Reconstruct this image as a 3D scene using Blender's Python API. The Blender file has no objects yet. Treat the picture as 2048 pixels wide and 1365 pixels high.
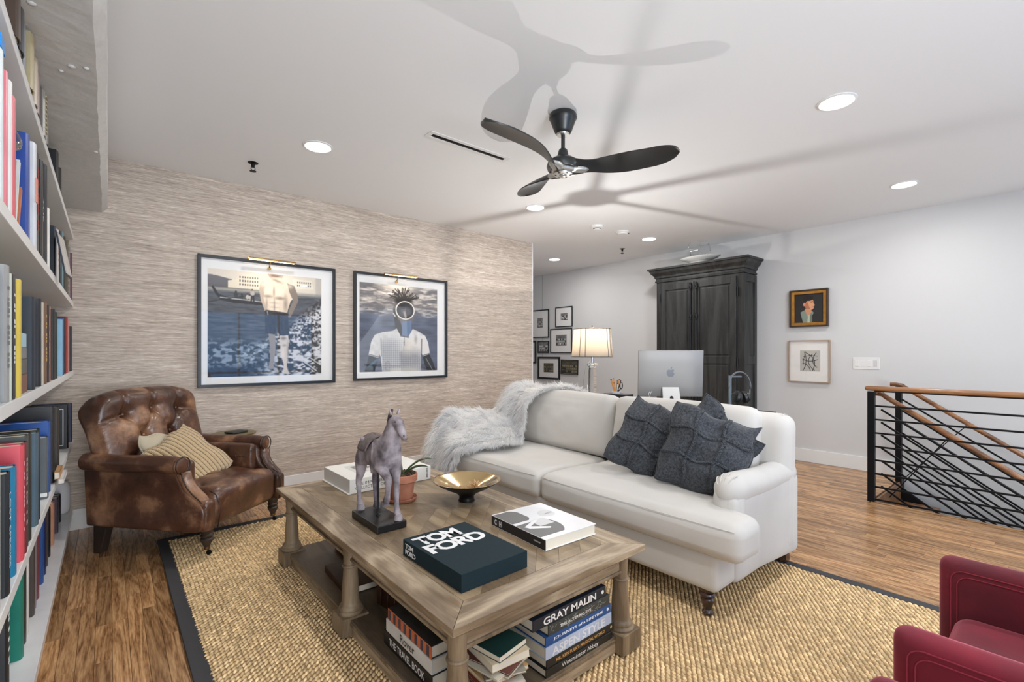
import bpy, bmesh, math, random
import numpy as np
from mathutils import Vector, Matrix, Euler
PI = math.pi
rnd = random.Random(7)
sc = bpy.context.scene
COL = sc.collection
# ------------------------------------------------------------------ camera
EYE = 1.25
cam_d = bpy.data.cameras.new('camera')
cam = bpy.data.objects.new('camera', cam_d); COL.objects.link(cam)
cam.location = (0, 0, EYE); cam.rotation_euler = (math.radians(90), 0, math.radians(49.7 - 90))
cam_d.sensor_width = 36; cam_d.lens = 952.0 / 2048 * 36; cam_d.shift_y = 23.5 / 2048
cam_d.clip_start = 0.02
sc.camera = cam
sc.view_settings.view_transform = 'Standard'; sc.view_settings.look = 'None'
sc.view_settings.gamma = 1.0; sc.view_settings.use_curve_mapping = False
sc.view_settings.exposure = 0.10
# ------------------------------------------------------------------ light
world = bpy.data.worlds.new('world'); sc.world = world; world.use_nodes = True
wn = world.node_tree.nodes; wl = world.node_tree.links
for n in list(wn): wn.remove(n)
wo = wn.new('ShaderNodeOutputWorld'); wb = wn.new('ShaderNodeBackground')
wb.inputs[0].default_value = (0.05, 0.30, 0.72, 1); wb.inputs[1].default_value = 3.2
wl.new(wb.outputs[0], wo.inputs[0])
CEIL = 2.68; WY = 4.56; WX = 6.12; BX = -0.50; RY = -2.6; FY = 7.6
DOWNLIGHTS = [(1.107,3.383),(3.158,0.871),(3.202,3.419),(5.15,0.929),(5.173,3.442),(5.204,5.132),
              (1.107,0.871),(1.107,-1.5),(3.158,-1.5),(5.15,-1.5)]
def area(name, loc, rot, size, power, color=(1,1,1), shape='DISK', size_y=None, spread=None):
    d = bpy.data.lights.new(name, 'AREA'); d.shape = shape; d.size = size
    if size_y: d.size_y = size_y
    if spread: d.spread = spread
    d.energy = power; d.color = color
    o = bpy.data.objects.new(name, d); COL.objects.link(o); o.location = loc; o.rotation_euler = rot
    return o
for x, y in DOWNLIGHTS:
    area('downlight_glow', (x, y, CEIL - 0.012), (0,0,0), 0.14, 12, (1.0, 0.985, 0.965))
# added fill lights before the solid rear wall, tilted up to lift the ceiling
area('rear_fill_light', (0.42, RY + 0.08, 1.30), (math.radians(104), 0, math.radians(-8)), 1.7, 230, (0.90, 0.95, 1.0), 'RECTANGLE', 2.4)
area('rear_fill_light', (4.95, RY + 0.08, 1.20), (math.radians(100), 0, math.radians(14)), 2.2, 40, (0.90, 0.95, 1.0), 'RECTANGLE', 2.6)
# ------------------------------------------------------------------ helpers
def S(*c):
    if len(c) == 1:
        c = c[0]
    if isinstance(c, str):
        c = c.lstrip('#'); c = tuple(int(c[i:i+2], 16) for i in (0, 2, 4))
    r = []
    for k in c[:3]:
        k = k / 255.0
        r.append(k / 12.92 if k <= 0.04045 else ((k + 0.055) / 1.055) ** 2.4)
    return tuple(r) + (1.0,)
MATS = {}
def nt(m): return m.node_tree.nodes, m.node_tree.links
def M(name, col, rough=0.5, metal=0.0, vary=None, bump=None, sheen=0.0, coat=0.0, emit=None, trans=0.0, ior=None, spec=None, stretch=None):
    """plain material: colour + optional noise variation (scale, amount, colour2) and noise bump (scale, strength, distance)"""
    if name in MATS: return MATS[name]
    m = bpy.data.materials.new(name); m.use_nodes = True
    N, L = nt(m); b = N['Principled BSDF']
    c = S(col) if not (isinstance(col, tuple) and len(col) == 4) else col
    b.inputs['Base Color'].default_value = c
    b.inputs['Roughness'].default_value = rough; b.inputs['Metallic'].default_value = metal
    if sheen: b.inputs['Sheen Weight'].default_value = sheen; b.inputs['Sheen Roughness'].default_value = 0.4
    if coat: b.inputs['Coat Weight'].default_value = coat; b.inputs['Coat Roughness'].default_value = 0.1
    if trans: b.inputs['Transmission Weight'].default_value = trans
    if ior: b.inputs['IOR'].default_value = ior
    if spec is not None: b.inputs['Specular IOR Level'].default_value = spec
    if emit: b.inputs['Emission Color'].default_value = emit[0]; b.inputs['Emission Strength'].default_value = emit[1]
    tc = None
    if vary or bump:
        tc = N.new('ShaderNodeTexCoord'); mp = N.new('ShaderNodeMapping'); L.new(tc.outputs['Object'], mp.inputs[0])
        if stretch: mp.inputs['Scale'].default_value = stretch
    if vary:
        ns = N.new('ShaderNodeTexNoise'); ns.inputs['Scale'].default_value = vary[0]; ns.inputs['Detail'].default_value = 6
        L.new(mp.outputs[0], ns.inputs['Vector'])
        cr = N.new('ShaderNodeValToRGB'); cr.color_ramp.elements[0].position = 0.35; cr.color_ramp.elements[1].position = 0.65
        c2 = S(vary[2]) if len(vary) > 2 else tuple(k * (1 - vary[1]) for k in c[:3]) + (1,)
        cr.color_ramp.elements[0].color = c2; cr.color_ramp.elements[1].color = c
        L.new(ns.outputs[0], cr.inputs[0]); L.new(cr.outputs[0], b.inputs['Base Color'])
    if bump:
        n2 = N.new('ShaderNodeTexNoise'); n2.inputs['Scale'].default_value = bump[0]; n2.inputs['Detail'].default_value = 4
        L.new(mp.outputs[0], n2.inputs['Vector'])
        bp = N.new('ShaderNodeBump'); bp.inputs['Strength'].default_value = bump[1]; bp.inputs['Distance'].default_value = bump[2]
        L.new(n2.outputs[0], bp.inputs['Height']); L.new(bp.outputs[0], b.inputs['Normal'])
    MATS[name] = m
    return m
WORLDLOC = {}
def setp(o, label=None, cat=None, group=None, kind=None):
    if label: o['label'] = label
    if cat: o['category'] = cat
    if group: o['group'] = group
    if kind: o['kind'] = kind
    return o
def thing(name, label, cat, loc=(0,0,0), rotz=0.0, group=None, world=True):
    o = bpy.data.objects.new(name, None); COL.objects.link(o)
    o.empty_display_size = 0.05
    o.location = loc; o.rotation_euler = (0, 0, rotz)
    setp(o, label, cat, group)
    if world and rotz == 0: WORLDLOC[o] = Vector(loc)
    return o
class MB:
    def __init__(s): s.v = []; s.f = []
    def add(s, vs, fs):
        n = len(s.v); s.v.extend([tuple(float(k) for k in v) for v in vs]); s.f.extend([tuple(i + n for i in f) for f in fs]); return s
    def box(s, x0, x1, y0, y1, z0, z1):
        return s.add([(x0,y0,z0),(x1,y0,z0),(x1,y1,z0),(x0,y1,z0),(x0,y0,z1),(x1,y0,z1),(x1,y1,z1),(x0,y1,z1)],
                     [(0,3,2,1),(4,5,6,7),(0,1,5,4),(1,2,6,5),(2,3,7,6),(3,0,4,7)])
    def cbox(s, c, size, R=None):
        hx, hy, hz = size[0]/2, size[1]/2, size[2]/2
        R = R or Matrix.Identity(3)
        vs = [Vector(c) + R @ Vector((a*hx, b*hy, d*hz)) for a,b,d in [(-1,-1,-1),(1,-1,-1),(1,1,-1),(-1,1,-1),(-1,-1,1),(1,-1,1),(1,1,1),(-1,1,1)]]
        return s.add(vs, [(0,3,2,1),(4,5,6,7),(0,1,5,4),(1,2,6,5),(2,3,7,6),(3,0,4,7)])
    def lathe(s, prof, c=(0,0,0), n=24, ax=None, cap=True):
        """prof: [(r, h)], turned about the vertical through c (or about direction ax)"""
        c = Vector(c)
        if ax is None: A = Matrix.Identity(3)
        else: A = Vector((0,0,1)).rotation_difference(Vector(ax).normalized()).to_matrix()
        vs = []; fs = []
        for r, h in prof:
            for i in range(n):
                a = 2*PI*i/n; vs.append(c + A @ Vector((r*math.cos(a), r*math.sin(a), h)))
        for j in range(len(prof)-1):
            for i in range(n):
                k = (i+1) % n; fs.append((j*n+i, j*n+k, (j+1)*n+k, (j+1)*n+i))
        if cap:
            if prof[0][0] > 1e-6: fs.append(tuple(range(n))[::-1])
            if prof[-1][0] > 1e-6: fs.append(tuple((len(prof)-1)*n + i for i in range(n)))
        return s.add(vs, fs)
    def cyl(s, p0, p1, r0, r1=None, n=12):
        p0 = Vector(p0); p1 = Vector(p1); r1 = r0 if r1 is None else r1
        return s.lathe([(r0, 0), (r1, (p1-p0).length)], p0, n, p1-p0)
    def tube(s, pts, r, n=8, closed=False, cap=True, flat=1.0):
        pts = [Vector(p) for p in pts]; m = len(pts)
        rs = r if isinstance(r, (list, tuple)) else [r]*m
        T = []
        for i in range(m):
            a = pts[(i-1) % m] if (closed or i > 0) else pts[0]; b = pts[(i+1) % m] if (closed or i < m-1) else pts[-1]
            t = (b - a); T.append(t.normalized() if t.length > 1e-9 else Vector((0,0,1)))
        u = T[0].orthogonal().normalized() if abs(T[0].z) > 0.95 else T[0].cross(Vector((0,0,1))).normalized()
        vs = []; fs = []
        for i in range(m):
            u = (u - T[i]*u.dot(T[i])); u = u.normalized() if u.length > 1e-9 else T[i].orthogonal().normalized()
            w = T[i].cross(u)
            for k in range(n):
                a = 2*PI*k/n; vs.append(pts[i] + u*(rs[i]*math.cos(a)) + w*(rs[i]*flat*math.sin(a)))
        for i in range(m if closed else m-1):
            j = (i+1) % m
            for k in range(n):
                q = (k+1) % n; fs.append((i*n+k, i*n+q, j*n+q, j*n+k))
        if cap and not closed:
            fs.append(tuple(range(n))[::-1]); fs.append(tuple((m-1)*n+k for k in range(n)))
        return s.add(vs, fs)
    def prism(s, poly, o, u, v, w):
        """poly in the (u, v) plane at o, extruded along vector w"""
        o = Vector(o); u = Vector(u); v = Vector(v); w = Vector(w); n = len(poly)
        vs = [o + u*a + v*b for a,b in poly] + [o + u*a + v*b + w for a,b in poly]
        fs = [tuple(range(n))[::-1], tuple(range(n, 2*n))] + [(i, (i+1)%n, n+(i+1)%n, n+i) for i in range(n)]
        return s.add(vs, fs)
    def rbox(s, c, size, r, n=6, R=None, fn=None):
        """soft box: rounded by r, n cells per side, optional fn(unit xyz, point) -> point, rotation R, centre c"""
        h = Vector(size)/2; r = min(r, h.x, h.y, h.z)
        c = Vector(c)
        def axis(hh):
            q = [i/2.0*r/max(hh,1e-6) for i in range(3)]
            a = [-1 + t for t in q]; b = [1 - t for t in q[::-1]]
            inner = [a[-1] + (b[0]-a[-1])*i/n for i in range(1, n)]
            return a + inner + b
        AX = [axis(h.x), axis(h.y), axis(h.z)]
        idx = {}; vs = []; fs = []
        def vert(i, j, k):
            key = (i,j,k)
            if key in idx: return idx[key]
            p = Vector((AX[0][i]*h.x, AX[1][j]*h.y, AX[2][k]*h.z))
            q = Vector([max(-(h[t]-r), min(h[t]-r, p[t])) for t in range(3)])
            d = p - q
            if d.length > 1e-9: p = q + d.normalized()*r
            if fn: p = fn(Vector((AX[0][i], AX[1][j], AX[2][k])), p)
            p = Vector(p)
            if R is not None: p = R @ p
            idx[key] = len(vs); vs.append(c + p); return idx[key]
        nx, ny, nz = len(AX[0]), len(AX[1]), len(AX[2])
        for i in range(nx-1):
            for j in range(ny-1):
                fs.append((vert(i,j,0), vert(i,j+1,0), vert(i+1,j+1,0), vert(i+1,j,0)))
                fs.append((vert(i,j,nz-1), vert(i+1,j,nz-1), vert(i+1,j+1,nz-1), vert(i,j+1,nz-1)))
        for i in range(nx-1):
            for k in range(nz-1):
                fs.append((vert(i,0,k), vert(i+1,0,k), vert(i+1,0,k+1), vert(i,0,k+1)))
                fs.append((vert(i,ny-1,k), vert(i,ny-1,k+1), vert(i+1,ny-1,k+1), vert(i+1,ny-1,k)))
        for j in range(ny-1):
            for k in range(nz-1):
                fs.append((vert(0,j,k), vert(0,j,k+1), vert(0,j+1,k+1), vert(0,j+1,k)))
                fs.append((vert(nx-1,j,k), vert(nx-1,j+1,k), vert(nx-1,j+1,k+1), vert(nx-1,j,k+1)))
        return s.add(vs, fs)
    def grid(s, nu, nv, fn, thick=None):
        vs = [fn(i/nu, j/nv) for j in range(nv+1) for i in range(nu+1)]
        fs = [(j*(nu+1)+i, j*(nu+1)+i+1, (j+1)*(nu+1)+i+1, (j+1)*(nu+1)+i) for j in range(nv) for i in range(nu)]
        return s.add(vs, fs)
    def squash(s, kx, ky, cx, cy):
        s.v = [(cx+(a-cx)*kx, cy+(b-cy)*ky, c) for a,b,c in s.v]; return s
    def mesh(s, name):
        me = bpy.data.meshes.new(name); me.from_pydata(s.v, [], s.f); me.update(); return me
    def build(s, name, mat, parent=None, smooth=False, bevel=0, seg=2, label=None, kind=None, angle=None, sub=0, solid=0):
        off = None
        if parent is not None:
            p = parent; 
            while p.parent is not None: p = p.parent
            off = WORLDLOC.get(p)
        if off is not None: s.v = [(a-off[0], b-off[1], c-off[2]) for a,b,c in s.v]
        me = s.mesh(name)
        bm = bmesh.new(); bm.from_mesh(me); bmesh.ops.recalc_face_normals(bm, faces=bm.faces); bm.to_mesh(me); bm.free()
        o = bpy.data.objects.new(name, me); COL.objects.link(o)
        if mat: me.materials.append(mat)
        if parent is not None: o.parent = parent
        if solid:
            md = o.modifiers.new('thick', 'SOLIDIFY'); md.thickness = solid; md.offset = 0
        if bevel:
            md = o.modifiers.new('bevel', 'BEVEL'); md.width = bevel; md.segments = seg; md.limit_method = 'ANGLE'; md.angle_limit = math.radians(35)
        if sub:
            md = o.modifiers.new('subd', 'SUBSURF'); md.levels = sub; md.render_levels = sub
        if smooth:
            me.shade_smooth()
            if angle: me.set_sharp_from_angle(angle=math.radians(angle))
        if label: o['label'] = label
        if kind: o['kind'] = kind
        return o
def B(x0,x1,y0,y1,z0,z1): return MB().box(x0,x1,y0,y1,z0,z1)
def text_part(name, txt, mat, parent, o, u, v, w, h, space=1.0, bold=0.0, lift=0.0006, line=1.0, shear=0.0, label=None, smallcaps=False, fit=True):
    """flat lettering fitted to a w x h box centred at o, reading along u, up along v"""
    cu = bpy.data.curves.new(name, 'FONT'); cu.body = txt; cu.size = 1.0; cu.space_character = space; cu.space_line = line
    cu.offset = bold; cu.align_x = 'CENTER'; cu.fill_mode = 'BOTH'; cu.shear = shear; cu.resolution_u = 3
    t = bpy.data.objects.new(name, cu); COL.objects.link(t)
    dg = bpy.context.evaluated_depsgraph_get(); me = bpy.data.meshes.new_from_object(t.evaluated_get(dg))
    bpy.data.objects.remove(t); bpy.data.curves.remove(cu)
    n = len(me.vertices); co = np.zeros(n*3); me.vertices.foreach_get('co', co); co = co.reshape(-1,3)
    a = co.min(0); b = co.max(0); c = (a+b)/2; sz = np.maximum(b-a, 1e-6)
    k = np.array([w/sz[0], h/sz[1]])
    u = np.array(Vector(u).normalized()); v = np.array(Vector(v).normalized()); nn = np.cross(u, v)
    P = np.array(o)[None] + (co[:,0:1]-c[0])*k[0]*u + (co[:,1:2]-c[1])*k[1]*v + nn*lift
    if parent is not None:
        p = parent
        while p.parent is not None: p = p.parent
        off = WORLDLOC.get(p)
        if off is not None: P = P - np.array(off)
    me.vertices.foreach_set('co', P.ravel()); me.materials.clear(); me.materials.append(mat); me.update()
    ob = bpy.data.objects.new(name, me); COL.objects.link(ob); ob.parent = parent
    if label: ob['label'] = label
    return ob
def copy_tree(o, parent=None, loc=None, rotz=None, label=None, group=None):
    c = o.copy(); COL.objects.link(c); c.parent = parent
    if loc is not None: c.location = loc
    if rotz is not None: c.rotation_euler = (0,0,rotz)
    if label: c['label'] = label
    if group: c['group'] = group
    for ch in list(o.children): copy_tree(ch, c)
    return c
# wood with grain along one axis of the object
def wood(name, c1, c2, c3, axis='y', scale=1.0, rough=0.45, grain=14.0, per_object=0.0, bump=0.15, coat=0.0, rings=9.0, thin=0.12, mixf=0.45):
    if name in MATS: return MATS[name]
    m = bpy.data.materials.new(name); m.use_nodes = True; N, L = nt(m); b = N['Principled BSDF']
    tc = N.new('ShaderNodeTexCoord'); mp = N.new('ShaderNodeMapping'); L.new(tc.outputs['Object'], mp.inputs[0])
    k = {'x': (thin,1,1), 'y': (1,thin,1), 'z': (1,1,thin)}[axis]
    mp.inputs['Scale'].default_value = tuple(q*scale for q in k)
    oi = N.new('ShaderNodeObjectInfo')
    if per_object:
        vm = N.new('ShaderNodeVectorMath'); vm.operation = 'SCALE'; vm.inputs[3].default_value = 37.0
        cx = N.new('ShaderNodeCombineXYZ'); L.new(oi.outputs['Random'], cx.inputs[0]); L.new(oi.outputs['Random'], cx.inputs[1]); L.new(oi.outputs['Random'], cx.inputs[2])
        L.new(cx.outputs[0], vm.inputs[0]); L.new(vm.outputs[0], mp.inputs['Location'])
    n1 = N.new('ShaderNodeTexNoise'); n1.inputs['Scale'].default_value = grain*0.45; n1.inputs['Detail'].default_value = 5; n1.inputs['Distortion'].default_value = 0.6
    L.new(mp.outputs[0], n1.inputs['Vector'])
    # contour bands of the low noise give cathedral grain
    mu = N.new('ShaderNodeMath'); mu.operation = 'MULTIPLY'; mu.inputs[1].default_value = rings; L.new(n1.outputs[0], mu.inputs[0])
    fr = N.new('ShaderNodeMath'); fr.operation = 'PINGPONG'; fr.inputs[1].default_value = 1.0; L.new(mu.outputs[0], fr.inputs[0])
    n2 = N.new('ShaderNodeTexNoise'); n2.inputs['Scale'].default_value = grain*14; n2.inputs['Detail'].default_value = 3
    L.new(mp.outputs[0], n2.inputs['Vector'])
    mx = N.new('ShaderNodeMix'); mx.data_type = 'FLOAT'; mx.inputs[0].default_value = mixf; L.new(fr.outputs[0], mx.inputs[2]); L.new(n2.outputs[0], mx.inputs[3])
    cr = N.new('ShaderNodeValToRGB'); e = cr.color_ramp.elements
    e[0].position = 0.20; e[0].color = S(c1); e[1].position = 0.74; e[1].color = S(c3); q = e.new(0.45); q.color = S(c2)
    L.new(mx.outputs[0], cr.inputs[0]); out = cr.outputs[0]
    if per_object:
        hs = N.new('ShaderNodeHueSaturation'); mr = N.new('ShaderNodeMapRange'); mr.inputs[3].default_value = 1-per_object; mr.inputs[4].default_value = 1+per_object
        L.new(oi.outputs['Random'], mr.inputs[0]); L.new(mr.outputs[0], hs.inputs['Value']); L.new(out, hs.inputs['Color']); out = hs.outputs[0]
    L.new(out, b.inputs['Base Color']); b.inputs['Roughness'].default_value = rough
    if coat: b.inputs['Coat Weight'].default_value = coat; b.inputs['Coat Roughness'].default_value = 0.15
    bp = N.new('ShaderNodeBump'); bp.inputs['Strength'].default_value = bump; bp.inputs['Distance'].default_value = 0.002
    L.new(mx.outputs[0], bp.inputs['Height']); L.new(bp.outputs[0], b.inputs['Normal'])
    MATS[name] = m; return m
def att_mat(name, rough=0.35, coat=0.0):
    if name in MATS: return MATS[name]
    m = bpy.data.materials.new(name); m.use_nodes = True; N, L = nt(m); b = N['Principled BSDF']
    a = N.new('ShaderNodeAttribute'); a.attribute_name = 'print'; L.new(a.outputs['Color'], b.inputs['Base Color'])
    b.inputs['Roughness'].default_value = rough
    if coat: b.inputs['Coat Weight'].default_value = coat; b.inputs['Coat Roughness'].default_value = 0.02
    MATS[name] = m; return m
def print_part(name, img, mat, parent, o, u, v, label=None):
    """a printed sheet: img (h, w, 3) sRGB 0..1, top row first; o = lower-left corner, u, v = full edge vectors"""
    h, w, _ = img.shape
    lin = np.where(img <= 0.04045, img/12.92, ((np.clip(img,0,1)+0.055)/1.055)**2.4)
    uu = np.linspace(0,1,w); vv = np.linspace(1,0,h); U, V = np.meshgrid(uu, vv)
    P = np.array(o)[None,None] + U[...,None]*np.array(u) + V[...,None]*np.array(v)
    p = parent
    while p.parent is not None: p = p.parent
    off = WORLDLOC.get(p)
    if off is not None: P = P - np.array(off)
    idx = np.arange(h*w).reshape(h,w)
    f = np.stack([idx[1:,:-1], idx[1:,1:], idx[:-1,1:], idx[:-1,:-1]], -1).reshape(-1,4)
    me = bpy.data.meshes.new(name); me.from_pydata(P.reshape(-1,3).tolist(), [], f.tolist())
    ca = me.color_attributes.new('print', 'FLOAT_COLOR', 'POINT')
    rgba = np.concatenate([lin.reshape(-1,3), np.ones((h*w,1))], 1); ca.data.foreach_set('color', rgba.ravel().astype(np.float32))
    me.materials.append(mat); ob = bpy.data.objects.new(name, me); COL.objects.link(ob); ob.parent = parent
    if label: ob['label'] = label
    return ob
# ------------------------------------------------------------------ materials
WHITE = M('white_paint', (208,208,208), 0.55, bump=(60,0.03,0.002))
CEILM = M('ceiling_paint', (236,237,238), 0.6)
TRIM = M('trim_paint', (228,228,226), 0.32)
BEAMM = M('rough_beam_paint', (206,205,202), 0.5, bump=(9,0.5,0.02))
BLACKMET = M('black_metal', (24,25,27), 0.45, metal=0.6, spec=0.4)
OAK = wood('oak_floor', (96,64,38), (160,118,78), (200,158,112), 'y', 1.0, 0.27, 13, per_object=0.30, bump=0.08, rings=24, thin=0.09, mixf=0.68)
# island randomness so joined planks differ too
def add_island(m):
    N, L = nt(m); oi = [n for n in N if n.type == 'OBJECT_INFO'][0]
    g = N.new('ShaderNodeNewGeometry'); ad = N.new('ShaderNodeMath'); ad.operation = 'ADD'; fr = N.new('ShaderNodeMath'); fr.operation = 'FRACT'
    links = [l for l in L if l.from_node == oi]; tos = [l.to_socket for l in links]
    for l in links: L.remove(l)
    L.new(oi.outputs['Random'], ad.inputs[0]); L.new(g.outputs['Random Per Island'], ad.inputs[1]); L.new(ad.outputs[0], fr.inputs[0])
    for t in tos: L.new(fr.outputs[0], t)
add_island(OAK)
def grasscloth():
    m = bpy.data.materials.new('grasscloth'); m.use_nodes = True; N, L = nt(m); b = N['Principled BSDF']
    tc = N.new('ShaderNodeTexCoord')
    def noise(sx, sz, detail=3, w=0.0):
        mp = N.new('ShaderNodeMapping'); mp.inputs['Scale'].default_value = (sx, 1, sz); mp.inputs['Location'].default_value = (w, w, w)
        L.new(tc.outputs['Object'], mp.inputs[0]); n = N.new('ShaderNodeTexNoise'); n.inputs['Scale'].default_value = 1; n.inputs['Detail'].default_value = detail
        n.inputs['Roughness'].default_value = 0.65
        L.new(mp.outputs[0], n.inputs['Vector']); return n.outputs[0]
    a = noise(7, 150, 4); c = noise(3.5, 60, 3, 5.0); d = noise(22, 330, 2, 9.0)
    def mix(f, p, q):
        x = N.new('ShaderNodeMix'); x.data_type = 'FLOAT'; x.inputs[0].default_value = f; L.new(p, x.inputs[2]); L.new(q, x.inputs[3]); return x.outputs[0]
    h = mix(0.35, mix(0.4, a, c), d)
    cr = N.new('ShaderNodeValToRGB'); e = cr.color_ramp.elements
    e[0].position = 0.30; e[0].color = S(124,112,102); e[1].position = 0.70; e[1].color = S(246,237,226)
    q = e.new(0.46); q.color = S(180,166,153); q = e.new(0.54); q.color = S(200,186,172)
    L.new(h, cr.inputs[0]); L.new(cr.outputs[0], b.inputs['Base Color']); b.inputs['Roughness'].default_value = 0.75
    bp = N.new('ShaderNodeBump'); bp.inputs['Strength'].default_value = 0.5; bp.inputs['Distance'].default_value = 0.003
    L.new(h, bp.inputs['Height']); L.new(bp.outputs[0], b.inputs['Normal'])
    return m
GRASS = grasscloth()
# ------------------------------------------------------------------ floor
def struct(name, mb, mat, parent=None, **k):
    o = mb.build(name, mat, parent, **k)
    if parent is None: o['kind'] = 'structure'
    return o
SX, SY = 4.93, 1.12          # stair opening: x > SX, y < SY
fl = MB(); fl.box(BX, SX-0.02, RY, FY, -0.22, -0.012); fl.box(SX-0.02, WX, SY-0.02, FY, -0.22, -0.012)
floor = struct('floor', fl, M('subfloor', (60,44,30), 0.8))
PW = 0.057
lens = [0.34, 0.48, 0.62, 0.80, 1.0, 1.25]
pm = {}
def plank_mesh(L_, x0=-PW/2, y0=None, z0=0.0, mb=None):
    mb = mb or MB(); g = 0.0005; c = 0.0010; hx = PW/2 - g; hy = L_/2 - g; y0 = 0 if y0 is None else y0
    xc = x0 + PW/2; v = []
    for (a, z) in ((hx, -0.012), (hx, z0-0.0008), (hx-c, z0)):
        b = hy - (hx - a)
        v += [(xc-a, y0-b, z), (xc+a, y0-b, z), (xc+a, y0+b, z), (xc-a, y0+b, z)]
    f = []
    for k in (0, 4):
        for i in range(4): j = (i+1) % 4; f.append((k+i, k+j, k+4+j, k+4+i))
    f.append((8,9,10,11)); mb.add(v, f); return mb
def seen_size(x, y, L_):
    d = 0.647*x + 0.763*y
    if d < 0.9: return 0
    r = 0.763*x - 0.647*y; px = 1024 + 952*r/d; py = 706 + 952*EYE/d
    if px < 30 or px > 2100 or py > 1480: return 0
    if 0.30 < x < 3.05 and -0.6 < y < 3.85: return 0
    if x > SX and y < SY: return 0
    if x < -0.16: return 0
    if y > 4.55 and x < 4.1: return 0
    if 2.9 < x < 4.0 and 1.2 < y < 3.6: return 0.01
    return PW*L_/d**3*100
planks = []
r2 = random.Random(3)
i = 0; x = BX
while x < WX - 0.01:
    y = RY - r2.random()
    ytop = 7.0 if x > 4.2 else WY - 0.01
    while y < ytop:
        L_ = r2.choice(lens); a, b = y, min(y + L_, ytop); y += L_
        if b < -0.6 or b - a < 0.05: continue
        if x + PW > SX-0.02 and a < SY:
            if b <= SY - 0.03: continue
            a = SY - 0.01
            if b - a < 0.03: continue
        if 0.36 < x < 2.95 and a > -0.5 and b < 3.8: continue
        planks.append((x + PW/2, (a+b)/2, b - a))
    x += PW
planks.sort(key=lambda p: -seen_size(*p))
rest = MB(); cache = {}
for k, (px_, py_, L_) in enumerate(planks):
    if k < 300:
        key = round(L_, 3)
        if key not in cache:
            me = plank_mesh(key).mesh('plank'); me.materials.append(OAK); cache[key] = me
        o = bpy.data.objects.new('plank', cache[key]); COL.objects.link(o); o.location = (px_, py_, 0); o.parent = floor
    else:
        plank_mesh(L_, px_-PW/2, py_, 0.0, rest)
rest.build('planks', OAK, floor, kind='stuff')
# ------------------------------------------------------------------ walls, ceiling
ceil = struct('ceiling', B(BX-0.1, WX+0.2, RY-0.2, FY, CEIL, CEIL+0.15), CEILM)
WEND = 4.215
wl_ = struct('wall_left', B(BX, WEND, WY+0.004, WY+0.13, 0, CEIL), WHITE)
pw = 0.93; x = -0.48
while x < WEND - 0.02:
    x1 = min(x + pw, WEND - 0.004)
    B(x, x1-0.0003, WY, WY+0.005, 0, CEIL).build('wallpaper_panel', GRASS, wl_)
    x = x1 if x1 < WEND - 0.01 else 99
struct('wall_right', B(WX, WX+0.12, RY-0.2, FY, -2.7, CEIL), WHITE)
struct('wall_passage', B(WEND-0.1, WEND, WY+0.13, FY, 0, CEIL), WHITE)
struct('wall_far', B(WEND-0.1, WX+0.12, FY, FY+0.1, 0, CEIL), WHITE)
struct('wall_bookcase', B(BX-0.12, BX, RY-0.2, WY+0.1, 0, CEIL), WHITE)
W1 = (1.35, 3.75, 0.25, 2.15)
rear = MB(); rear.box(BX-0.12, W1[0], RY-0.15, RY, -0.2, CEIL); rear.box(W1[1], WX+0.12, RY-0.15, RY, -2.7, CEIL)
rear.box(W1[0], W1[1], RY-0.15, RY, -0.2, W1[2]); rear.box(W1[0], W1[1], RY-0.15, RY, W1[3], CEIL)
struct('wall_rear', rear, WHITE)
wf = MB()
for xx in (W1[0], 2.15, 2.95, W1[1]-0.04): wf.box(xx, xx+0.04, RY-0.1, RY-0.05, W1[2], W1[3])
for zz in (W1[2], 0.80, W1[3]-0.04): wf.box(W1[0], W1[1], RY-0.1, RY-0.05, zz, zz+0.04)
struct('window_1', wf, BLACKMET)
struct('wall_stair_left', B(SX-0.14, SX-0.03, RY, SY-0.02, -2.7, -0.22), WHITE)
struct('wall_stair_end', B(SX-0.14, WX, SY+0.03, SY+0.13, -2.7, -0.22), WHITE)
struct('floor_stair_landing', B(SX-0.1, WX, RY, SY, -2.75, -2.7), WHITE)
struct('baseboard_left', B(BX, WEND, WY-0.015, WY, 0.0, 0.145), TRIM, bevel=0.003)
struct('baseboard_right', B(WX-0.016, WX, SY+0.02, FY, 0.0, 0.145), TRIM, bevel=0.003)
struct('baseboard_corner', B(WEND, WEND+0.015, WY-0.015, WY+0.13, 0.0, 0.145), TRIM, bevel=0.003)
struct('trim_1', B(WEND-0.004, WEND+0.008, WY-0.004, WY+0.135, 0.145, CEIL), TRIM)
def beam_fn():
    mb = MB(); r = random.Random(5)
    prof = [(-0.50, 2.66), (-0.50, 2.262), (-0.25, 2.266), (-0.034, 2.272), (-0.004, 2.302), (-0.003, 2.45), (-0.003, 2.69)]
    n = 150; vs = []; fs = []
    for i in range(n+1):
        y = RY + (WY-RY)*i/n
        for j, (a, z) in enumerate(prof):
            w = (0.0014*math.sin(y*7.3+j)+0.0010*math.sin(y*19.7+1.3*j)+0.0008*math.sin(y*47+j*2)) * (1 if j in (3,4) else 0.2) + (r.random()-0.5)*(0.0022 if j in (3,4) else 0.0006)
            vs.append((a + (w if j > 1 else 0), y, z + w*0.6))
    m = len(prof)
    for i in range(n):
        for j in range(m-1): fs.append((i*m+j, i*m+j+1, (i+1)*m+j+1, (i+1)*m+j))
    mb.add(vs, fs); return mb
struct('beam', beam_fn(), BEAMM, smooth=True, angle=30)
ws = MB(); r = random.Random(11)
lump = MB()
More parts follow.
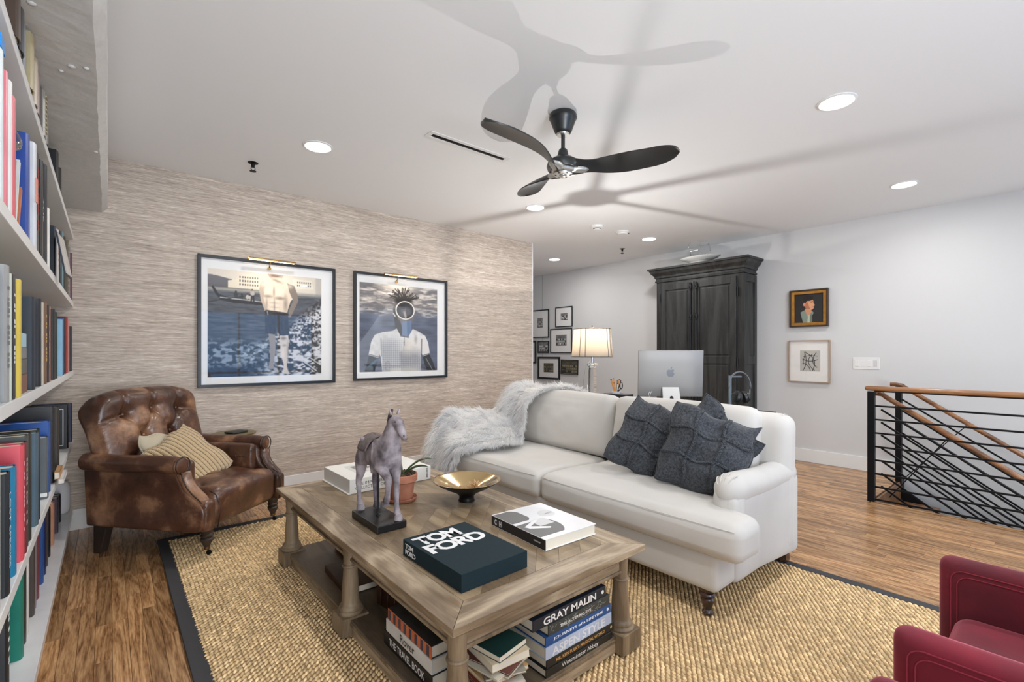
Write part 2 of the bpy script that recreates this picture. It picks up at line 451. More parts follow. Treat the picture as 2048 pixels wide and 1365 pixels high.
for (x, y, s_) in [(-0.10,2.3,.012),(-0.06,2.28,.010),(-0.13,2.36,.008),(-0.22,2.22,.007),(-0.20,2.1,.007),(-0.17,1.96,.012),(-0.3,1.8,.008),(-0.05,3.2,.010)]:
    lump.lathe([(s_,0),(s_*.8,-.003),(s_*.3,-.005),(0.0001,-.006)], (x, y, 2.2675), 10)
lb = lump.build('paint_drips', BEAMM, bpy.data.objects['beam'], smooth=True, kind='stuff')
# ------------------------------------------------------------------ ceiling fittings
GLOW = M('downlight_lens', (255,255,250), 0.4, emit=((1.0,0.97,0.92,1), 14))
first = None
DLAB = ['white recessed downlight in the ceiling left of the fan, above the framed photographs',
        'large-looking white recessed downlight right of the ceiling fan',
        'white recessed downlight near the right edge, beside the long white wall',
        'white recessed downlight in the ceiling just beyond the fan blade tip',
        'white recessed downlight left of the black armoire, beside the sprinkler',
        'small far white recessed downlight beyond the end of the grasscloth wall']
for k, (x, y) in enumerate(DOWNLIGHTS):
    if k == 0:
        t = thing('recessed_downlight', DLAB[0], 'light', (x, y, CEIL))
        MB().lathe([(0.098,0),(0.098,-0.004),(0.086,-0.009),(0.080,-0.004),(0.080,0)], (x,y,CEIL), 40, cap=False).build('trim_ring', TRIM, t, smooth=True, angle=40)
        MB().lathe([(0.0001,-0.004),(0.080,-0.004)], (x,y,CEIL), 40, cap=False).build('lens', GLOW, t)
        first = t
    else:
        copy_tree(first, loc=(x,y,CEIL), label=DLAB[k] if k < 6 else ['white recessed downlight almost overhead, just out of view by the bookcase','white recessed downlight behind the viewer on the bookcase side','white recessed downlight behind the viewer in line with the fan','white recessed downlight behind the viewer over the foot of the stair'][k-6])
    bpy.data.objects[first.name]['group'] = 'recessed ceiling downlights'
for o in COL.objects:
    if o.name.startswith('recessed_downlight'): o['group'] = 'recessed ceiling downlights'
DARK = M('dark_void', (14,14,15), 0.7)
t = thing('ceiling_vent', 'long narrow white linear air slot in the ceiling left of the fan', 'vent', (1.92, 2.715, CEIL))
mb = MB(); x0, x1, y0, y1 = 1.585, 2.255, 2.668, 2.768
for (a,b,c_,d_) in [(x0,x1,y0,y0+.03),(x0,x1,y1-.03,y1),(x0,x0+.03,y0+.03,y1-.03),(x1-.03,x1,y0+.03,y1-.03)]: mb.box(a,b,c_,d_,CEIL-0.005,CEIL)
mb.build('frame', TRIM, t, bevel=0.0015)
B(x0+.03,x1-.03,y0+.03,y1-.03,CEIL-0.0015,CEIL).build('slot', DARK, t)
MB().box(x0+.03,x1-.03,2.716,2.7205,CEIL-0.0045,CEIL).build('slat', BLACKMET, t)
def detector(x, y, r0, h, lab, kind):
    t = thing('smoke_detector', lab, 'smoke detector', (x,y,CEIL))
    MB().lathe([(r0,0),(r0,-h*.35),(r0*.93,-h*.5),(r0*.62,-h*.62)], (x,y,CEIL), 40).build('housing', TRIM, t, smooth=True, angle=35)
    if kind:
        MB().lathe([(r0*.60,-h*.60),(r0*.60,-h*.80)], (x,y,CEIL), 32).build('sensor_grille', BLACKMET, t)
        MB().lathe([(r0*.62,-h*.80),(r0*.60,-h*.95),(0.001,-h)], (x,y,CEIL), 32).build('cap', TRIM, t, smooth=True, angle=35)
    else:
        MB().lathe([(r0*.8,-h*.55),(r0*.7,-h*.95),(0.001,-h)], (x,y,CEIL), 32).build('cap', TRIM, t, smooth=True, angle=35)
        MB().cbox((x+r0*.7,y-r0*.5,CEIL-h*.52),(.02,.02,.008)).build('indicator', DARK, t)
detector(4.197, 3.469, 0.072, 0.05, 'round white smoke detector with dark slotted ring, the deeper of the two', True)
detector(4.634, 3.446, 0.078, 0.032, 'flat round white ceiling alarm nearest the far downlight', False)
def sprinkler(x, y, lab, s=1.0):
    t = thing('fire_sprinkler', lab, 'sprinkler', (x,y,CEIL), group=None)
    MB().lathe([(.030*s,0),(.030*s,-.003),(.012*s,-.010),(.009*s,-.030*s)], (x,y,CEIL), 24).build('body', BLACKMET, t, smooth=True, angle=35)
    fr = MB(); 
    for q in (-1,1): fr.tube([(x+q*.008*s,y,CEIL-.028*s),(x+q*.013*s,y,CEIL-.038*s),(x,y,CEIL-.052*s)], .002*s, 6)
    fr.build('frame_arms', BLACKMET, t, smooth=True)
    MB().lathe([(.019*s,-.052*s),(.019*s,-.055*s)], (x,y,CEIL), 16).build('deflector', BLACKMET, t)
sprinkler(0.83, 3.99, 'black pendant fire sprinkler in the ceiling above the grasscloth wall', 1.2)
sprinkler(5.39, 4.01, 'small black fire sprinkler in the ceiling behind the smoke detectors', 1.2)
# ------------------------------------------------------------------ bookcase (floating shelves) and books
XS = -0.192; XF = -0.187
SHZ = {1: 2.08, 2: 1.605, 3: 1.126, 4: 0.646, 5: 0.165}
bc = thing('wall_shelving', 'white floating wall shelves along the left side, filled with books', 'bookshelf', (BX, 2.0, 0))
SHELF = M('shelf_lacquer', (232,232,230), 0.3)
MARB = M('white_marble', (236,236,236), 0.18, vary=(2.2, 0.1, (200,200,203)))
for k, z in SHZ.items():
    B(BX, XF, 0.3, WY-0.004, z-0.035 if k < 5 else z-0.04, z).build('shelf', SHELF if k < 5 else MARB, bc, bevel=0.0015)
PAGES = M('book_pages', (226,218,200), 0.8, bump=(300,0.4,0.001), stretch=(1,12,1))
cov_cache = {}
def cover_mat(col, kind='cloth'):
    n = 'cover_' + str(col)
    return M(n, col, 0.42, spec=0.4, vary=(9, 0.16))
def book_local(parent, t, h, d, mat, round_spine=True, pages=PAGES):
    """book in local frame: spine at x=0 facing +x, thickness along y from 0 to t, standing h tall, depth d toward -x"""
    c = 0.0028 if t > 0.014 else 0.0016
    mb = MB()
    mb.box(-d, -0.004, 0, c, 0, h); mb.box(-d, -0.004, t-c, t, 0, h)
    k = 5; o = []; i_ = []
    bul = min(0.007, t*0.18) if round_spine else 0.0005
    for j in range(k+1):
        a = j/k; y = t*a; x = -0.005 + bul*math.sin(PI*a)**0.6 if 0 < j < k else -0.005
        o.append((x, y)); i_.append((x-0.003, min(max(y, c*0.5), t-c*0.5)))
    poly = o + i_[::-1]
    mb.prism(poly, (0,0,0), (1,0,0), (0,1,0), (0,0,h))
    mb.build('cover', mat, parent, smooth=False)
    MB().box(-d+0.004, -0.006, c, t-c, 0.004, h-0.004).build('pages', pages, parent)
def std_book(y0, y1, z, h, col, lab, title=None, group=None, depth=None, dx=0.0):
    t = y1 - y0 - 0.001; d = depth or min(0.28, max(0.14, h*0.74))
    o = thing('book', lab, 'book', (XS+dx, y0+0.0005, z+0.0004), group=group, world=False)
    book_local(o, t, h, d, cover_mat(col))
    if title and title[0] == '*':
        r_ = random.Random(int(y0*1000)); mk = MB(); zz = h*0.85; xs_ = min(0.007, t*0.18)-0.0050
        while zz > h*0.25:
            ln = r_.uniform(0.006, 0.012); mk.box(xs_, xs_+0.0004, t*0.3, t*0.7*r_.uniform(0.85,1.0), zz-ln, zz); zz -= ln + r_.choice([0.004,0.004,0.02])
        mk.build('spine_marks', M('ink_'+title[1], title[1], 0.5), o, kind='stuff')
    elif title:
        tw = min(h*0.62, 0.03*len(title[0]))
        text_part('lettering', title[0], M('ink_'+title[1], title[1], 0.5), o, (min(0.007, t*0.18)-0.005, t*0.5, h*0.52), (0,0,-1), (0,1,0), tw, t*0.42, bold=0.01, lift=0.0003)
    return o
GN = {1: 'books on the top shelf', 2: 'books on the second shelf', 3: 'books on the third shelf', 4: 'books on the fourth shelf', 5: 'books on the bottom shelf'}
BOOKS = [
 (1, 1.786, 1.846, 0.12, '#4a3a30', 'worn brown leather book on the top shelf, nearest the beam', None),
 (1, 1.856, 1.922, 0.12, '#20242e', 'dark navy book on the top shelf beside the worn brown one', None),
 (1, 1.944, 2.004, 0.132, '#15181f', 'near-black book fourth along the top shelf', None),
 (1, 2.004, 2.071, 0.158, '#8e9095', 'pale grey old book on the top shelf', None),
 (1, 2.109, 2.169, 0.176, '#b9ab86', 'yellowed cream old book on the top shelf', None),
 (1, 2.231, 2.291, 0.155, '#c3b39c', 'cream book with a ragged brown top edge on the top shelf', None),
 (1, 2.306, 2.381, 0.14, '#8a6a66', 'faded maroon thin book on the top shelf', None),
 (1, 2.413, 2.479, 0.142, '#23282c', 'black book on the top shelf just before the silver patterned one', None),
 (1, 2.527, 2.587, 0.168, '#a9a59e', 'silver and black patterned book on the top shelf', None),
 (1, 2.624, 2.684, 0.121, '#77716a', 'grey thin book in the middle of the top shelf', None),
 (1, 3.106, 3.166, 0.13, '#16191d', 'thick black book towards the far end of the top shelf', None),
 (1, 3.225, 3.285, 0.16, '#2a2c30', 'charcoal thin book against the thick black one on the top shelf', None),
 (1, 3.354, 3.414, 0.12, '#1b1d20', 'short black book, farthest on the top shelf', None),
 (2, 1.62, 1.68, 0.394, '#e4eeee', 'tall pale book with a bright blue top edge on the second shelf', None),
 (2, 1.684, 1.721, 0.337, '#e0818c', 'light pink tall book on the second shelf', None),
 (2, 1.725, 1.777, 0.333, '#e8e6e4', 'white tall book between two pink ones on the second shelf', None),
 (2, 1.781, 1.846, 0.318, '#e0606c', 'coral pink tall book on the second shelf', None),
 (2, 2.109, 2.169, 0.331, '#274a9c', 'bright blue tall book on the second shelf behind leaning paperbacks', None),
 (2, 2.306, 2.366, 0.369, '#dfe2e8', 'white tall book with a pink square on its spine on the second shelf', None),
 (2, 2.381, 2.454, 0.361, '#3c3a3d', 'dark grey book with red lettering on the second shelf', ('*', '#c8402e')),
 (2, 2.574, 2.634, 0.391, '#24272b', 'black book with silver lettering reading THE on the second shelf', ('THE', '#c9ccce')),
 (2, 2.729, 2.789, 0.421, '#1c2430', 'midnight blue book right of the silver lettered one, second shelf', None),
 (2, 2.803, 2.843, 0.259, '#ece9e2', 'very thin white book near the middle of the second shelf', None),
 (2, 3.135, 3.195, 0.25, '#1f2b38', 'thick navy book behind the leaning grey card on the second shelf', None),
 (2, 3.305, 3.365, 0.268, '#c9c7c6', 'pale grey book with red lettering on the second shelf', ('*', '#b03a30')),
 (2, 3.441, 3.501, 0.287, '#2a3440', 'slate blue narrow book on the second shelf', None),
 (2, 3.608, 3.668, 0.316, '#6f9099', 'teal narrow book on the second shelf', None),
 (2, 3.794, 3.854, 0.322, '#31332c', 'black green speckled book on the second shelf', None),
 (2, 4.099, 4.159, 0.359, '#6c6452', 'olive brown patterned book towards the end of the second shelf', None),
 (2, 4.285, 4.345, 0.359, '#8d8aa6', 'lilac thin book near the end of the second shelf', None),
 (2, 4.485, 4.545, 0.338, '#7c4440', 'brick red book, last on the second shelf', None),
 (3, 1.577, 1.637, 0.324, '#93b4c4', 'pale blue and pink book, nearest on the third shelf', None),
 (3, 1.701, 1.761, 0.342, '#9b9c9c', 'silver grey thick book on the third shelf', ('*', '#6b6b6b')),
 (3, 1.765, 1.786, 0.328, '#c7cfc2', 'pale green thin book on the third shelf', None),
 (3, 1.79, 1.846, 0.33, '#2b2c30', 'black book with white lettering beside the pale green one, third shelf', ('*', '#d0d0d0')),
 (3, 1.851, 1.888, 0.329, '#5b5358', 'dark picture-covered book left of the yellow one, third shelf', None),
 (3, 1.893, 1.952, 0.329, '#dcc352', 'bright yellow narrow book on the third shelf', None),
 (3, 2.238, 2.298, 0.31, '#222d39', 'big navy book behind the small flat pile, third shelf', None),
 (3, 2.437, 2.497, 0.322, '#1a2029', 'thick midnight book right of the small flat pile, third shelf', None),
 (3, 2.505, 2.559, 0.314, '#cfc8bd', 'cream narrow book on the third shelf', None),
 (3, 2.634, 2.694, 0.325, '#7b5b45', 'tan brown book with gold lettering on the third shelf', ('*', '#d9b873')),
 (3, 2.747, 2.807, 0.323, '#3b3334', 'dark brown book with copper lettering on the third shelf', ('*', '#b98a70')),
 (3, 2.839, 2.899, 0.323, '#cf8468', 'coral orange narrow book on the third shelf', None),
 (3, 3.009, 3.069, 0.324, '#262527', 'black book right of the coral orange one, third shelf', None),
 (3, 3.144, 3.204, 0.319, '#20372f', 'bottle green book on the third shelf', None),
 (3, 3.218, 3.285, 0.314, '#dcdcd8', 'white narrow book left of the sky blue one, third shelf', None),
 (3, 3.513, 3.573, 0.304, '#8fc0dc', 'sky blue book on the third shelf', None),
 (3, 3.628, 3.688, 0.316, '#2c4c8e', 'royal blue narrow book right of the sky blue one, third shelf', None),
 (3, 3.815, 3.875, 0.332, '#33211f', 'black and red lettered book near the end of the third shelf', None),
 (3, 3.971, 4.031, 0.344, '#a5382f', 'red book near the end of the third shelf', None),
 (3, 4.114, 4.174, 0.336, '#c98f8c', 'dusty pink narrow book near the end of the third shelf', None),
 (3, 4.347, 4.407, 0.301, '#232327', 'black short book, last on the third shelf', None),
 (4, 1.57, 1.63, 0.335, '#d8d4c6', 'cream book at the near end of the fourth shelf', None),
 (4, 1.697, 1.757, 0.304, '#22292f', 'black book titled LOST SPECIES on the fourth shelf', ('LOST SPECIES', '#d8dde0')),
 (4, 1.838, 1.898, 0.295, '#1c7fa8', 'teal blue hardback right of the black LOST SPECIES book', None),
 (4, 1.961, 2.021, 0.335, '#d9515f', 'coral red hardback on the fourth shelf', ('*', '#e6a0a6')),
 (4, 2.026, 2.077, 0.334, '#6b3238', 'wine red book with white lettering on the fourth shelf', ('*', '#d8c0bd')),
 (4, 2.083, 2.144, 0.347, '#4a5050', 'grey green book right of the wine red one, fourth shelf', None),
 (4, 2.149, 2.216, 0.344, '#2c2f2d', 'black olive book on the fourth shelf', None),
 (4, 2.329, 2.389, 0.324, '#4d6473', 'slate blue cloth hardback on the fourth shelf', None),
 (4, 2.397, 2.454, 0.327, '#27302d', 'very dark green narrow book on the fourth shelf', None),
 (4, 2.74, 2.8, 0.253, '#5c6468', 'grey photographic paperback with a barcode, fourth shelf', None),
 (4, 2.856, 2.916, 0.306, '#2458a8', 'bright blue book beside the grey photographic one, fourth shelf', None),
 (4, 3.049, 3.109, 0.354, '#26272b', 'large black art book in the far half of the fourth shelf', None),
 (4, 3.288, 3.348, 0.331, '#3a342f', 'large dark brown art book behind the small flat books, fourth shelf', None),
 (4, 4.099, 4.159, 0.277, '#14161c', 'large black art book with a white framed photograph on its cover', None),
 (4, 4.37, 4.43, 0.262, '#1d2d55', 'large navy art book against the grasscloth wall', None),
 (5, 2.11, 2.17, 0.42, '#1e2126', 'thick black book at the near end of the bottom shelf', ('*', '#cfd2d4')),
 (5, 2.4, 2.46, 0.338, '#157a68', 'emerald green hardback on the bottom shelf', None),
 (5, 2.511, 2.571, 0.325, '#26272a', 'black book right of the emerald green one, bottom shelf', None),
 (5, 2.579, 2.609, 0.332, '#d0cdc6', 'white thin book on the bottom shelf', None),
 (5, 2.762, 2.822, 0.31, '#4b4440', 'dark taupe thick book on the bottom shelf', None),
 (5, 2.831, 2.877, 0.315, '#8b8791', 'grey lilac thin book on the bottom shelf', None),
 (5, 2.934, 2.994, 0.305, '#733a40', 'maroon book on the bottom shelf', None),
 (5, 3.118, 3.178, 0.283, '#29508c', 'mid blue book on the bottom shelf', None),
 (5, 3.237, 3.297, 0.284, '#1f2c5c', 'ink blue narrow book on the bottom shelf', None),
 (5, 3.354, 3.414, 0.267, '#4a4138', 'brown grey book on the bottom shelf', None),
 (5, 3.509, 3.569, 0.255, '#1d1c20', 'black book left of the copper one, bottom shelf', None),
 (5, 3.712, 3.772, 0.235, '#c58d6c', 'copper coloured book on the bottom shelf', None),
 (5, 3.942, 4.002, 0.212, '#4a3a48', 'plum brown book on the bottom shelf', None),
 (5, 4.182, 4.242, 0.173, '#17161f', 'black book beside the white round speaker, bottom shelf', None),
]
rb = random.Random(2)
for (sh, y0, y1, h, col, lab, tt) in BOOKS:
    b_ = std_book(y0, y1, SHZ[sh], h, col, lab, tt, GN[sh], dx=(rb.uniform(-0.004, 0.003) - (0.043 if sh == 5 else 0)) if sh != 1 else rb.uniform(0.0, 0.012))
    t = y1-y0-0.001
    if 'bright blue top edge' in lab: B(-0.2, 0.0022, -0.0008, t+0.0008, h-0.03, h+0.0012).build('blue_cap', M('cap_blue', (30,130,205), 0.4), b_)
    if 'pink square' in lab: B(-0.001, 0.0045, t*0.2, t*0.8, h*0.45, h*0.68).build('spine_panel', M('spine_pink', (205,140,122), 0.5), b_)
    if 'barcode' in lab:
        B(-0.18, 0.0, -0.0006, 0.0, h*0.04, h*0.1).build('label_patch', M('label_white', (225,225,222), 0.5), b_)
    if 'white framed' in lab:
        mm = MB(); W_ = 0.004
        for (a,b2,c2,d2) in [(-0.16,-0.02,0.02,0.02+W_),(-0.16,-0.02,h-0.03,h-0.03+W_),(-0.16,-0.16+W_,0.02,h-0.03),(-0.02-W_,-0.02,0.02,h-0.03)]: mm.box(a,b2,-0.0008,0,c2,d2)
        mm.build('cover_border', M('label_white', (225,225,222), 0.5), b_)
    if 'olive brown patterned' in lab or 'silver and black' in lab:
        mm = MB()
        for q in range(9): mm.box(-0.001, 0.0055, t*0.25, t*0.75, h*(0.08+q*0.1), h*(0.08+q*0.1)+0.006)
        mm.build('spine_pattern', M('spine_gold', (170,160,130), 0.4), b_)
# leaning paperbacks on the second shelf, between the coral book and the bright blue one
lean = [('#3f4a45','dark green paperback leaning on the second shelf beside the coral book',0.012,0.21,30),
        ('#e9e7e0','white paperback leaning on the second shelf under the glass ornament',0.016,0.24,34),
        ('#c97f5e','terracotta paperback leaning on the second shelf before the bright blue book',0.014,0.17,40)]
for k, (col, lab, t, h, a) in enumerate(lean):
    o = thing('paperback', lab, 'book', (XS-0.005, 1.885+0.055*k, SHZ[2]+0.0005), group='leaning paperbacks on the second shelf', world=False)
    o.rotation_euler = (-math.radians(18 + 5*k), 0, 0)
    book_local(o, t, h, 0.14, cover_mat(col), False)
GLASS = M('clear_glass', (255,255,255), 0.02, trans=1.0, ior=1.45)
t = thing('glass_ornament', 'clear glass disc ornament lying against the bright blue book on the second shelf', 'ornament', (-0.235, 1.955, 1.85))
MB().lathe([(0.0001,-0.016),(0.03,-0.014),(0.052,-0.006),(0.056,0),(0.052,0.006),(0.03,0.014),(0.0001,0.016)], (-0.235,1.985,1.885), 32, (0.6,-0.5,0.35)).build('disc', GLASS, t, smooth=True)
# small flat pile on the third shelf
z = SHZ[3]+0.0005
for k, (col, hh, dd, lab) in enumerate([('#7a4f3c',0.058,0.16,'brown flat book at the bottom of the small pile on the third shelf'),
                                  ('#57534e',0.047,0.15,'charcoal flat book second from the bottom of the third shelf pile'),
                                  ('#77797c',0.036,0.14,'grey flat book under the pale blue one on the third shelf pile'),
                                  ('#a9c9d6',0.043,0.15,'pale blue flat book topping the small pile on the third shelf')]):
    o = thing('flat_book', lab, 'book', (XS-0.006, 1.96+0.004*k, z), group='flat pile of small books on the third shelf', world=False)
    mb = MB(); L_ = 0.20 - 0.012*k
    mb.box(-dd,0,0,L_,0,0.003); mb.box(-dd,0,0,L_,hh-0.004,hh-0.001); mb.box(-0.004,0.001,0,L_,0,hh-0.001); mb.build('cover', cover_mat(col), o, bevel=0.0008)
    B(-dd+0.004,-0.005,0.004,L_-0.004,0.003,hh-0.004).build('pages', PAGES, o); z += hh
# small card leaning in front of the thick navy book on the second shelf, flat books on the fourth
t = thing('framed_card', 'small grey card in dark cover propped open in front of books, second shelf', 'picture card', (-0.19, 3.0, SHZ[2]), world=False)
t.rotation_euler = (0, 0, math.radians(-4))
MB().cbox((0.022,0.1,0.105),(0.004,0.20,0.20),Matrix.Rotation(math.radians(-9),3,'Y')).build('cover_board', cover_mat('#1f2b38'), t)
MB().cbox((0.026,0.1,0.105),(0.002,0.17,0.185),Matrix.Rotation(math.radians(-9),3,'Y')).build('card', M('card_grey', (196,190,184), 0.7, vary=(20,0.2)), t)
for k, (col, x1, y0, y1, z0, hh, lab) in enumerate([('#dfe1e4',-0.158,3.02,3.26,SHZ[4]+0.0005,0.02,'pale grey flat book jutting over the edge of the fourth shelf'),
                                             ('#c79a6b',-0.172,3.03,3.22,SHZ[4]+0.021,0.032,'tan flat box lying on the pale grey book, fourth shelf')]):
    o = thing('flat_book', lab, 'book', (x1, y0, z0), group='two flat books on the fourth shelf', world=False)
    mb = MB(); L_ = y1-y0; dd = 0.0
    mb.box(-0.018,0,0,L_,0,0.002); mb.box(-0.018,0,0,L_,hh-0.003,hh-0.001); mb.box(-0.001,0.001,0,L_,0,hh-0.001); mb.build('cover', cover_mat(col), o)
    B(-0.017,-0.001,0.003,L_-0.003,0.002,hh-0.003).build('pages', PAGES, o)
# big atlas laid on the far tall books of the fourth shelf
# white rounded speaker on the bottom shelf
t = thing('smart_speaker', 'white rounded fabric speaker at the far end of the bottom shelf', 'speaker', (-0.268, 4.42, SHZ[5]+0.0005))
c = (-0.268, 4.42, SHZ[5]+0.0005)
MB().lathe([(0.045,0),(0.062,0.006),(0.071,0.03),(0.073,0.09),(0.071,0.17),(0.060,0.20),(0.045,0.213),(0.0001,0.217)], c, 40).build('body', M('speaker_fabric', (225,225,228), 0.8, bump=(400,0.3,0.001)), t, smooth=True)
MB().lathe([(0.042,0.2125),(0.040,0.218),(0.0001,0.2185)], c, 32).build('touch_panel', M('speaker_top', (200,200,203), 0.2), t, smooth=True, angle=40)
# ------------------------------------------------------------------ rug
RX0, RX1, RY0, RY1 = 0.245, 3.09, -1.2, 3.92
RUGC = M('jute_rug', (186,164,128), 0.9, vary=(30,0.25,(160,136,100)))
rug = thing('jute_rug', 'large tan woven jute rug with a charcoal cloth border under the coffee table', 'rug', (1.67, 1.4, 0))
B(RX0+.01, RX1-.01, RY0+.01, RY1-.01, 0.0, 0.008).build('backing', M('jute_backing', (150,122,86), 0.9), rug)
BORD = M('charcoal_binding', (62,61,63), 0.85, bump=(500,0.3,0.001))
bw = 0.062
for nm, q in (('border', (RX0, RX0+bw, RY0, RY1)), ('border', (RX1-bw, RX1, RY0, RY1)), ('border', (RX0+bw, RX1-bw, RY0, RY0+bw)), ('border', (RX0+bw, RX1-bw, RY1-bw, RY1))):
    MB().box(q[0], q[1], q[2], q[3], 0, 0.012).build('border', BORD, rug, bevel=0.003)
# woven knots: small slanted domes in staggered rows, real geometry
def weave():
    px_, py_ = 0.0175, 0.0235
    xs = np.arange(RX0+bw, RX1-bw, px_); ys = np.arange(RY0+0.7, RY1-bw, py_)
    X, Y = np.meshgrid(xs, ys); rng = np.random.RandomState(4)
    off = (np.arange(len(xs)) % 2)*py_*0.5
    Y = Y + off[None,:]
    X = X.ravel() + rng.uniform(-.0012,.0012,X.size); Y = Y.ravel() + rng.uniform(-.0015,.0015,Y.size)
    k = (X < RX1-bw-0.004) & (Y < RY1-bw-0.004)
    X = X[k]; Y = Y[k]; n = X.size
    # template dome 9 verts: 4 low, 4 mid, 1 top stretched along a slant
    a = np.array([0,90,180,270])*PI/180
    low = np.stack([np.cos(a)*0.0088, np.sin(a)*0.0135, np.zeros(4)+0.006], 1)
    mid = np.stack([np.cos(a+.78)*0.0070, np.sin(a+.78)*0.0105, np.zeros(4)+0.0125], 1)
    top = np.array([[0,0,0.0152]])
    T = np.concatenate([low, mid, top]); T[:,0] += T[:,1]*0.45
    P = T[None]*1.0 + np.stack([X,Y,np.zeros(n)],1)[:,None,:]
    sc_ = rng.uniform(0.8,1.12,n)
    P[:,:,2] = T[None,:,2]*sc_[:,None]
    F = []
    tf = [(0,1,4),(1,5,4),(1,2,5),(2,6,5),(2,3,6),(3,7,6),(3,0,7),(0,4,7),(4,5,8),(5,6,8),(6,7,8),(7,4,8)]
    F = (np.array(tf)[None] + (np.arange(n)*9)[:,None,None]).reshape(-1,3)
    me = bpy.data.meshes.new('weave'); V = P.reshape(-1,3) - np.array([1.67,1.4,0])
    me.vertices.add(len(V)); me.vertices.foreach_set('co', V.ravel())
    me.loops.add(len(F)*3); me.loops.foreach_set('vertex_index', F.ravel())
    me.polygons.add(len(F)); me.polygons.foreach_set('loop_start', np.arange(len(F))*3); me.polygons.foreach_set('loop_total', np.full(len(F),3))
    me.update(); me.validate(); me.shade_smooth()
    o = bpy.data.objects.new('weave', me); COL.objects.link(o); o.parent = rug; o['kind'] = 'stuff'
    m = M('jute_knots', (255,226,176), 0.85, vary=(55,0.2,(212,180,132)), bump=(900,0.4,0.001))
    N, L = nt(m); b = N['Principled BSDF']; g = N.new('ShaderNodeNewGeometry'); hs = N.new('ShaderNodeHueSaturation')
    mr = N.new('ShaderNodeMapRange'); mr.inputs[3].default_value = 0.72; mr.inputs[4].default_value = 1.15; L.new(g.outputs['Random Per Island'], mr.inputs[0])
    src = b.inputs['Base Color'].links[0].from_socket; L.new(src, hs.inputs['Color']); L.new(mr.outputs[0], hs.inputs['Value']); L.new(hs.outputs[0], b.inputs['Base Color'])
    me.materials.append(m)
weave()
# ------------------------------------------------------------------ coffee table
TT = 0.45
WOODX = wood('limed_oak_x', (104,86,66), (134,115,92), (178,159,134), 'x', 1.0, 0.42, 6, bump=0.25, per_object=0.07, rings=22, thin=0.10, mixf=0.55)
WOODY = wood('limed_oak_y', (104,86,66), (134,115,92), (178,159,134), 'y', 1.0, 0.42, 6, bump=0.25, per_object=0.07, rings=22, thin=0.10, mixf=0.55)
WOODZ = wood('limed_oak_z', (100,84,64), (124,106,84), (146,128,104), 'z', 1.0, 0.45, 9, bump=0.25, per_object=0.06)
tb = thing('coffee_table', 'large weathered oak coffee table with turned columns and a lower shelf', 'coffee table', (1.235, 2.105, 0.0178))
ZB = 0.0178
x0, x1, y0, y1 = 0.757, 1.713, 1.157, 3.058
fw = 0.115
# mitred frame boards of the top
def mitre(a0, a1, b0, b1, side):
    # board with 45 degree ends; side 0: left, 1: right, 2: near, 3: far
    z0, z1 = TT-0.026, TT; g = 0.0006
    if side == 0: poly = [(a0, b0+g), (a0+fw, b0+fw+g), (a0+fw, b1-fw-g), (a0, b1-g)]
    if side == 1: poly = [(a1, b0+g), (a1, b1-g), (a1-fw, b1-fw-g), (a1-fw, b0+fw+g)]
    if side == 2: poly = [(a0+g, b0), (a1-g, b0), (a1-fw-g, b0+fw), (a0+fw+g, b0+fw)]
    if side == 3: poly = [(a0+g, b1), (a0+fw+g, b1-fw), (a1-fw-g, b1-fw), (a1-g, b1)]
    return MB().prism(poly, (0,0,z0), (1,0,0), (0,1,0), (0,0,z1-z0))
for sd in range(4): mitre(x0, x1, y0, y1, sd).build('frame_board', WOODY if sd < 2 else WOODX, tb, bevel=0.0022)
# inner parquet: framed panel of diagonal boards in two fields
ix0, ix1, iy0, iy1 = x0+fw+.0006, x1-fw-.0006, y0+fw+.0006, y1-fw-.0006
def clip_poly(poly, x0, x1, y0, y1):
    for ax, lim, keep in ((0,x0,1),(0,x1,-1),(1,y0,1),(1,y1,-1)):
        out = []
        for i in range(len(poly)):
            a, b = poly[i], poly[(i+1) % len(poly)]
            ia = (a[ax]-lim)*keep >= 0; ib = (b[ax]-lim)*keep >= 0
            if ia: out.append(a)
            if ia != ib:
                t = (lim-a[ax])/(b[ax]-a[ax]); out.append((a[0]+(b[0]-a[0])*t, a[1]+(b[1]-a[1])*t))
        poly = out
        if len(poly) < 3: return []
    return poly
bwid = 0.088
INLAY = wood('inlay_oak', (106,88,67), (130,111,86), (154,134,107), 'y', 1.0, 0.40, 6, bump=0.2, per_object=0.08)
ym = (iy0+iy1)/2
ncell = 0
for (fy0, fy1, sg) in ((iy0, ym-0.0004, 1), (ym+0.0004, iy1, -1)):
    cx_, cy_ = (ix0+ix1)/2, (fy0+fy1)/2
    dv = Vector((math.cos(math.radians(45*sg)), math.sin(math.radians(45*sg)))); nv = Vector((-dv.y, dv.x))
    for k in range(-9, 10):
        a = k*bwid; P = []
        for s_, t_ in ((-1.2,0.0004),(1.2,0.0004),(1.2,bwid-0.0004),(-1.2,bwid-0.0004)):
            P.append((cx_ + dv.x*s_ + nv.x*(a+t_), cy_ + dv.y*s_ + nv.y*(a+t_)))
        P = clip_poly(P, ix0, ix1, fy0, fy1)
        if len(P) < 3: continue
        o = MB().prism(P, (0,0,TT-0.024), (1,0,0), (0,1,0), (0,0,0.0235)).build('inlay_board', INLAY, tb)
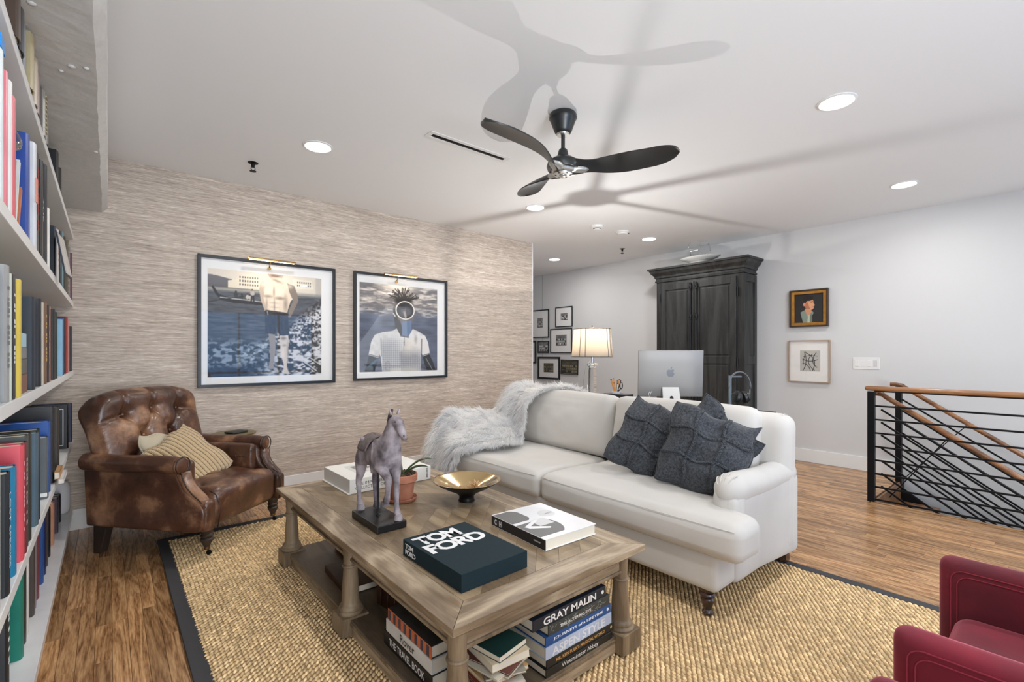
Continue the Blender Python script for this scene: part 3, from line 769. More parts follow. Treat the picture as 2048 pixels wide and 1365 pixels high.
# edge moulding under the top
def ring(mb, off0, off1, z0, z1):
    """sloped ring between offset off0 at z0 and off1 at z1 (inwards positive) as four closed strips"""
    X0, X1, Y0, Y1 = x0, x1, y0, y1
    mb.add([(X0+off0,Y0+off0,z0),(X1-off0,Y0+off0,z0),(X1-off0,Y1-off0,z0),(X0+off0,Y1-off0,z0),
            (X0+off1,Y0+off1,z1),(X1-off1,Y0+off1,z1),(X1-off1,Y1-off1,z1),(X0+off1,Y1-off1,z1)],
           [(0,3,2,1),(4,5,6,7),(0,1,5,4),(1,2,6,5),(2,3,7,6),(3,0,4,7)])
mb = MB(); ring(mb, 0.030, 0.006, TT-0.042, TT-0.027); mb.build('edge_moulding', WOODZ, tb, bevel=0.002)
mb = MB(); ring(mb, 0.040, 0.034, TT-0.056, TT-0.042); mb.build('upper_bead', WOODZ, tb, bevel=0.002)
za0, za1 = 0.343, TT-0.056
for (a,b,c_,d_,w) in ((x0+.06,x1-.06,y0+.062,y0+.082,WOODX),(x0+.06,x1-.06,y1-.082,y1-.062,WOODX),(x0+.062,x0+.082,y0+.082,y1-.082,WOODY),(x1-.082,x1-.062,y0+.082,y1-.082,WOODY)):
    B(a,b,c_,d_,za0,za1).build('apron', w, tb)
mb = MB()
for (a,b,c_,d_) in ((x0+.07,x1-.07,y0+.055,y0+.082),(x0+.07,x1-.07,y1-.082,y1-.055),(x0+.055,x0+.082,y0+.07,y1-.07),(x1-.082,x1-.055,y0+.07,y1-.07)):
    B(a,b,c_,d_,za0-0.012,za0+0.002).build('apron_bead', WOODZ, tb, bevel=0.004)
# lower shelf and plinths
B(x0+.045, x1-.045, y0+.055, y1-.055, 0.070, 0.088).build('lower_shelf', wood('shelf_oak', (84,72,58),(104,90,72),(124,108,88),'y',1,0.45,9), tb, bevel=0.002)
for (a,b,c_,d_,w) in ((x0+.05,x1-.05,y0+.06,y0+.075,WOODX),(x0+.05,x1-.05,y1-.080,y1-.065,WOODX),(x0+.05,x0+.065,y0+.075,y1-.08,WOODY),(x1-.065,x1-.05,y0+.075,y1-.08,WOODY)):
    B(a,b,c_,d_,ZB,0.071).build('skirt_board', w, tb)
for (a,b,c_,d_) in ((x0+.042,x1-.042,y0+.052,y0+.066),(x0+.042,x0+.056,y0+.066,y1-.07),(x1-.056,x1-.042,y0+.066,y1-.07),(x0+.042,x1-.042,y1-.07,y1-.056)):
    B(a,b,c_,d_,0.062,0.078).build('skirt_bead', WOODZ, tb, bevel=0.004)
cxs = (x0+0.068, x1-0.068); cys = (y0+0.078, (y0+y1)/2-0.02, y1-0.078)
for ix, cx_ in enumerate(cxs):
    for iy, cy_ in enumerate(cys):
        h = 0.066 if iy != 1 else 0.06
        B(cx_-0.060, cx_+0.060, cy_-0.060, cy_+0.060, ZB, 0.098).build('plinth', WOODZ, tb, bevel=0.003)
        prof = [(.056,.098),(.057,.106),(.053,.113),(.049,.115),(.050,.122),(.046,.130),(.041,.134),(.0385,.142),(.0375,.16),(.035,.22),(.0305,.285),(.0300,.297),(.0345,.299),(.0365,.304),(.0345,.309),(.0300,.311),(.0300,.335),(.0330,.385),(.0345,.394),(.0345,.40)]
        MB().lathe(prof, (cx_,cy_,0), 32).build('column', WOODZ, tb, smooth=True, angle=35)
# ------------------------------------------------------------------ things on the coffee table
INKW = M('ink_white', (228,228,228), 0.55); INKK = M('ink_black', (28,28,30), 0.55); INKG = M('ink_grey', (120,120,120), 0.55)
def big_book(name, label, loc, rotz, L_, W_, H_, cover, group=None, pages=None, bev=0.0012, slip=False, spine_only=None):
    """lying book. local x: depth from spine (0) to fore edge (W_), y: length 0..L_, z 0..H_"""
    t = thing(name, label, 'book', loc, rotz, group=group, world=False)
    c = 0.0035
    if slip:
        B(0, W_, 0, L_, 0, H_).build('slipcase', cover, t, bevel=bev)
    else:
        mb = MB(); mb.box(0, W_, 0, L_, 0, c); mb.box(0, W_, 0, L_, H_-c, H_); mb.build('cover', cover, t, bevel=bev)
        MB().box(0, 0.004, 0, L_, c*0.6, H_-c*0.6).build('spine', spine_only or cover, t, bevel=0.0008)
        B(0.004, W_-0.004, 0.004, L_-0.004, c, H_-c).build('pages', pages or PAGES, t)
    return t
z0 = TT + 0.0008
# dark green boxed book; its spine faces -x, long side along y
TFM = M('dark_green_cloth', (22,40,46), 0.8, spec=0.25, bump=(700,0.25,0.0008))
t = big_book('boxed_book', 'thick dark green boxed book with large white lettering on the coffee table', (0.893, 1.312, z0), math.radians(0.6), 0.402, 0.297, 0.062, TFM, slip=True)
zt = 0.062
text_part('lettering', 'TOM', INKW, t, (0.072, 0.262, zt), (0,-1,0), (1,0,0), 0.165, 0.066, bold=0.035, space=0.92) if False else None
# cover title reads along +x, lines stacked towards -y (seen from the photographer's side)
text_part('title', 'TOM', INKW, t, (0.118, 0.336, zt), (1,0,0), (0,1,0), 0.196, 0.086, bold=0.038, space=0.84)
text_part('title', 'FORD', INKW, t, (0.146, 0.243, zt), (1,0,0), (0,1,0), 0.262, 0.086, bold=0.038, space=0.84)
text_part('spine_title', 'TOM', INKW, t, (0, 0.352, 0.0425), (0,-1,0), (0,0,1), 0.062, 0.0195, bold=0.035, space=0.84)
text_part('spine_title', 'FORD', INKW, t, (0, 0.343, 0.0195), (0,-1,0), (0,0,1), 0.080, 0.0195, bold=0.035, space=0.84)
B(-0.0004, 0.004, 0.003, 0.399, 0.0035, 0.0045).build('case_seam', INKK, t)
# white book with overlapping circles, black spine
WB = M('white_gloss_card', (228,228,230), 0.25)
t = big_book('art_book', 'white coffee table book with grey circles on the cover and a black spine', (1.338, 1.372, z0), math.radians(-2.6), 0.372, 0.298, 0.047, WB, spine_only=INKK)
zt = 0.047
def disc_poly(cx, cy, r, n=48, a0=0, a1=2*PI): return [(cx+r*math.cos(a0+(a1-a0)*i/n), cy+r*math.sin(a0+(a1-a0)*i/n)) for i in range(n+(0 if abs(a1-a0-2*PI)<1e-6 else 1))]
def flat(name, poly, mat, parent, z, clip=None):
    if clip: poly = clip_poly(poly, *clip)
    return MB().prism(poly, (0,0,z), (1,0,0), (0,1,0), (0,0,0.0004)).build(name, mat, parent)
cl = (0.001, 0.297, 0.001, 0.371)
flat('pale_circle', disc_poly(0.165,0.275,0.098), M('print_pale', (214,216,218), 0.3), t, zt, cl)
flat('pale_circle', disc_poly(0.215,0.105,0.105), M('print_pale2', (220,220,222), 0.3), t, zt+0.0001, cl)
flat('grey_circle', disc_poly(0.06,0.120,0.118), M('print_grey', (92,92,92), 0.4), t, zt+0.0002, (0.001,0.297,0.03,0.19))
flat('grey_circle', disc_poly(0.03,0.285,0.095), M('print_grey', (92,92,92), 0.4), t, zt+0.0003, (0.001,0.115,0.215,0.36))
flat('white_wedge', [(0.02,0.155),(0.105,0.2),(0.125,0.19),(0.05,0.148),(0.12,0.095),(0.105,0.085),(0.03,0.13)], WB, t, zt+0.0006)
flat('pale_square', [(0.085,0.125),(0.165,0.125),(0.165,0.20),(0.085,0.20)], M('print_pale3', (200,200,200), 0.4), t, zt+0.0004)
flat('title_disc', disc_poly(0.215,0.235,0.042), M('print_pale4', (196,196,197), 0.3), t, zt+0.0005)
text_part('title', 'MEN', INKK, t, (0.222, 0.232, zt+0.0006), (0.9,0.1,0), (-0.1,0.9,0), 0.046, 0.012, space=1.3)
for yy, ch in ((0.338,'C'),(0.303,'H')):
    MB().lathe([(0.0175,0),(0.0175,0.0005)], (-0.0004,yy,0.0235), 28, (-1,0,0)).build('emblem_disc', M('ink_dim', (52,54,56), 0.4), t)
    text_part('emblem', '\u00d8' if False else ch, INKW, t, (-0.001, yy, 0.0235), (0,-1,0), (0,0,1), 0.017, 0.024, bold=0.03)
text_part('publisher', 'ASSOULINE', INKW, t, (0, 0.05, 0.026), (0,-1,0), (0,0,1), 0.044, 0.006, bold=0.03)
# large white clamshell book behind the horse
CL = M('ivory_linen', (226,224,218), 0.6, bump=(600,0.15,0.0006))
t = thing('clamshell_book', 'large white clamshell box book at the far end of the coffee table, behind the horse', 'book', (1.035, 2.632, z0), math.radians(0.4), world=False)
LX, LY, LZ = 0.525, 0.41, 0.083
B(-0.012, 0.004, -0.004, LY+0.004, 0, 0.006).build('base_lip', CL, t, bevel=0.001)
B(0, LX, 0, LY, 0.0, LZ).build('box', CL, t, bevel=0.0025)
flat('cover_panel', [(0.09,0.12),(0.30,0.12),(0.30,0.33),(0.09,0.33)], M('print_dove', (206,204,200), 0.6), t, LZ)
flat('cover_figure', [(0.12,0.15),(0.17,0.15),(0.17,0.30),(0.12,0.30)], M('print_taupe', (140,134,128), 0.6), t, LZ+0.0004)
flat('cover_figure', [(0.19,0.20),(0.27,0.20),(0.27,0.25),(0.19,0.25)], M('print_taupe', (140,134,128), 0.6), t, LZ+0.0004)
text_part('title', 'THE IMPOSSIBLE', INKK, t, (0.128, 0, 0.052), (1,0,0), (0,0,1), 0.19, 0.017)
text_part('title', 'COLLECTION OF', INKK, t, (0.124, 0, 0.028), (1,0,0), (0,0,1), 0.182, 0.017)
text_part('publisher', 'ASSOULINE', INKK, t, (0.497, 0, 0.043), (0,0,1), (-1,0,0), 0.062, 0.011, bold=0.03)
rib = MB(); rib.grid(8, 1, lambda a, b: (LX-0.006+0.055*a, 0.0-0.05*a+0.012*b, 0.0035+0.012*(1-a)*(1-a)))
rib.build('ribbon', M('red_ribbon', (170,24,38), 0.5), t, solid=0.001)
# black pen behind the pot
t = thing('marker_pen', 'short black marker pen lying behind the terracotta pot', 'pen', (1.33, 2.50, z0+0.008))
MB().lathe([(0.0001,-0.001),(0.0065,0),(0.007,0.004),(0.007,0.075),(0.0055,0.08),(0.0055,0.12),(0.003,0.124)], (1.22,2.555,z0+0.0075), 16, (0.86,-0.5,0)).build('barrel', M('pen_black', (22,24,28), 0.35), t, smooth=True, angle=35)
# terracotta pot with an orchid plant
pc = (1.212, 2.352, z0)
TER = M('terracotta', (172,114,88), 0.8, vary=(14,0.16,(150,96,72)), bump=(200,0.1,0.0006))
t = thing('terracotta_saucer', 'round terracotta saucer under the flower pot on the coffee table', 'saucer', pc)
MB().lathe([(0.066,0),(0.074,0.003),(0.083,0.018),(0.084,0.021),(0.080,0.022),(0.071,0.007),(0.0001,0.006)], pc, 48).build('saucer', TER, t, smooth=True, angle=50)
t = thing('orchid_pot', 'terracotta pot with strappy green orchid leaves, behind the horse sculpture', 'potted plant', (pc[0], pc[1], z0+0.0065))
q = (pc[0], pc[1], z0+0.0065)
MB().lathe([(0.0001,0),(0.057,0),(0.059,0.004),(0.069,0.098),(0.0695,0.1),(0.0785,0.1),(0.0825,0.103),(0.0835,0.137),(0.081,0.140),(0.0755,0.140),(0.072,0.128),(0.0001,0.126)], q, 56).build('pot', TER, t, smooth=True, angle=40)
MB().lathe([(0.0722,0),(0.055,0.008),(0.03,0.012),(0.0001,0.013)], (q[0],q[1],q[2]+0.122), 28).build('potting_bark', M('bark_soil', (58,46,36), 0.95, bump=(60,1.0,0.01)), t, smooth=True)
ch = MB(); rr = random.Random(8)
for i in range(170):
    a = rr.uniform(0,2*PI); rad = 0.068*math.sqrt(rr.random())
    c = Vector((q[0]+rad*math.cos(a), q[1]+rad*math.sin(a), q[2]+0.132+rr.uniform(0,0.012)))
    R = Euler((rr.uniform(0,3),rr.uniform(0,3),rr.uniform(0,3))).to_matrix(); ch.cbox(c, (0.016*rr.uniform(.5,1.2),0.005,0.003), R)
ch.build('bark_chips', M('moss_bark', (98,86,66), 0.95, vary=(70,0.5)), t, kind='stuff')
LEAF = M('orchid_leaf', (58,84,44), 0.35, vary=(18,0.3,(34,58,30)), spec=0.5)
def leaf(parent, base, dirv, L_, W_, rise, droop, mat=LEAF):
    base = Vector(base); d = Vector(dirv).normalized(); sd = d.cross(Vector((0,0,1))).normalized(); mb = MB(); n = 14
    def f(a, b):
        w = W_*math.sin(PI*min(1,(a*0.93+0.05)))**0.7*(1-0.2*a); s_ = (b-0.5)*2
        p = base + d*(L_*a) + Vector((0,0, rise*math.sin(a*PI*0.55) - droop*a*a)) + sd*(w*0.5*s_)
        p.z += abs(s_)*w*0.28; return p
    mb.grid(n, 6, f); o = mb.build('leaf', mat, parent, smooth=True, solid=0.0016); return o
top = (q[0], q[1], q[2]+0.130)
for d_, L_, W_, ri, dr in [((0.8,-0.55,0),0.16,0.034,0.085,0.0),((0.75,-0.62,0),0.145,0.036,0.055,0.012),((-0.5,0.8,0),0.15,0.034,0.10,0.02),((-0.9,-0.1,0),0.12,0.032,0.11,0.02),((0.2,0.95,0),0.13,0.034,0.06,0.01)]:
    leaf(t, top, d_, L_, W_, ri, dr)
# brass bowl on a black foot
bc_ = (1.478, 2.122, z0)
GOLD = M('polished_brass', (208,184,138), 0.12, metal=1.0, bump=(5,0.25,0.02))
BLKB = M('black_bronze', (26,25,25), 0.35, metal=0.5)
t = thing('footed_bowl', 'shallow footed bowl, polished gold inside and black outside, on the coffee table', 'bowl', bc_)
MB().lathe([(0.0001,0.0005),(0.043,0.0005),(0.044,0.004),(0.040,0.016),(0.041,0.030),(0.060,0.047),(0.110,0.070),(0.150,0.092),(0.172,0.106),(0.182,0.1135),(0.1825,0.1155)], bc_, 72, cap=False).build('foot', BLKB, t, smooth=True, angle=60)
MB().lathe([(0.1825,0.1155),(0.1815,0.1165),(0.170,0.112),(0.140,0.098),(0.105,0.083),(0.060,0.064),(0.030,0.058),(0.0001,0.057)], bc_, 72, cap=False).build('basin', GOLD, t, smooth=True)
rr = random.Random(12)
CORAL = M('dried_coral', (196,160,120), 0.85)
t = thing('dried_coral', 'tan branching dried coral lying in the gold bowl', 'coral', (bc_[0]+0.0, bc_[1]-0.03, z0+0.075))
mb = MB(); c0 = Vector((bc_[0]+0.005, bc_[1]-0.06, z0+0.084))
for i in range(26):
    d = Vector((rr.uniform(-1,1), rr.uniform(-1,1), rr.uniform(0.15,0.9))).normalized(); p = c0.copy(); pts = [p.copy()]
    for s_ in range(4):
        d = (d + Vector((rr.uniform(-.5,.5),rr.uniform(-.5,.5),rr.uniform(-.3,.3)))).normalized(); p = p + d*0.011; pts.append(p.copy())
    mb.tube(pts, [0.003,0.0028,0.0024,0.002,0.0012], 5)
mb.build('branches', CORAL, t, smooth=True, kind='stuff')
t = thing('wood_cross', 'small crossed sticks of pale driftwood in the gold bowl', 'driftwood', (bc_[0]-0.05, bc_[1]-0.01, z0+0.075))
for (a, b) in (((-0.085,-0.035,0.086),(-0.005,-0.055,0.0815)),((-0.055,-0.085,0.084),(-0.045,0.0,0.084))):
    A_ = Vector(bc_)+Vector(a); B_ = Vector(bc_)+Vector(b)
    MB().tube([A_, (A_+B_)/2, B_], [0.0075,0.0085,0.007], 4, flat=0.6).build('stick', M('driftwood', (188,150,112), 0.85, vary=(40,0.3)), t)
# ------------------------------------------------------------------ horse sculpture on its stand
hc = (0.972, 2.125, z0)
t = thing('horse_sculpture', 'mottled grey-purple carved horse on a black rod and square base', 'sculpture', hc, math.radians(-90), world=False)
BASEM = M('satin_black_wood', (20,20,22), 0.33)
MB().cbox((0.005,0,0.0165),(0.29,0.142,0.033)).build('stand_base', BASEM, t, bevel=0.003)
MB().cyl((0,0,0.033),(0,0,0.262),0.0062,n=20).build('rod', BASEM, t, smooth=True, angle=40)
MB().lathe([(0.011,0),(0.011,0.003),(0.007,0.006)], (0,0,0.033), 20).build('rod_collar', BASEM, t, smooth=True, angle=40)
HORSE = M('weathered_lilac_stone', (166,156,160), 0.75, vary=(16,0.4,(88,80,84)), bump=(55,0.6,0.004))
N, L = nt(HORSE)
def skin(name, pts, edges, radii, mat, parent, sub=2, root=0):
    me = bpy.data.meshes.new(name); me.from_pydata([tuple(p) for p in pts], edges, []); me.update()
    o = bpy.data.objects.new(name, me); COL.objects.link(o)
    md = o.modifiers.new('skin', 'SKIN'); md.use_smooth_shade = True
    sv = me.skin_vertices[0].data
    for i, r in enumerate(radii):
        sv[i].radius = (r, r) if not isinstance(r, tuple) else r
        sv[i].use_root = (i == root)
    s_ = o.modifiers.new('sub', 'SUBSURF'); s_.levels = sub; s_.render_levels = sub
    rm = o.modifiers.new('rem', 'REMESH'); rm.mode = 'VOXEL'; rm.voxel_size = 0.0035; rm.use_smooth_shade = True
    sm = o.modifiers.new('sm', 'SMOOTH'); sm.factor = 0.6; sm.iterations = 5
    dg = bpy.context.evaluated_depsgraph_get(); nm = bpy.data.meshes.new_from_object(o.evaluated_get(dg))
    bpy.data.objects.remove(o); bpy.data.meshes.remove(me)
    nm.name = name; nm.materials.clear(); nm.materials.append(mat); nm.shade_smooth()
    ob = bpy.data.objects.new(name, nm); COL.objects.link(ob); ob.parent = parent
    return ob
P = []; R_ = []; Ed = []
def chain(lst, start=None):
    prev = start
    for (p, r) in lst:
        P.append(p); R_.append(r); i = len(P)-1
        if prev is not None: Ed.append((prev, i))
        prev = i
    return prev
Zb = 0.0
chain([((0,0,0.320),(.064,.070))])                       # 0 barrel (root)
chain([((0.060,0,0.318),(.067,.073)), ((0.118,0,0.330),(.062,.066))], 0)      # 1,2 ribs, chest
sh = 2
nk = chain([((0.146,0,0.385),(.046,.056)), ((0.160,0.0,0.440),(.033,.045)), ((0.168,0.002,0.482),(.027,.034))], sh)  # neck
hd = chain([((0.192,0.006,0.486),(.024,.030)), ((0.220,0.010,0.458),(.021,.026)), ((0.240,0.013,0.430),(.0155,.018)), ((0.250,0.015,0.414),(.0145,.015))], nk)
rp = chain([((-0.062,0,0.326),(.064,.066)), ((-0.118,0,0.330),(.059,.062)), ((-0.140,0,0.312),(.036,.040))], 0)
# hind legs
for s_ in (-1, 1):
    dx = -0.012 if s_ < 0 else 0.012
    chain([((-0.118+dx,0.034*s_,0.268),.034), ((-0.108+dx,0.036*s_,0.222),.024), ((-0.138+dx,0.037*s_,0.176),.0155), ((-0.130+dx,0.037*s_,0.120),.0115), ((-0.122+dx,0.037*s_,0.090),.0135), ((-0.114+dx,0.037*s_,0.076),.0165), ((-0.110+dx,0.037*s_,0.064),.018)], len(P)-2 if False else 11)
# front legs: left straight, right raised
chain([((0.118,0.034,0.272),.032), ((0.122,0.036,0.222),.0185), ((0.126,0.036,0.180),.0165), ((0.124,0.036,0.130),.0115), ((0.126,0.036,0.095),.0135), ((0.136,0.036,0.076),.0165), ((0.140,0.036,0.062),.018)], sh)
chain([((0.124,-0.034,0.272),.032), ((0.168,-0.036,0.254),.021), ((0.200,-0.037,0.244),.018), ((0.196,-0.037,0.205),.0125), ((0.186,-0.037,0.168),.0135), ((0.178,-0.037,0.152),.0165), ((0.172,-0.037,0.140),.018)], sh)
# tail stub
chain([((-0.158,0,0.300),.016), ((-0.172,0,0.284),.011)], 12 if False else 12)
P2 = [(x*0.94, y, (z-0.33)*1.05+0.335) for x,y,z in P]
print('HORSE idx', len(P))
body = skin('body', P2, Ed, R_, HORSE, t, 2, 0)
def hp(x,y,z): return (x*0.94, y, (z-0.33)*1.05+0.335)
HD = M('dark_mane', (62,54,58), 0.8, bump=(90,0.6,0.003))
mb = MB(); mb.tube([hp(0.150,0.003,0.528),hp(0.128,0.003,0.500),hp(0.118,0.002,0.455),hp(0.100,0.0,0.410),hp(0.075,0,0.390)], [0.006,0.011,0.013,0.012,0.006], 8, flat=2.0 if False else 0.8)
mb.build('mane', HD, t, smooth=True)
for s_ in (-1,1):
    a = Vector(hp(0.172,0.003+0.016*s_,0.508)); 
    MB().tube([a, a+Vector((0.0,0.004*s_,0.012)), a+Vector((0.003,0.006*s_,0.018)), a+Vector((0.006,0.005*s_,0.024))], [0.0085,0.009,0.007,0.002], 8, flat=0.6).build('ear', HORSE, t, smooth=True)
    MB().lathe([(0.0001,-.003),(0.0045,0),(0.0001,.003)], hp(0.210,0.008+0.0185*s_,0.482), 10, (0.2,s_,0)).build('eye', HD, t, smooth=True)
    MB().lathe([(0.0001,-.001),(0.0035,0),(0.0001,.001)], hp(0.262,0.015+0.009*s_,0.428), 8, (1,s_,0)).build('nostril', HD, t)
    # saddle flap
    mb = MB()
    def f(a, b, s_=s_):
        an = (a-0.5)*2; x = 0.062*an*(1-0.25*b) - 0.015
        th = b*1.35; rr_ = 0.076
        return hp(x, s_*rr_*math.sin(th)*1.02, 0.320+rr_*math.cos(th) + 0.006*an*an)
    mb.grid(10, 10, f); mb.build('saddle_flap', M('saddle_stone', (112,100,98), 0.8, vary=(60,0.35), bump=(200,0.5,0.001)), t, smooth=True, solid=0.006)
MB().tube([hp(-0.075,0,0.395),hp(-0.055,0,0.392),hp(-0.015,0,0.388),hp(0.03,0,0.392),hp(0.048,0,0.400)], [0.014,0.024,0.026,0.022,0.010], 10, flat=0.4).build('saddle_seat', M('saddle_stone', (112,100,98), 0.8), t, smooth=True)
for nm, (hx, hy, hz) in (('h1',(-0.122,-0.037,0.05)),('h2',(-0.098,0.037,0.05)),('h3',(0.144,0.036,0.048)),('h4',(0.164,-0.037,0.122))):
    MB().lathe([(0.020,0),(0.0205,0.004),(0.0165,0.020),(0.015,0.026)], hp(hx,hy,hz), 16, (0.15 if nm!='h4' else -0.35,0,1)).build('hoof', HORSE, t, smooth=True, angle=50)
mb = MB(); mb.tube([hp(0.262,0.0+0.015,0.417), hp(0.238,0.013,0.428-0.014), hp(0.225,0.010,0.430)], [0.009,0.009,0.006], 8)
mb.build('jaw', HORSE, t, smooth=True)
# ------------------------------------------------------------------ books under the table
zs = 0.0895
def stack_right():
    data = [('Westminster Abbey', '#191b1d', '#e4e4e0', 0.031, 0.375, 0.30, 'black book reading Westminster Abbey, bottom of the stack under the table end', 0.55, 0.0),
            ('MR. KEN FULK\u2019S MAGICAL WORLD', '#20201f', '#cf9d5b', 0.033, 0.385, 0.31, 'black book with gold lettering reading MAGICAL WORLD, second from the stack bottom', 0.72, 0.004),
            ('ASPEN STYLE', '#b3bfd6', '#dcdde0', 0.045, 0.372, 0.31, 'pale blue book reading ASPEN STYLE in the stack under the table', 0.8, -0.002),
            ('JOURNEYS of a LIFETIME', '#1f4f8a', '#e8eef2', 0.036, 0.368, 0.28, 'royal blue book reading JOURNEYS OF A LIFETIME under the table', 0.76, 0.0),
            ('THE ALTERING EYE', '#3c3e3c', '#e2e2e0', 0.041, 0.345, 0.27, 'grey photographic book reading THE ALTERING EYE, second from the stack top', 0.5, 0.012),
            ('GRAY MALIN', '#1c2330', '#e9e7e2', 0.041, 0.398, 0.25, 'midnight blue book with bold white capitals on top of the stack under the table', 0.72, -0.062)]
    z = zs
    for k, (txt, col, ink, th, L_, W_, lab, fr_, dx) in enumerate(data):
        # spine faces -y ; local: x along spine
        t = thing('stacked_book', lab, 'book', (1.186+dx, 1.212 + 0.002*(k % 2), z), 0, group='stack of large books on the lower shelf', world=False)
        c = 0.003; mt = cover_mat(col)
        mb = MB(); mb.box(0,L_,0,W_,0,c); mb.box(0,L_,0,W_,th-c-0.0006,th-0.0006); mb.build('cover', mt, t, bevel=0.0008)
        B(0,L_,-0.001,0.0035,0.0008,th-0.0015).build('spine', mt, t, bevel=0.0012)
        B(0.004,L_-0.004,0.004,W_-0.004,c,th-c-0.0006).build('pages', PAGES, t)
        w = L_*fr_; inkm = M('ink_'+ink, ink, 0.5)
        text_part('spine_title', txt, inkm, t, (L_*0.5-0.005 if k != 4 else L_*0.42, -0.001, th*0.47), (1,0,0), (0,0,1), w, th*(0.66 if k in (0,5) else 0.66 if k == 2 else 0.36 if k != 4 else 0.26), bold=0.02 if k not in (0,) else 0.0)
        if k in (1, 3, 5):
            MB().lathe([(th*0.18,0),(th*0.18,0.0004)], (L_-0.02,-0.001,th*0.5), 20, (0,-1,0)).build('spine_emblem', inkm, t)
        if k == 4:
            rr = random.Random(3); mb = MB()
            for q_ in range(60):
                a = rr.uniform(0.01, L_-0.02); mb.cbox((a,-0.0012,rr.uniform(0.006,th-0.008)),(rr.uniform(.004,.02),0.0004,0.0012),Matrix.Rotation(rr.uniform(-1,1),3,'Y'))
            mb.build('spine_picture', M('ink_mist', (150,152,148), 0.6), t, kind='stuff')
        z += th
stack_right()
def stack_left():
    data = [('THE TRAVEL BOOK', '#1b1b1b', '#e6e6e6', 0.055, 0.37, 0.29, 'black book reading THE TRAVEL BOOK, bottom of the short stack', 0.70, 0.0, 0.5),
            ('Rover', '#d9d8d6', '#2a2a2a', 0.050, 0.35, 0.28, 'white book with tall thin black lettering between the black and the striped book', 0.30, 0.004, 0.6),
            ('VOYAGE', '#c9683e', '#e8e4dc', 0.045, 0.33, 0.27, 'orange and navy striped book on top of the short stack', 0.40, 0.012, 0.4)]
    z = zs
    for k, (txt, col, ink, th, L_, W_, lab, fr_, dy, hh) in enumerate(data):
        # spine faces -x: reads from far (+y) to near (-y)
        t = thing('stacked_book', lab, 'book', (0.842+0.002*k, 1.415+dy, z), 0, group='short stack of books on the lower shelf', world=False)
        c = 0.003; mt = cover_mat(col)
        mb = MB(); mb.box(0,W_,0,L_,0,c); mb.box(0,W_,0,L_,th-c-0.0006,th-0.0006); mb.build('cover', mt if k < 2 else cover_mat('#3c3a38'), t, bevel=0.0008)
        B(-0.001,0.0035,0,L_,0.0008,th-0.0015).build('spine', mt, t, bevel=0.0012)
        B(0.004,W_-0.004,0.004,L_-0.004,c,th-c-0.0006).build('pages', PAGES, t)
        if k == 2:
            for q_ in range(8): MB().box(-0.0018,0.0,0.012+q_*0.042,0.03+q_*0.042,0.004,th-0.005).build('navy_stripe', cover_mat('#2a3350'), t)
            print_cov = MB().box(0.02,W_-0.015,0.02,L_-0.02,th-0.0008,th-0.0002).build('cover_picture', M('dark_engraving', (62,60,58), 0.35, vary=(16,0.7,(28,26,26))), t)
        if k < 2: text_part('spine_title', txt, M('ink_'+ink, ink, 0.5), t, (-0.001 if k < 2 else -0.002, L_*0.5, th*0.5), (0,-1,0), (0,0,1), L_*fr_*1.05, th*hh, bold=0.015)
        z += th
stack_left()
LEA = M('brown_book_leather', (66,36,22), 0.35, vary=(25,0.35))
for (lab, loc, rz, L_, W_, H_) in [('brown leather album lying on the lower shelf by the middle column', (0.862,2.235,zs), -2, 0.33, 0.27, 0.034),
                                   ('tan spined leather book on the lower shelf near the far column', (1.02,2.60,zs), 0, 0.22, 0.20, 0.045),
                                   ('thick ribbed leather volume deep under the table behind the middle column', (0.99,1.79,zs+0.0), 8, 0.30, 0.24, 0.085)]:
    t = big_book('leather_book', lab, loc, math.radians(rz), L_, W_, H_, LEA if 'tan' not in lab else M('tan_book_leather', (150,92,58), 0.35, vary=(25,0.3)))
    if 'ribbed' in lab:
        for q_ in range(5): MB().tube([(-0.002, 0.04+q_*0.055, 0.004),(-0.0035,0.04+q_*0.055,0.04),(-0.002,0.04+q_*0.055,0.081)], 0.004, 6).build('spine_rib', LEA, t, smooth=True)
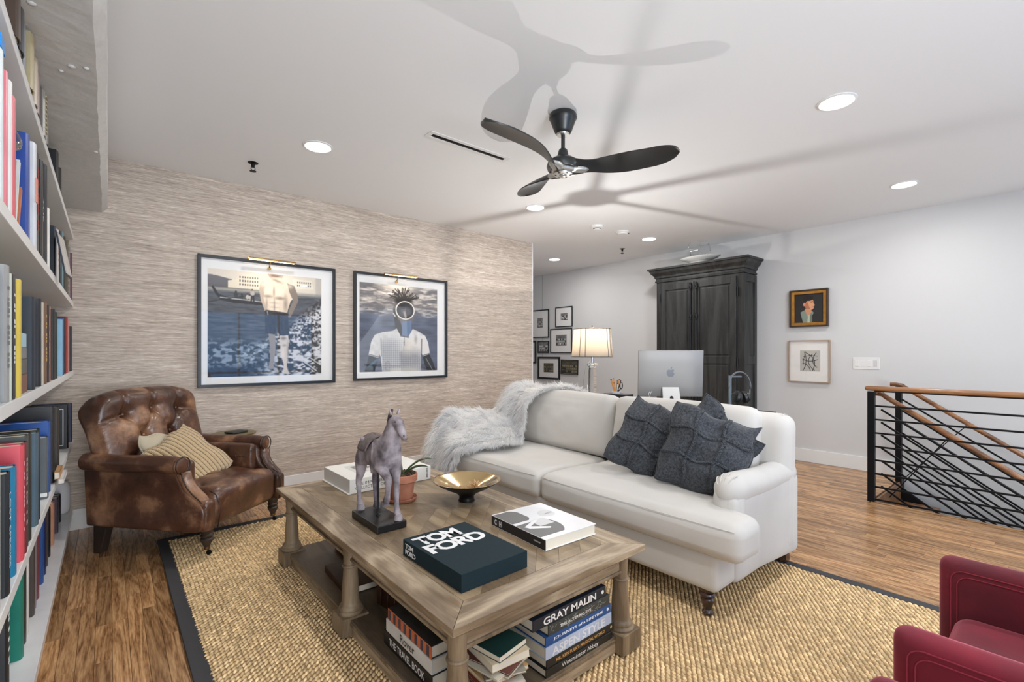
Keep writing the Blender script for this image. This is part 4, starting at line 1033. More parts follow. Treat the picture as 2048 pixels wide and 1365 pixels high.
# messy pile of notebooks and magazines around the near corner column
rr = random.Random(21)
cols = ['#e3ded2','#2c5f93','#d8c7a2','#16304f','#c8c2b4','#7b3028','#d9b27c','#8f8a7c','#a9a391','#c3bca9','#5c2a26','#e0cfae','#1f3f3a']
names = ['white','mid blue','cream','navy','grey cream','rust red','buff tan','olive grey','stone grey','pale stone','dark maroon','ivory','deep green']
z = zs
pile = []
for k in range(13):
    th = [0.02,0.016,0.022,0.012,0.018,0.007,0.014,0.008,0.009,0.008,0.006,0.026,0.020][k]
    L_ = rr.uniform(0.19,0.235); W_ = rr.uniform(0.135,0.17); a = rr.uniform(-22,22)
    t = thing('notebook', names[k]+[' notebook at the bottom of the loose pile behind the corner column',' notebook second from the bottom of the loose corner pile',' paperback third from the bottom of the loose corner pile',
         ' thin notebook fourth from the bottom of the corner pile',' spiral notebook low in the loose corner pile',' thin booklet above the spiral notebook in the corner pile',' booklet in the middle of the loose corner pile',
         ' magazine under the stone grey ones in the corner pile',' magazine in the upper half of the corner pile',' magazine beneath the maroon booklet, corner pile',' booklet under the ivory paperback, corner pile',
         ' paperback second from the top of the loose corner pile',' paperback on top of the loose corner pile'][k], 'book', (1.0+rr.uniform(-.012,.012), 1.262+rr.uniform(-.008,.008), z), math.radians(a), group='loose pile of notebooks at the near table corner', world=False)
    mt = cover_mat(cols[k])
    mb = MB(); mb.box(-W_/2,W_/2,-L_/2+0.03,L_/2+0.03,0,0.0012); mb.box(-W_/2,W_/2,-L_/2+0.03,L_/2+0.03,th-0.0016,th-0.0004); mb.build('cover', mt, t)
    B(-W_/2+0.002,W_/2-0.002,-L_/2+0.032,L_/2+0.028,0.0012,th-0.0016).build('pages', PAGES, t)
    if k in (4, 1):
        mb = MB()
        for q_ in range(14):
            yy = -L_/2+0.045+q_*(L_-0.03)/14
            mb.tube([(-W_/2-0.004+0.006*math.cos(u_), yy, th/2+th*0.62*math.sin(u_)) for u_ in [2*PI*i/10 for i in range(10)]], 0.0008, 4, closed=True)
        mb.build('wire_binding', BLACKMET, t, kind='stuff')
    z += th
# ------------------------------------------------------------------ sofa (x = depth, front at 2.08; y = length)
def fabric(name, col, c2=None, scale=260, rough=0.9, sheen=0.2, amt=0.06, bumpk=0.25):
    if name in MATS: return MATS[name]
    m = M(name, col, rough, vary=(3.5, amt) if c2 is None else (3.5, amt, c2), sheen=sheen)
    N, L = nt(m); b = N['Principled BSDF']; tc = [n for n in N if n.type == 'TEX_COORD'][0]
    mp = N.new('ShaderNodeMapping'); L.new(tc.outputs['Object'], mp.inputs[0])
    n1 = N.new('ShaderNodeTexNoise'); n1.inputs['Scale'].default_value = scale; L.new(mp.outputs[0], n1.inputs['Vector'])
    n2 = N.new('ShaderNodeTexNoise'); n2.inputs['Scale'].default_value = 5; n2.inputs['Detail'].default_value = 2; n2.inputs['Distortion'].default_value = 0.3; L.new(mp.outputs[0], n2.inputs['Vector'])
    b1 = N.new('ShaderNodeBump'); b1.inputs['Strength'].default_value = bumpk; b1.inputs['Distance'].default_value = 0.0008; L.new(n1.outputs[0], b1.inputs['Height'])
    b2 = N.new('ShaderNodeBump'); b2.inputs['Strength'].default_value = 0.22; b2.inputs['Distance'].default_value = 0.02; L.new(n2.outputs[0], b2.inputs['Height']); L.new(b1.outputs[0], b2.inputs['Normal'])
    L.new(b2.outputs[0], b.inputs['Normal']); return m
LINEN = fabric('pale_linen', (204,200,194))
def wr(p, a, k, ph=0.0):    # soft deterministic wrinkle
    return a*math.sin(p[0]*k+ph)*math.sin(p[1]*k*0.8+ph*1.7)*math.cos(p[2]*k*1.1-ph)
sf = thing('sofa', 'long off-white English roll-arm sofa with turned dark legs', 'sofa', (2.6, 2.19, 0))
SY0, SY1 = 1.035, 3.355
# base: front rail and carcass
def basefn(u, p):
    return p
MB().rbox((2.60, (SY0+SY1)/2, 0.235), (0.98, SY1-SY0-0.03, 0.19), 0.03, 10).build('base', LINEN, sf, smooth=True)
def arm(side):
    yo = SY0 if side < 0 else SY1; s_ = side     # outward direction
    mb = MB()
    # slim panel, its lower edge dipping toward the back
    def pf(u, p):
        q = Vector(p)
        if u.z < 0: q.z += (-u.z)*(0.0 if u.x < -0.3 else -0.045*((u.x+0.3)/1.3)) 
        return q
    mb.rbox((2.68, yo - s_*0.055, 0.345), (0.80, 0.11, 0.42), 0.035, 10, fn=pf)
    # roll: tapered soft tube, dropping and swelling at the front
    pts = []; rs = []
    n = 18
    for i in range(n+1):
        t_ = i/n; x = 2.268 + t_*(3.02-2.268)
        z = 0.574 - 0.016*t_ + 0.004*math.sin(t_*9); r = 0.078 - 0.010*t_
        e = min(1.0, t_/0.10); r *= math.sin(PI/2*max(0.12, e))**0.6 if e < 1 else 1
        pts.append((x, yo - s_*0.062, z)); rs.append(r)
    mb.tube(pts, rs, 28, flat=1.0)
    # front face block under the roll, curving behind the seat cushion
    def ff(u, p):
        q = Vector(p)
        return q
    mb.rbox((2.345, yo - s_*0.066, 0.395), (0.135, 0.148, 0.40), 0.066, 10)
    o = mb.build('arm', LINEN, sf, smooth=True)
    return o
arm(-1); arm(1)
# pleats where the fabric is gathered round the roll
def pleat(pts, r=0.0035):
    MB().tube(pts, [r*0.2]+[r]*(len(pts)-2)+[r*0.2], 6, flat=0.55).build('pleat', LINEN, sf, smooth=True)
for side, yo in ((-1, SY0),):
    cy_ = yo + 0.062
    for k in range(4):
        a0 = math.radians(38 + 24*k); pts = []
        for i in range(7):
            a = a0 + 0.10*i/6; x = 2.275 + 0.075*i/6 - 0.0*k; rr_ = 0.078*math.sin(PI/2*min(1,max(0.12,(x-2.268)/0.0752)))**0.6 + 0.001
            pts.append((x, cy_ + rr_*math.cos(a), 0.574 + rr_*math.sin(a)))
        pleat(pts)
# back: upholstered frame with rounded top and padded end
def bf(u, p):
    q = Vector(p)
    q.x += 0.035*(u.z*0.5+0.5) + 0.0
    if u.z > 0.9: q.z += 0.006*math.cos(u.y*PI*0.5)
    return q
MB().rbox((2.945, (SY0+SY1)/2, 0.50), (0.19, SY1-SY0+0.01, 0.79), 0.075, 16, fn=bf).build('back', LINEN, sf, smooth=True)
for k in range(3):
    yy = SY0 + 0.035 + 0.014*k; pts = []
    for i in range(8):
        a = i/7; pts.append((2.918+0.10*a, yy+0.010*math.sin(a*3), 0.868 + 0.028*math.sin(a*PI*0.8) - 0.020*k + 0.0))
    pleat(pts, 0.004)
# seat cushions, T-shaped at the arms
def cushion(y0, y1, tside, nm='seat_cushion'):
    L_ = y1 - y0; c = ((2.075+2.80)/2, (y0+y1)/2, 0.398); W_ = 0.725
    def fn(u, p):
        q = Vector(p)
        cr = (1-u.x*u.x)**0.7*(1-abs(u.y)**3) if abs(u.x) < 1 else 0
        if u.z > 0: q.z += 0.022*cr
        q.z += (0.010*math.sin(u.y*3.0+u.x*2)*(1-u.x*u.x)) if u.z > 0 else 0
        # front edge swells
        if u.x < -0.6: q.x -= 0.012*(1-u.z*u.z)*(1-u.y**4)
        # T: pull in the cushion behind the front tongue at the arm side
        if tside and u.x > -0.42 and u.y*tside > 0.75:
            lim = (L_/2 - 0.135)*tside
            q.y = min(q.y, lim) if tside > 0 else max(q.y, lim)
        q.z += wr(q+Vector(c), 0.003, 22, y0); q.x += wr(q+Vector(c), 0.003, 19, y1)
        return q
    o = MB().rbox(c, (W_, L_, 0.172), 0.052, 34, fn=fn).build(nm, LINEN, sf, smooth=True)
    # piping seam along the front top edge
    pts = [(c[0]-W_/2+0.006 - 0.010*(1-(2*i/20-1)**4), y0+0.03+(L_-0.06)*i/20, c[2]+0.066) for i in range(21)]
    MB().tube(pts, 0.0022, 5).build('piping', LINEN, o if False else sf, smooth=True)
cushion(2.198, 3.452, 1); cushion(0.925, 2.192, -1)
def back_cushion(y0, y1, lab=None):
    L_ = y1 - y0
    def fn(u, p):
        q = Vector(p)
        q.x -= 0.045*(1-abs(u.y)**2.5)*(1-abs(u.z+0.25)**2.2 if abs(u.z+0.25) < 1 else 0) if u.x < 0 else 0
        q.z += 0.012*(1-u.y*u.y) if u.z > 0.5 else 0
        q.x += wr(q, 0.006, 15, y0) + wr(q, 0.003, 34, y1)
        return q
    R = Matrix.Rotation(math.radians(11), 3, 'Y')
    MB().rbox((2.835, (y0+y1)/2, 0.705), (0.165, L_, 0.455), 0.062, 24, R=R, fn=fn).build('back_cushion', LINEN, sf, smooth=True)
back_cushion(2.165, 3.20); back_cushion(1.165, 2.155)
LEGM = wood('dark_walnut', (36,20,14),(52,30,22),(70,42,32),'z',1,0.25,14,coat=0.4)
for y_ in (1.118, 3.27):
    MB().lathe([(.020,0.018),(.024,.020),(.026,.028),(.021,.036),(.017,.040),(.020,.052),(.027,.070),(.031,.082),(.030,.090),(.024,.096),(.026,.100),(.036,.106),(.038,.114),(.034,.121),(.030,.124),(.034,.130),(.036,.16)], (2.16,y_,0), 32).build('front_leg', LEGM, sf, smooth=True, angle=40)
    MB().prism([(-.03,0.0128),(.028,0.0128),(.022,.13),(-.036,.13)], (3.07,y_-.025,0.0), (1,0,0), (0,0,1), (0,.05,0)).build('rear_leg', LEGM, sf, bevel=0.003)
# ------------------------------------------------------------------ charcoal knitted cushions
KNIT = fabric('charcoal_felt', (66,70,76), (44,47,52), 420, 0.95, 0.2, 0.3, 0.6)
_n = [n for n in KNIT.node_tree.nodes if n.type == 'TEX_NOISE'][0]; _n.inputs['Scale'].default_value = 85; _n.inputs['Roughness'].default_value = 0.8
_c = [n for n in KNIT.node_tree.nodes if n.type == 'VALTORGB'][0]; _c.color_ramp.elements[0].position = 0.40; _c.color_ramp.elements[1].position = 0.66; _c.color_ramp.elements[0].color = S(37,39,43); _c.color_ramp.elements[1].color = S(82,86,92)
KNIT2 = M('charcoal_fringe', (38,41,45), 1.0, vary=(180,0.6,(92,96,102)), bump=(500,1.0,0.002))
def pillow(name, lab, loc, size, thick, rot, mat, trim=None, seed=0, sag=0.12, pinch=0.08, group=None, seam=True, n=26):
    t = thing(name, lab, 'cushion', loc, 0, group=group, world=False)
    t.rotation_euler = rot
    rr = random.Random(seed); ph = [rr.uniform(0,6) for _ in range(6)]
    def surf(u, v, side):
        e = max(abs(u), abs(v)); k = (1-abs(u)**2.4)*(1-abs(v)**2.4)
        h = thick*0.5*max(0,k)**0.45
        cu = u*(1-pinch*(1-v*v)*0.55); cv = v*(1-pinch*(1-u*u)*0.55)
        fold = sag*0.10*math.sin(u*4.3+v*3.1+ph[0])*math.sin(v*5.2-u*2+ph[1])*(1-e**4)
        x = cu*size/2 + 0.010*math.sin(v*6+ph[2]); z = cv*size/2 - sag*0.10*size*(1-u*u) + 0.010*math.sin(u*7+ph[3])
        y = side*h + fold*0.6 + 0.03*math.sin(u*2.4+ph[4])*v*sag*4
        return Vector((x, y, z))
    mb = MB(); idx = {}; 
    for side in (-1, 1):
        for j in range(n+1):
            for i in range(n+1):
                u, v = 2*i/n-1, 2*j/n-1; u = math.sin(u*PI/2); v = math.sin(v*PI/2)
                if side > 0 and (i in (0,n) or j in (0,n)): idx[(1,i,j)] = idx[(-1,i,j)]; continue
                idx[(side,i,j)] = len(mb.v); mb.v.append(tuple(surf(u, v, side if not (i in (0,n) or j in (0,n)) else -1)))
        for j in range(n):
            for i in range(n):
                mb.f.append((idx[(side,i,j)], idx[(side,i+1,j)], idx[(side,i+1,j+1)], idx[(side,i,j+1)]))
    mb.build('cover', mat, t, smooth=True)
    if seam:
        pts = [surf(a, b, -1) for a, b in [(-1+2*i/16,-1) for i in range(16)]+[(1,-1+2*i/16) for i in range(16)]+[(1-2*i/16,1) for i in range(16)]+[(-1,1-2*i/16) for i in range(16)]]
        MB().tube(pts, 0.006, 6, closed=True).build('piping', mat, t, smooth=True)
    return t, surf
SP = math.radians
def lattice(t, surf, side, lines):
    for (a, b) in lines:
        pts = [surf(a[0]+(b[0]-a[0])*i/16, a[1]+(b[1]-a[1])*i/16, side)+Vector((0,side*0.004,0)) for i in range(17)]
        mb = MB(); mb.tube(pts, 0.011, 7, flat=0.8)
        rr = random.Random(int(a[0]*100)+5)
        for i in range(260):
            k = rr.randint(0,15); f_ = rr.random(); p = pts[k]*(1-f_)+pts[k+1]*f_
            d = Vector((rr.uniform(-1,1), side*rr.uniform(0.2,1), rr.uniform(-1,1))).normalized()
            mb.tube([p, p+d*0.019], [0.002,0.0008], 3, cap=False)
        mb.build('fringe_ridge', KNIT2, t, smooth=True)
LN = [((-0.33,-0.98),(-0.33,0.98)),((0.33,-0.98),(0.33,0.98)),((-0.98,-0.33),(0.98,-0.33)),((-0.98,0.33),(0.98,0.33))]
# the show side of each cushion is its -y side turned toward the room
def orient(face_deg, lean, spin):
    # spin in its own plane, lean back, then face heading (direction the -y side looks at)
    R = Matrix.Rotation(SP(face_deg+90),3,'Z') @ Matrix.Rotation(SP(-lean),3,'X') @ Matrix.Rotation(SP(spin),3,'Y')
    return R.to_euler()
t, s_ = pillow('knitted_cushion', 'charcoal knitted cushion with lattice fringe ridges, the one nearer the sofa middle', (2.575, 1.675, 0.705), 0.46, 0.17, orient(213, 24, 25), KNIT, seed=3, sag=0.25)
lattice(t, s_, -1, LN)
t, s_ = pillow('knitted_cushion', 'charcoal knitted cushion slumped against the sofa arm', (2.545, 1.325, 0.705), 0.455, 0.19, orient(207, 26, 15), KNIT, seed=9, sag=0.4)
lattice(t, s_, -1, LN)
t, s_ = pillow('knitted_cushion', 'charcoal knitted cushion behind the slumped one, only its corner showing', (2.715, 1.395, 0.71), 0.43, 0.12, orient(190, 16, 40), KNIT, seed=14, sag=0.2)
lattice(t, s_, -1, LN[:2])
# ------------------------------------------------------------------ shaggy throw over the left end
FUR0 = M('throw_backing', (205,202,196), 0.9)
FUR = M('shaggy_fur', (250,249,247), 0.6, vary=(5,0.14,(222,223,226)), spec=0.2)
_N, _L = nt(FUR); _o = [n for n in _N if n.type == 'OUTPUT_MATERIAL'][0]; _b = _N['Principled BSDF']; _t = _N.new('ShaderNodeBsdfTranslucent'); _t.inputs[0].default_value = S(250,249,248); _m = _N.new('ShaderNodeMixShader'); _m.inputs[0].default_value = 0.45
_L.new(_b.outputs[0], _m.inputs[1]); _L.new(_t.outputs[0], _m.inputs[2]); _L.new(_m.outputs[0], _o.inputs[0])
th_ = thing('fur_throw', 'shaggy white faux fur throw draped over the left end of the sofa', 'throw', (2.6, 3.15, 0.5))
def lerp(a, b, t): return a + (b-a)*t
# centre line and half width of the throw: from behind the back, over the top, down across the seat and over its front-left corner
path = [ (Vector((3.06,2.62,0.84)), Vector((3.08,3.33,0.86))),
         (Vector((2.95,2.74,0.905)), Vector((2.98,3.42,0.92))),
         (Vector((2.80,2.86,0.90)), Vector((2.86,3.44,0.86))),
         (Vector((2.69,2.94,0.79)), Vector((2.76,3.44,0.75))),
         (Vector((2.62,2.90,0.63)), Vector((2.66,3.45,0.68))),
         (Vector((2.52,2.84,0.55)), Vector((2.54,3.47,0.70))),
         (Vector((2.36,2.80,0.54)), Vector((2.40,3.49,0.71))),
         (Vector((2.20,2.88,0.53)), Vector((2.25,3.50,0.68))),
         (Vector((2.075,3.00,0.50)), Vector((2.12,3.50,0.54))),
         (Vector((2.035,3.05,0.42)), Vector((2.05,3.48,0.44))),
         (Vector((2.025,3.08,0.31)), Vector((2.03,3.46,0.33))) ]
# extra hang behind the back and to the left of the path start
def catm(p0,p1,p2,p3,t): return 0.5*((2*p1)+(-p0+p2)*t+(2*p0-5*p1+4*p2-p3)*t*t+(-p0+3*p1-3*p2+p3)*t*t*t)
def throw_pt(a, b):
    m = len(path)-1; x = a*m; i = min(int(x), m-1); t = x-i
    g = lambda k, w: path[max(0,min(m,k))][w]
    A = catm(g(i-1,0),g(i,0),g(i+1,0),g(i+2,0),t); B_ = catm(g(i-1,1),g(i,1),g(i+1,1),g(i+2,1),t)
    p = A + (B_-A)*b
    p = p + Vector((0,0,1))*(0.018*math.sin(b*9+a*7)+0.012*math.sin(a*23+b*4)) + Vector((-1,0,0))*(0.012*math.sin(b*11+a*5))
    return p + Vector((-0.012,0,0.02))
mb = MB(); mb.grid(44, 22, lambda b, a: throw_pt(b, a)); mb.build('backing', FUR0, th_, smooth=True, solid=0.012)
def fur():
    rng = np.random.RandomState(5); n = 42000
    NA, NB = 90, 40
    G = np.array([[throw_pt(i/NA, j/NB)[:] for j in range(NB+1)] for i in range(NA+1)])
    a = rng.uniform(0,0.9999,n)*NA; b = rng.uniform(0,0.9999,n)*NB
    # some strands bunch along the borders
    k = n//7; b[:k] = np.where(rng.rand(k)<0.6, rng.uniform(0,0.06,k), rng.uniform(0.94,0.9999,k))*NB; a[k:2*k] = rng.uniform(0.93,0.9999,k)*NA
    i = a.astype(int); j = b.astype(int); fa = (a-i)[:,None]; fb = (b-j)[:,None]
    P = (G[i,j]*(1-fa)*(1-fb)+G[i+1,j]*fa*(1-fb)+G[i,j+1]*(1-fa)*fb+G[i+1,j+1]*fa*fb)
    Ta = G[i+1,j]-G[i,j]; Tb = G[i,j+1]-G[i,j]
    Nn = np.cross(Tb, Ta); Nn /= np.linalg.norm(Nn,axis=1)[:,None]+1e-9
    Nn[Nn[:,2]-0.3*Nn[:,0] < 0] *= -1
    Ta = Ta/(np.linalg.norm(Ta,axis=1)[:,None]+1e-9); Tb = Tb/(np.linalg.norm(Tb,axis=1)[:,None]+1e-9)
    # clumps: nearest of random clump directions on a coarse cell grid
    ci = (a/NA*34).astype(int); cj = (b/NB*15).astype(int); cid = ci*50+cj
    cr = np.random.RandomState(9); cd = cr.uniform(-1,1,(50*60,3)); cc = cd[cid]
    edge = np.where((b/NB)[:,None] < 0.12, -1.5, np.where((b/NB)[:,None] > 0.90, 1.2, 0))
    D = Ta*(0.85+0.3*cc[:,:1]) + Tb*(0.75*cc[:,1:2]+0.9*edge) + Nn*(0.85+0.35*cc[:,2:3]) + rng.normal(0,0.16,(n,3))
    D /= np.linalg.norm(D,axis=1)[:,None]
    L_ = rng.uniform(0.045,0.095,n)[:,None]
    S_ = 4
    side = np.cross(D, rng.normal(0,1,(n,3))); side /= np.linalg.norm(side,axis=1)[:,None]
    w = np.array([0.0013,0.0015,0.0013,0.0010,0.0003])[None,:,None]
    pts = []
    curl = rng.normal(0,0.28,(n,3))
    p = P + Nn*0.004; d = D.copy()
    for s_ in range(S_+1):
        pts.append(p.copy()); p = p + d*L_/S_; d = d + np.array([0,0,-0.36]) + curl*0.45; d /= np.linalg.norm(d,axis=1)[:,None]
    pts = np.stack(pts,1)
    # keep tips out of the seat / back
    V = np.stack([pts - side[:,None]*w, pts + side[:,None]*w], 2).reshape(n,-1,3)
    m = 2*(S_+1); f = np.array([(2*q,2*q+1,2*q+3,2*q+2) for q in range(S_)])
    F = (f[None]+(np.arange(n)*m)[:,None,None]).reshape(-1,4)
    V = V.reshape(-1,3) - np.array([2.6,3.15,0.5])
    me = bpy.data.meshes.new('fur'); me.vertices.add(len(V)); me.vertices.foreach_set('co', V.ravel())
    me.loops.add(len(F)*4); me.loops.foreach_set('vertex_index', F.ravel()); me.polygons.add(len(F))
    me.polygons.foreach_set('loop_start', np.arange(len(F))*4); me.polygons.foreach_set('loop_total', np.full(len(F),4)); me.update()
    me.materials.append(FUR); o = bpy.data.objects.new('fur', me); COL.objects.link(o); o.parent = th_; o['kind'] = 'stuff'
fur()
# ------------------------------------------------------------------ printed pictures, drawn in numpy
def vnoise(h, w, cell, seed, oct=3):
    rng = np.random.RandomState(seed); out = np.zeros((h,w)); amp = 1.0; tot = 0
    for o in range(oct):
        c = max(1.5, cell/2**o) if not isinstance(cell, tuple) else None
        cy_, cx_ = (c, c) if c else (max(1.2,cell[0]/2**o), max(1.2,cell[1]/2**o))
        gh, gw = int(h/cy_)+3, int(w/cx_)+3; g = rng.rand(gh,gw)
        y = np.arange(h)/cy_; x = np.arange(w)/cx_; yi = y.astype(int); xi = x.astype(int); fy = y-yi; fx = x-xi
        fy = (fy*fy*(3-2*fy))[:,None]; fx = (fx*fx*(3-2*fx))[None]
        v = (g[yi][:,xi]*(1-fy)*(1-fx)+g[yi+1][:,xi]*fy*(1-fx)+g[yi][:,xi+1]*(1-fy)*fx+g[yi+1][:,xi+1]*fy*fx)
        out += v*amp; tot += amp; amp *= 0.55
    return out/tot
class Art:
    def __init__(s, h, w, col=(0.5,0.5,0.5)):
        s.h, s.w = h, w; s.im = np.ones((h,w,3))*np.array(col)
        s.U, s.V = np.meshgrid((np.arange(w)+.5)/w, (np.arange(h)+.5)/h)
    def blend(s, m, col):
        col = np.array(col) if not isinstance(col, np.ndarray) or col.ndim == 1 else col
        s.im = s.im*(1-m[...,None]) + col*m[...,None]
    def poly(s, pts, col, soft=0.0):
        m = np.zeros((s.h,s.w), bool); n = len(pts)
        for i in range(n):
            x0,y0 = pts[i]; x1,y1 = pts[(i+1)%n]
            if y0 == y1: continue
            c = ((s.V >= min(y0,y1)) & (s.V < max(y0,y1))); xi = x0+(s.V-y0)*(x1-x0)/(y1-y0)
            m ^= c & (s.U < xi)
        m = m.astype(float); s.blend(m, col); return m
    def ell(s, cx, cy, rx, ry, col, rot=0.0, soft=0.15, a=1.0):
        c_, s_ = math.cos(rot), math.sin(rot); x = s.U-cx; y = s.V-cy
        d = np.sqrt(((x*c_+y*s_)/rx)**2+((-x*s_+y*c_)/ry)**2); m = np.clip((1-d)/max(soft,1e-3),0,1)*a; s.blend(m, col); return m
    def ring(s, cx, cy, rx, ry, t, col, rot=0.0):
        c_, s_ = math.cos(rot), math.sin(rot); x = s.U-cx; y = s.V-cy
        d = np.sqrt(((x*c_+y*s_)/rx)**2+((-x*s_+y*c_)/ry)**2); m = np.clip((t-abs(d-1))/0.03,0,1); s.blend(m, col)
    def line(s, p, q, w, col, a=1.0):
        px, py = s.U-p[0], s.V-p[1]; dx, dy = q[0]-p[0], q[1]-p[1]; t = np.clip((px*dx+py*dy)/(dx*dx+dy*dy+1e-9),0,1)
        d = np.hypot(px-t*dx, py-t*dy); m = np.clip((w-d)/(w*0.5),0,1)*a; s.blend(m, col)
def soften(im, k):
    for _ in range(k):
        p = np.pad(im,((1,1),(1,1),(0,0)),'edge'); im = (p[:-2,1:-1]+p[2:,1:-1]+p[1:-1,:-2]+p[1:-1,2:]+2*im)/6
    return im
def G_(v, t=(1,1,1)): return tuple(v*k for k in t)
def art_beach():
    A = Art(300,300,(0.42,0.44,0.48)); rng = np.random.RandomState(1); U,V = A.U,A.V
    # sky and pale town on the shore
    A.blend((V<0.20).astype(float), (0.86,0.82,0.76))
    A.poly([(0,0.055),(0.06,0.06),(0.2,0.09),(0.42,0.14),(0.42,0.21),(0,0.20)], (0.36,0.35,0.36))
    A.poly([(0.16,0.10),(0.24,0.08),(0.25,0.04),(0.42,0.035),(0.44,0.17),(0.16,0.165)], (0.88,0.84,0.76))
    A.poly([(0.72,0.03),(0.90,0.035),(0.92,0.12),(0.72,0.13)], (0.90,0.87,0.80))
    for i in range(3):
        for j in range(8): 
            x = 0.255+0.021*j; y = 0.05+0.035*i; A.poly([(x,y),(x+0.009,y),(x+0.009,y+0.018),(x,y+0.018)], (0.28,0.26,0.25))
    for i in range(2):
        for j in range(7): 
            x = 0.765+0.02*j; y = 0.055+0.03*i; A.poly([(x,y),(x+0.008,y),(x+0.008,y+0.014),(x,y+0.014)], (0.3,0.29,0.28))
    # sea
    n = vnoise(300,300,(4,26),3); A.blend(((V>0.19)).astype(float), np.stack([0.18+0.24*n,0.195+0.24*n,0.22+0.25*n],-1))
    A.blend(np.clip((V-0.16)/0.02,0,1)*np.clip((0.215-V)/0.03,0,1), (0.62,0.61,0.58))
    # beach: bright pebbles widening towards the lower right
    edge = 0.98-(V-0.20)*1.05; edge = np.where(V>0.55, 0.60-(V-0.55)*1.5, edge); m = np.clip((U-edge)/0.05,0,1)*(V>0.2)
    pn = vnoise(300,300,5,5,2); big = vnoise(300,300,(9,13),8,2); k = np.clip((V-0.35)/0.5,0,1)
    val = (pn*(1-k)+big*k); val = np.clip((val-0.40)*5,0,1); val = 0.20+0.62*val
    A.blend(m, np.stack([val*1.0,val*1.0,val*1.02],-1))
    dk = np.clip(1-abs(U-edge-0.06)/0.07,0,1)*np.clip((0.55-V)/0.2,0,1)*(V>0.22); A.blend(dk*0.75, (0.16,0.16,0.18))
    lb = np.clip((V-0.62)/0.1,0,1)*np.clip((0.62-U)/0.15,0,1); p2 = np.clip((vnoise(300,300,(6,9),19,2)-0.44)*5,0,1)*0.5+0.2
    A.blend(lb*0.8, np.stack([p2*0.85,p2*0.95,p2*1.05],-1))
    A.blend(np.clip((V-0.86)/0.08,0,1)*np.clip((0.5-U)/0.2,0,1)*0.85, (0.09,0.11,0.16))
    # a boat with rowers
    A.poly([(0.03,0.165),(0.045,0.16),(0.09,0.235),(0.20,0.265),(0.46,0.275),(0.49,0.285),(0.47,0.315),(0.20,0.305),(0.10,0.285),(0.06,0.23)], (0.13,0.13,0.15))
    A.line((0.10,0.262),(0.46,0.282),0.006,(0.75,0.74,0.72))
    for (x,y,sc_) in ((0.225,0.215,1),(0.275,0.235,.8),(0.32,0.23,.9),(0.345,0.235,.8)):
        A.ell(x,y-0.015*sc_,0.010,0.010,(0.2,0.18,0.17)); A.ell(x,y+0.015*sc_,0.018*sc_,0.025*sc_,(0.75,0.73,0.70) if x>0.3 else (0.2,0.2,0.2))
    A.ell(0.36,0.165,0.018,0.006,(0.85,0.8,0.7)); A.ell(0.36,0.175,0.010,0.012,(0.3,0.25,0.2)); A.ell(0.362,0.205,0.020,0.028,(0.7,0.68,0.66)); A.line((0.355,0.23),(0.352,0.28),0.008,(0.12,0.12,0.12)); A.line((0.370,0.23),(0.374,0.28),0.008,(0.12,0.12,0.12))
    A.line((0.0,0.31),(0.30,0.235),0.004,(0.12,0.12,0.12))
    # standing man: face cropped by the top edge, bare torso, dark swim shorts, legs
    sk = (0.90,0.83,0.75); sh_ = (0.52,0.47,0.43); md = (0.76,0.69,0.62)
    A.poly([(0.49,0),(0.64,0),(0.625,0.03),(0.60,0.055),(0.56,0.055),(0.51,0.035)], md)
    A.line((0.53,0.018),(0.585,0.022),0.006,(0.35,0.26,0.24))
    A.poly([(0.535,0.03),(0.61,0.03),(0.64,0.06),(0.70,0.075),(0.735,0.11),(0.75,0.20),(0.70,0.26),(0.672,0.36),(0.665,0.42),(0.475,0.42),(0.47,0.34),(0.445,0.25),(0.425,0.16),(0.43,0.10),(0.455,0.07),(0.52,0.055)], sk)
    A.poly([(0.43,0.10),(0.455,0.075),(0.47,0.14),(0.455,0.24),(0.475,0.31),(0.49,0.36),(0.47,0.37),(0.435,0.27),(0.418,0.17)], md)
    A.poly([(0.67,0.08),(0.735,0.10),(0.765,0.18),(0.775,0.25),(0.735,0.34),(0.70,0.42),(0.68,0.42),(0.69,0.33),(0.725,0.25),(0.69,0.17)], sh_)
    hi = (0.96,0.90,0.82)
    A.ell(0.50,0.165,0.055,0.055,hi,soft=0.9); A.ell(0.60,0.175,0.065,0.060,hi,soft=0.9)
    A.ell(0.495,0.222,0.055,0.020,sh_,soft=0.9,a=0.75); A.ell(0.605,0.235,0.065,0.022,sh_,soft=0.9,a=0.85)
    A.ell(0.549,0.17,0.012,0.07,sh_,soft=0.9,a=0.7); A.ell(0.553,0.32,0.010,0.10,sh_,soft=0.9,a=0.7)
    for k_ in range(3):
        A.ell(0.525,0.262+0.042*k_,0.024,0.018,hi,soft=0.9,a=0.8); A.ell(0.580,0.266+0.042*k_,0.026,0.018,hi,soft=0.9,a=0.8)
        A.ell(0.553,0.284+0.042*k_,0.050,0.007,sh_,soft=0.9,a=0.5)
    A.ell(0.655,0.29,0.030,0.12,(0.60,0.54,0.48),soft=0.9,a=0.85); A.ell(0.485,0.30,0.014,0.09,(0.62,0.56,0.50),soft=0.9,a=0.7)
    A.ell(0.69,0.11,0.05,0.035,hi,soft=0.9,a=0.6); A.ell(0.45,0.11,0.03,0.035,hi,soft=0.9,a=0.7)
    A.ell(0.575,0.065,0.075,0.020,sh_,rot=0.35,soft=0.9,a=0.8); A.ell(0.56,0.015,0.07,0.03,(0.55,0.44,0.37),soft=0.7,a=0.8)
    A.ell(0.66,0.395,0.025,0.03,(0.62,0.56,0.50),soft=0.9,a=0.6)
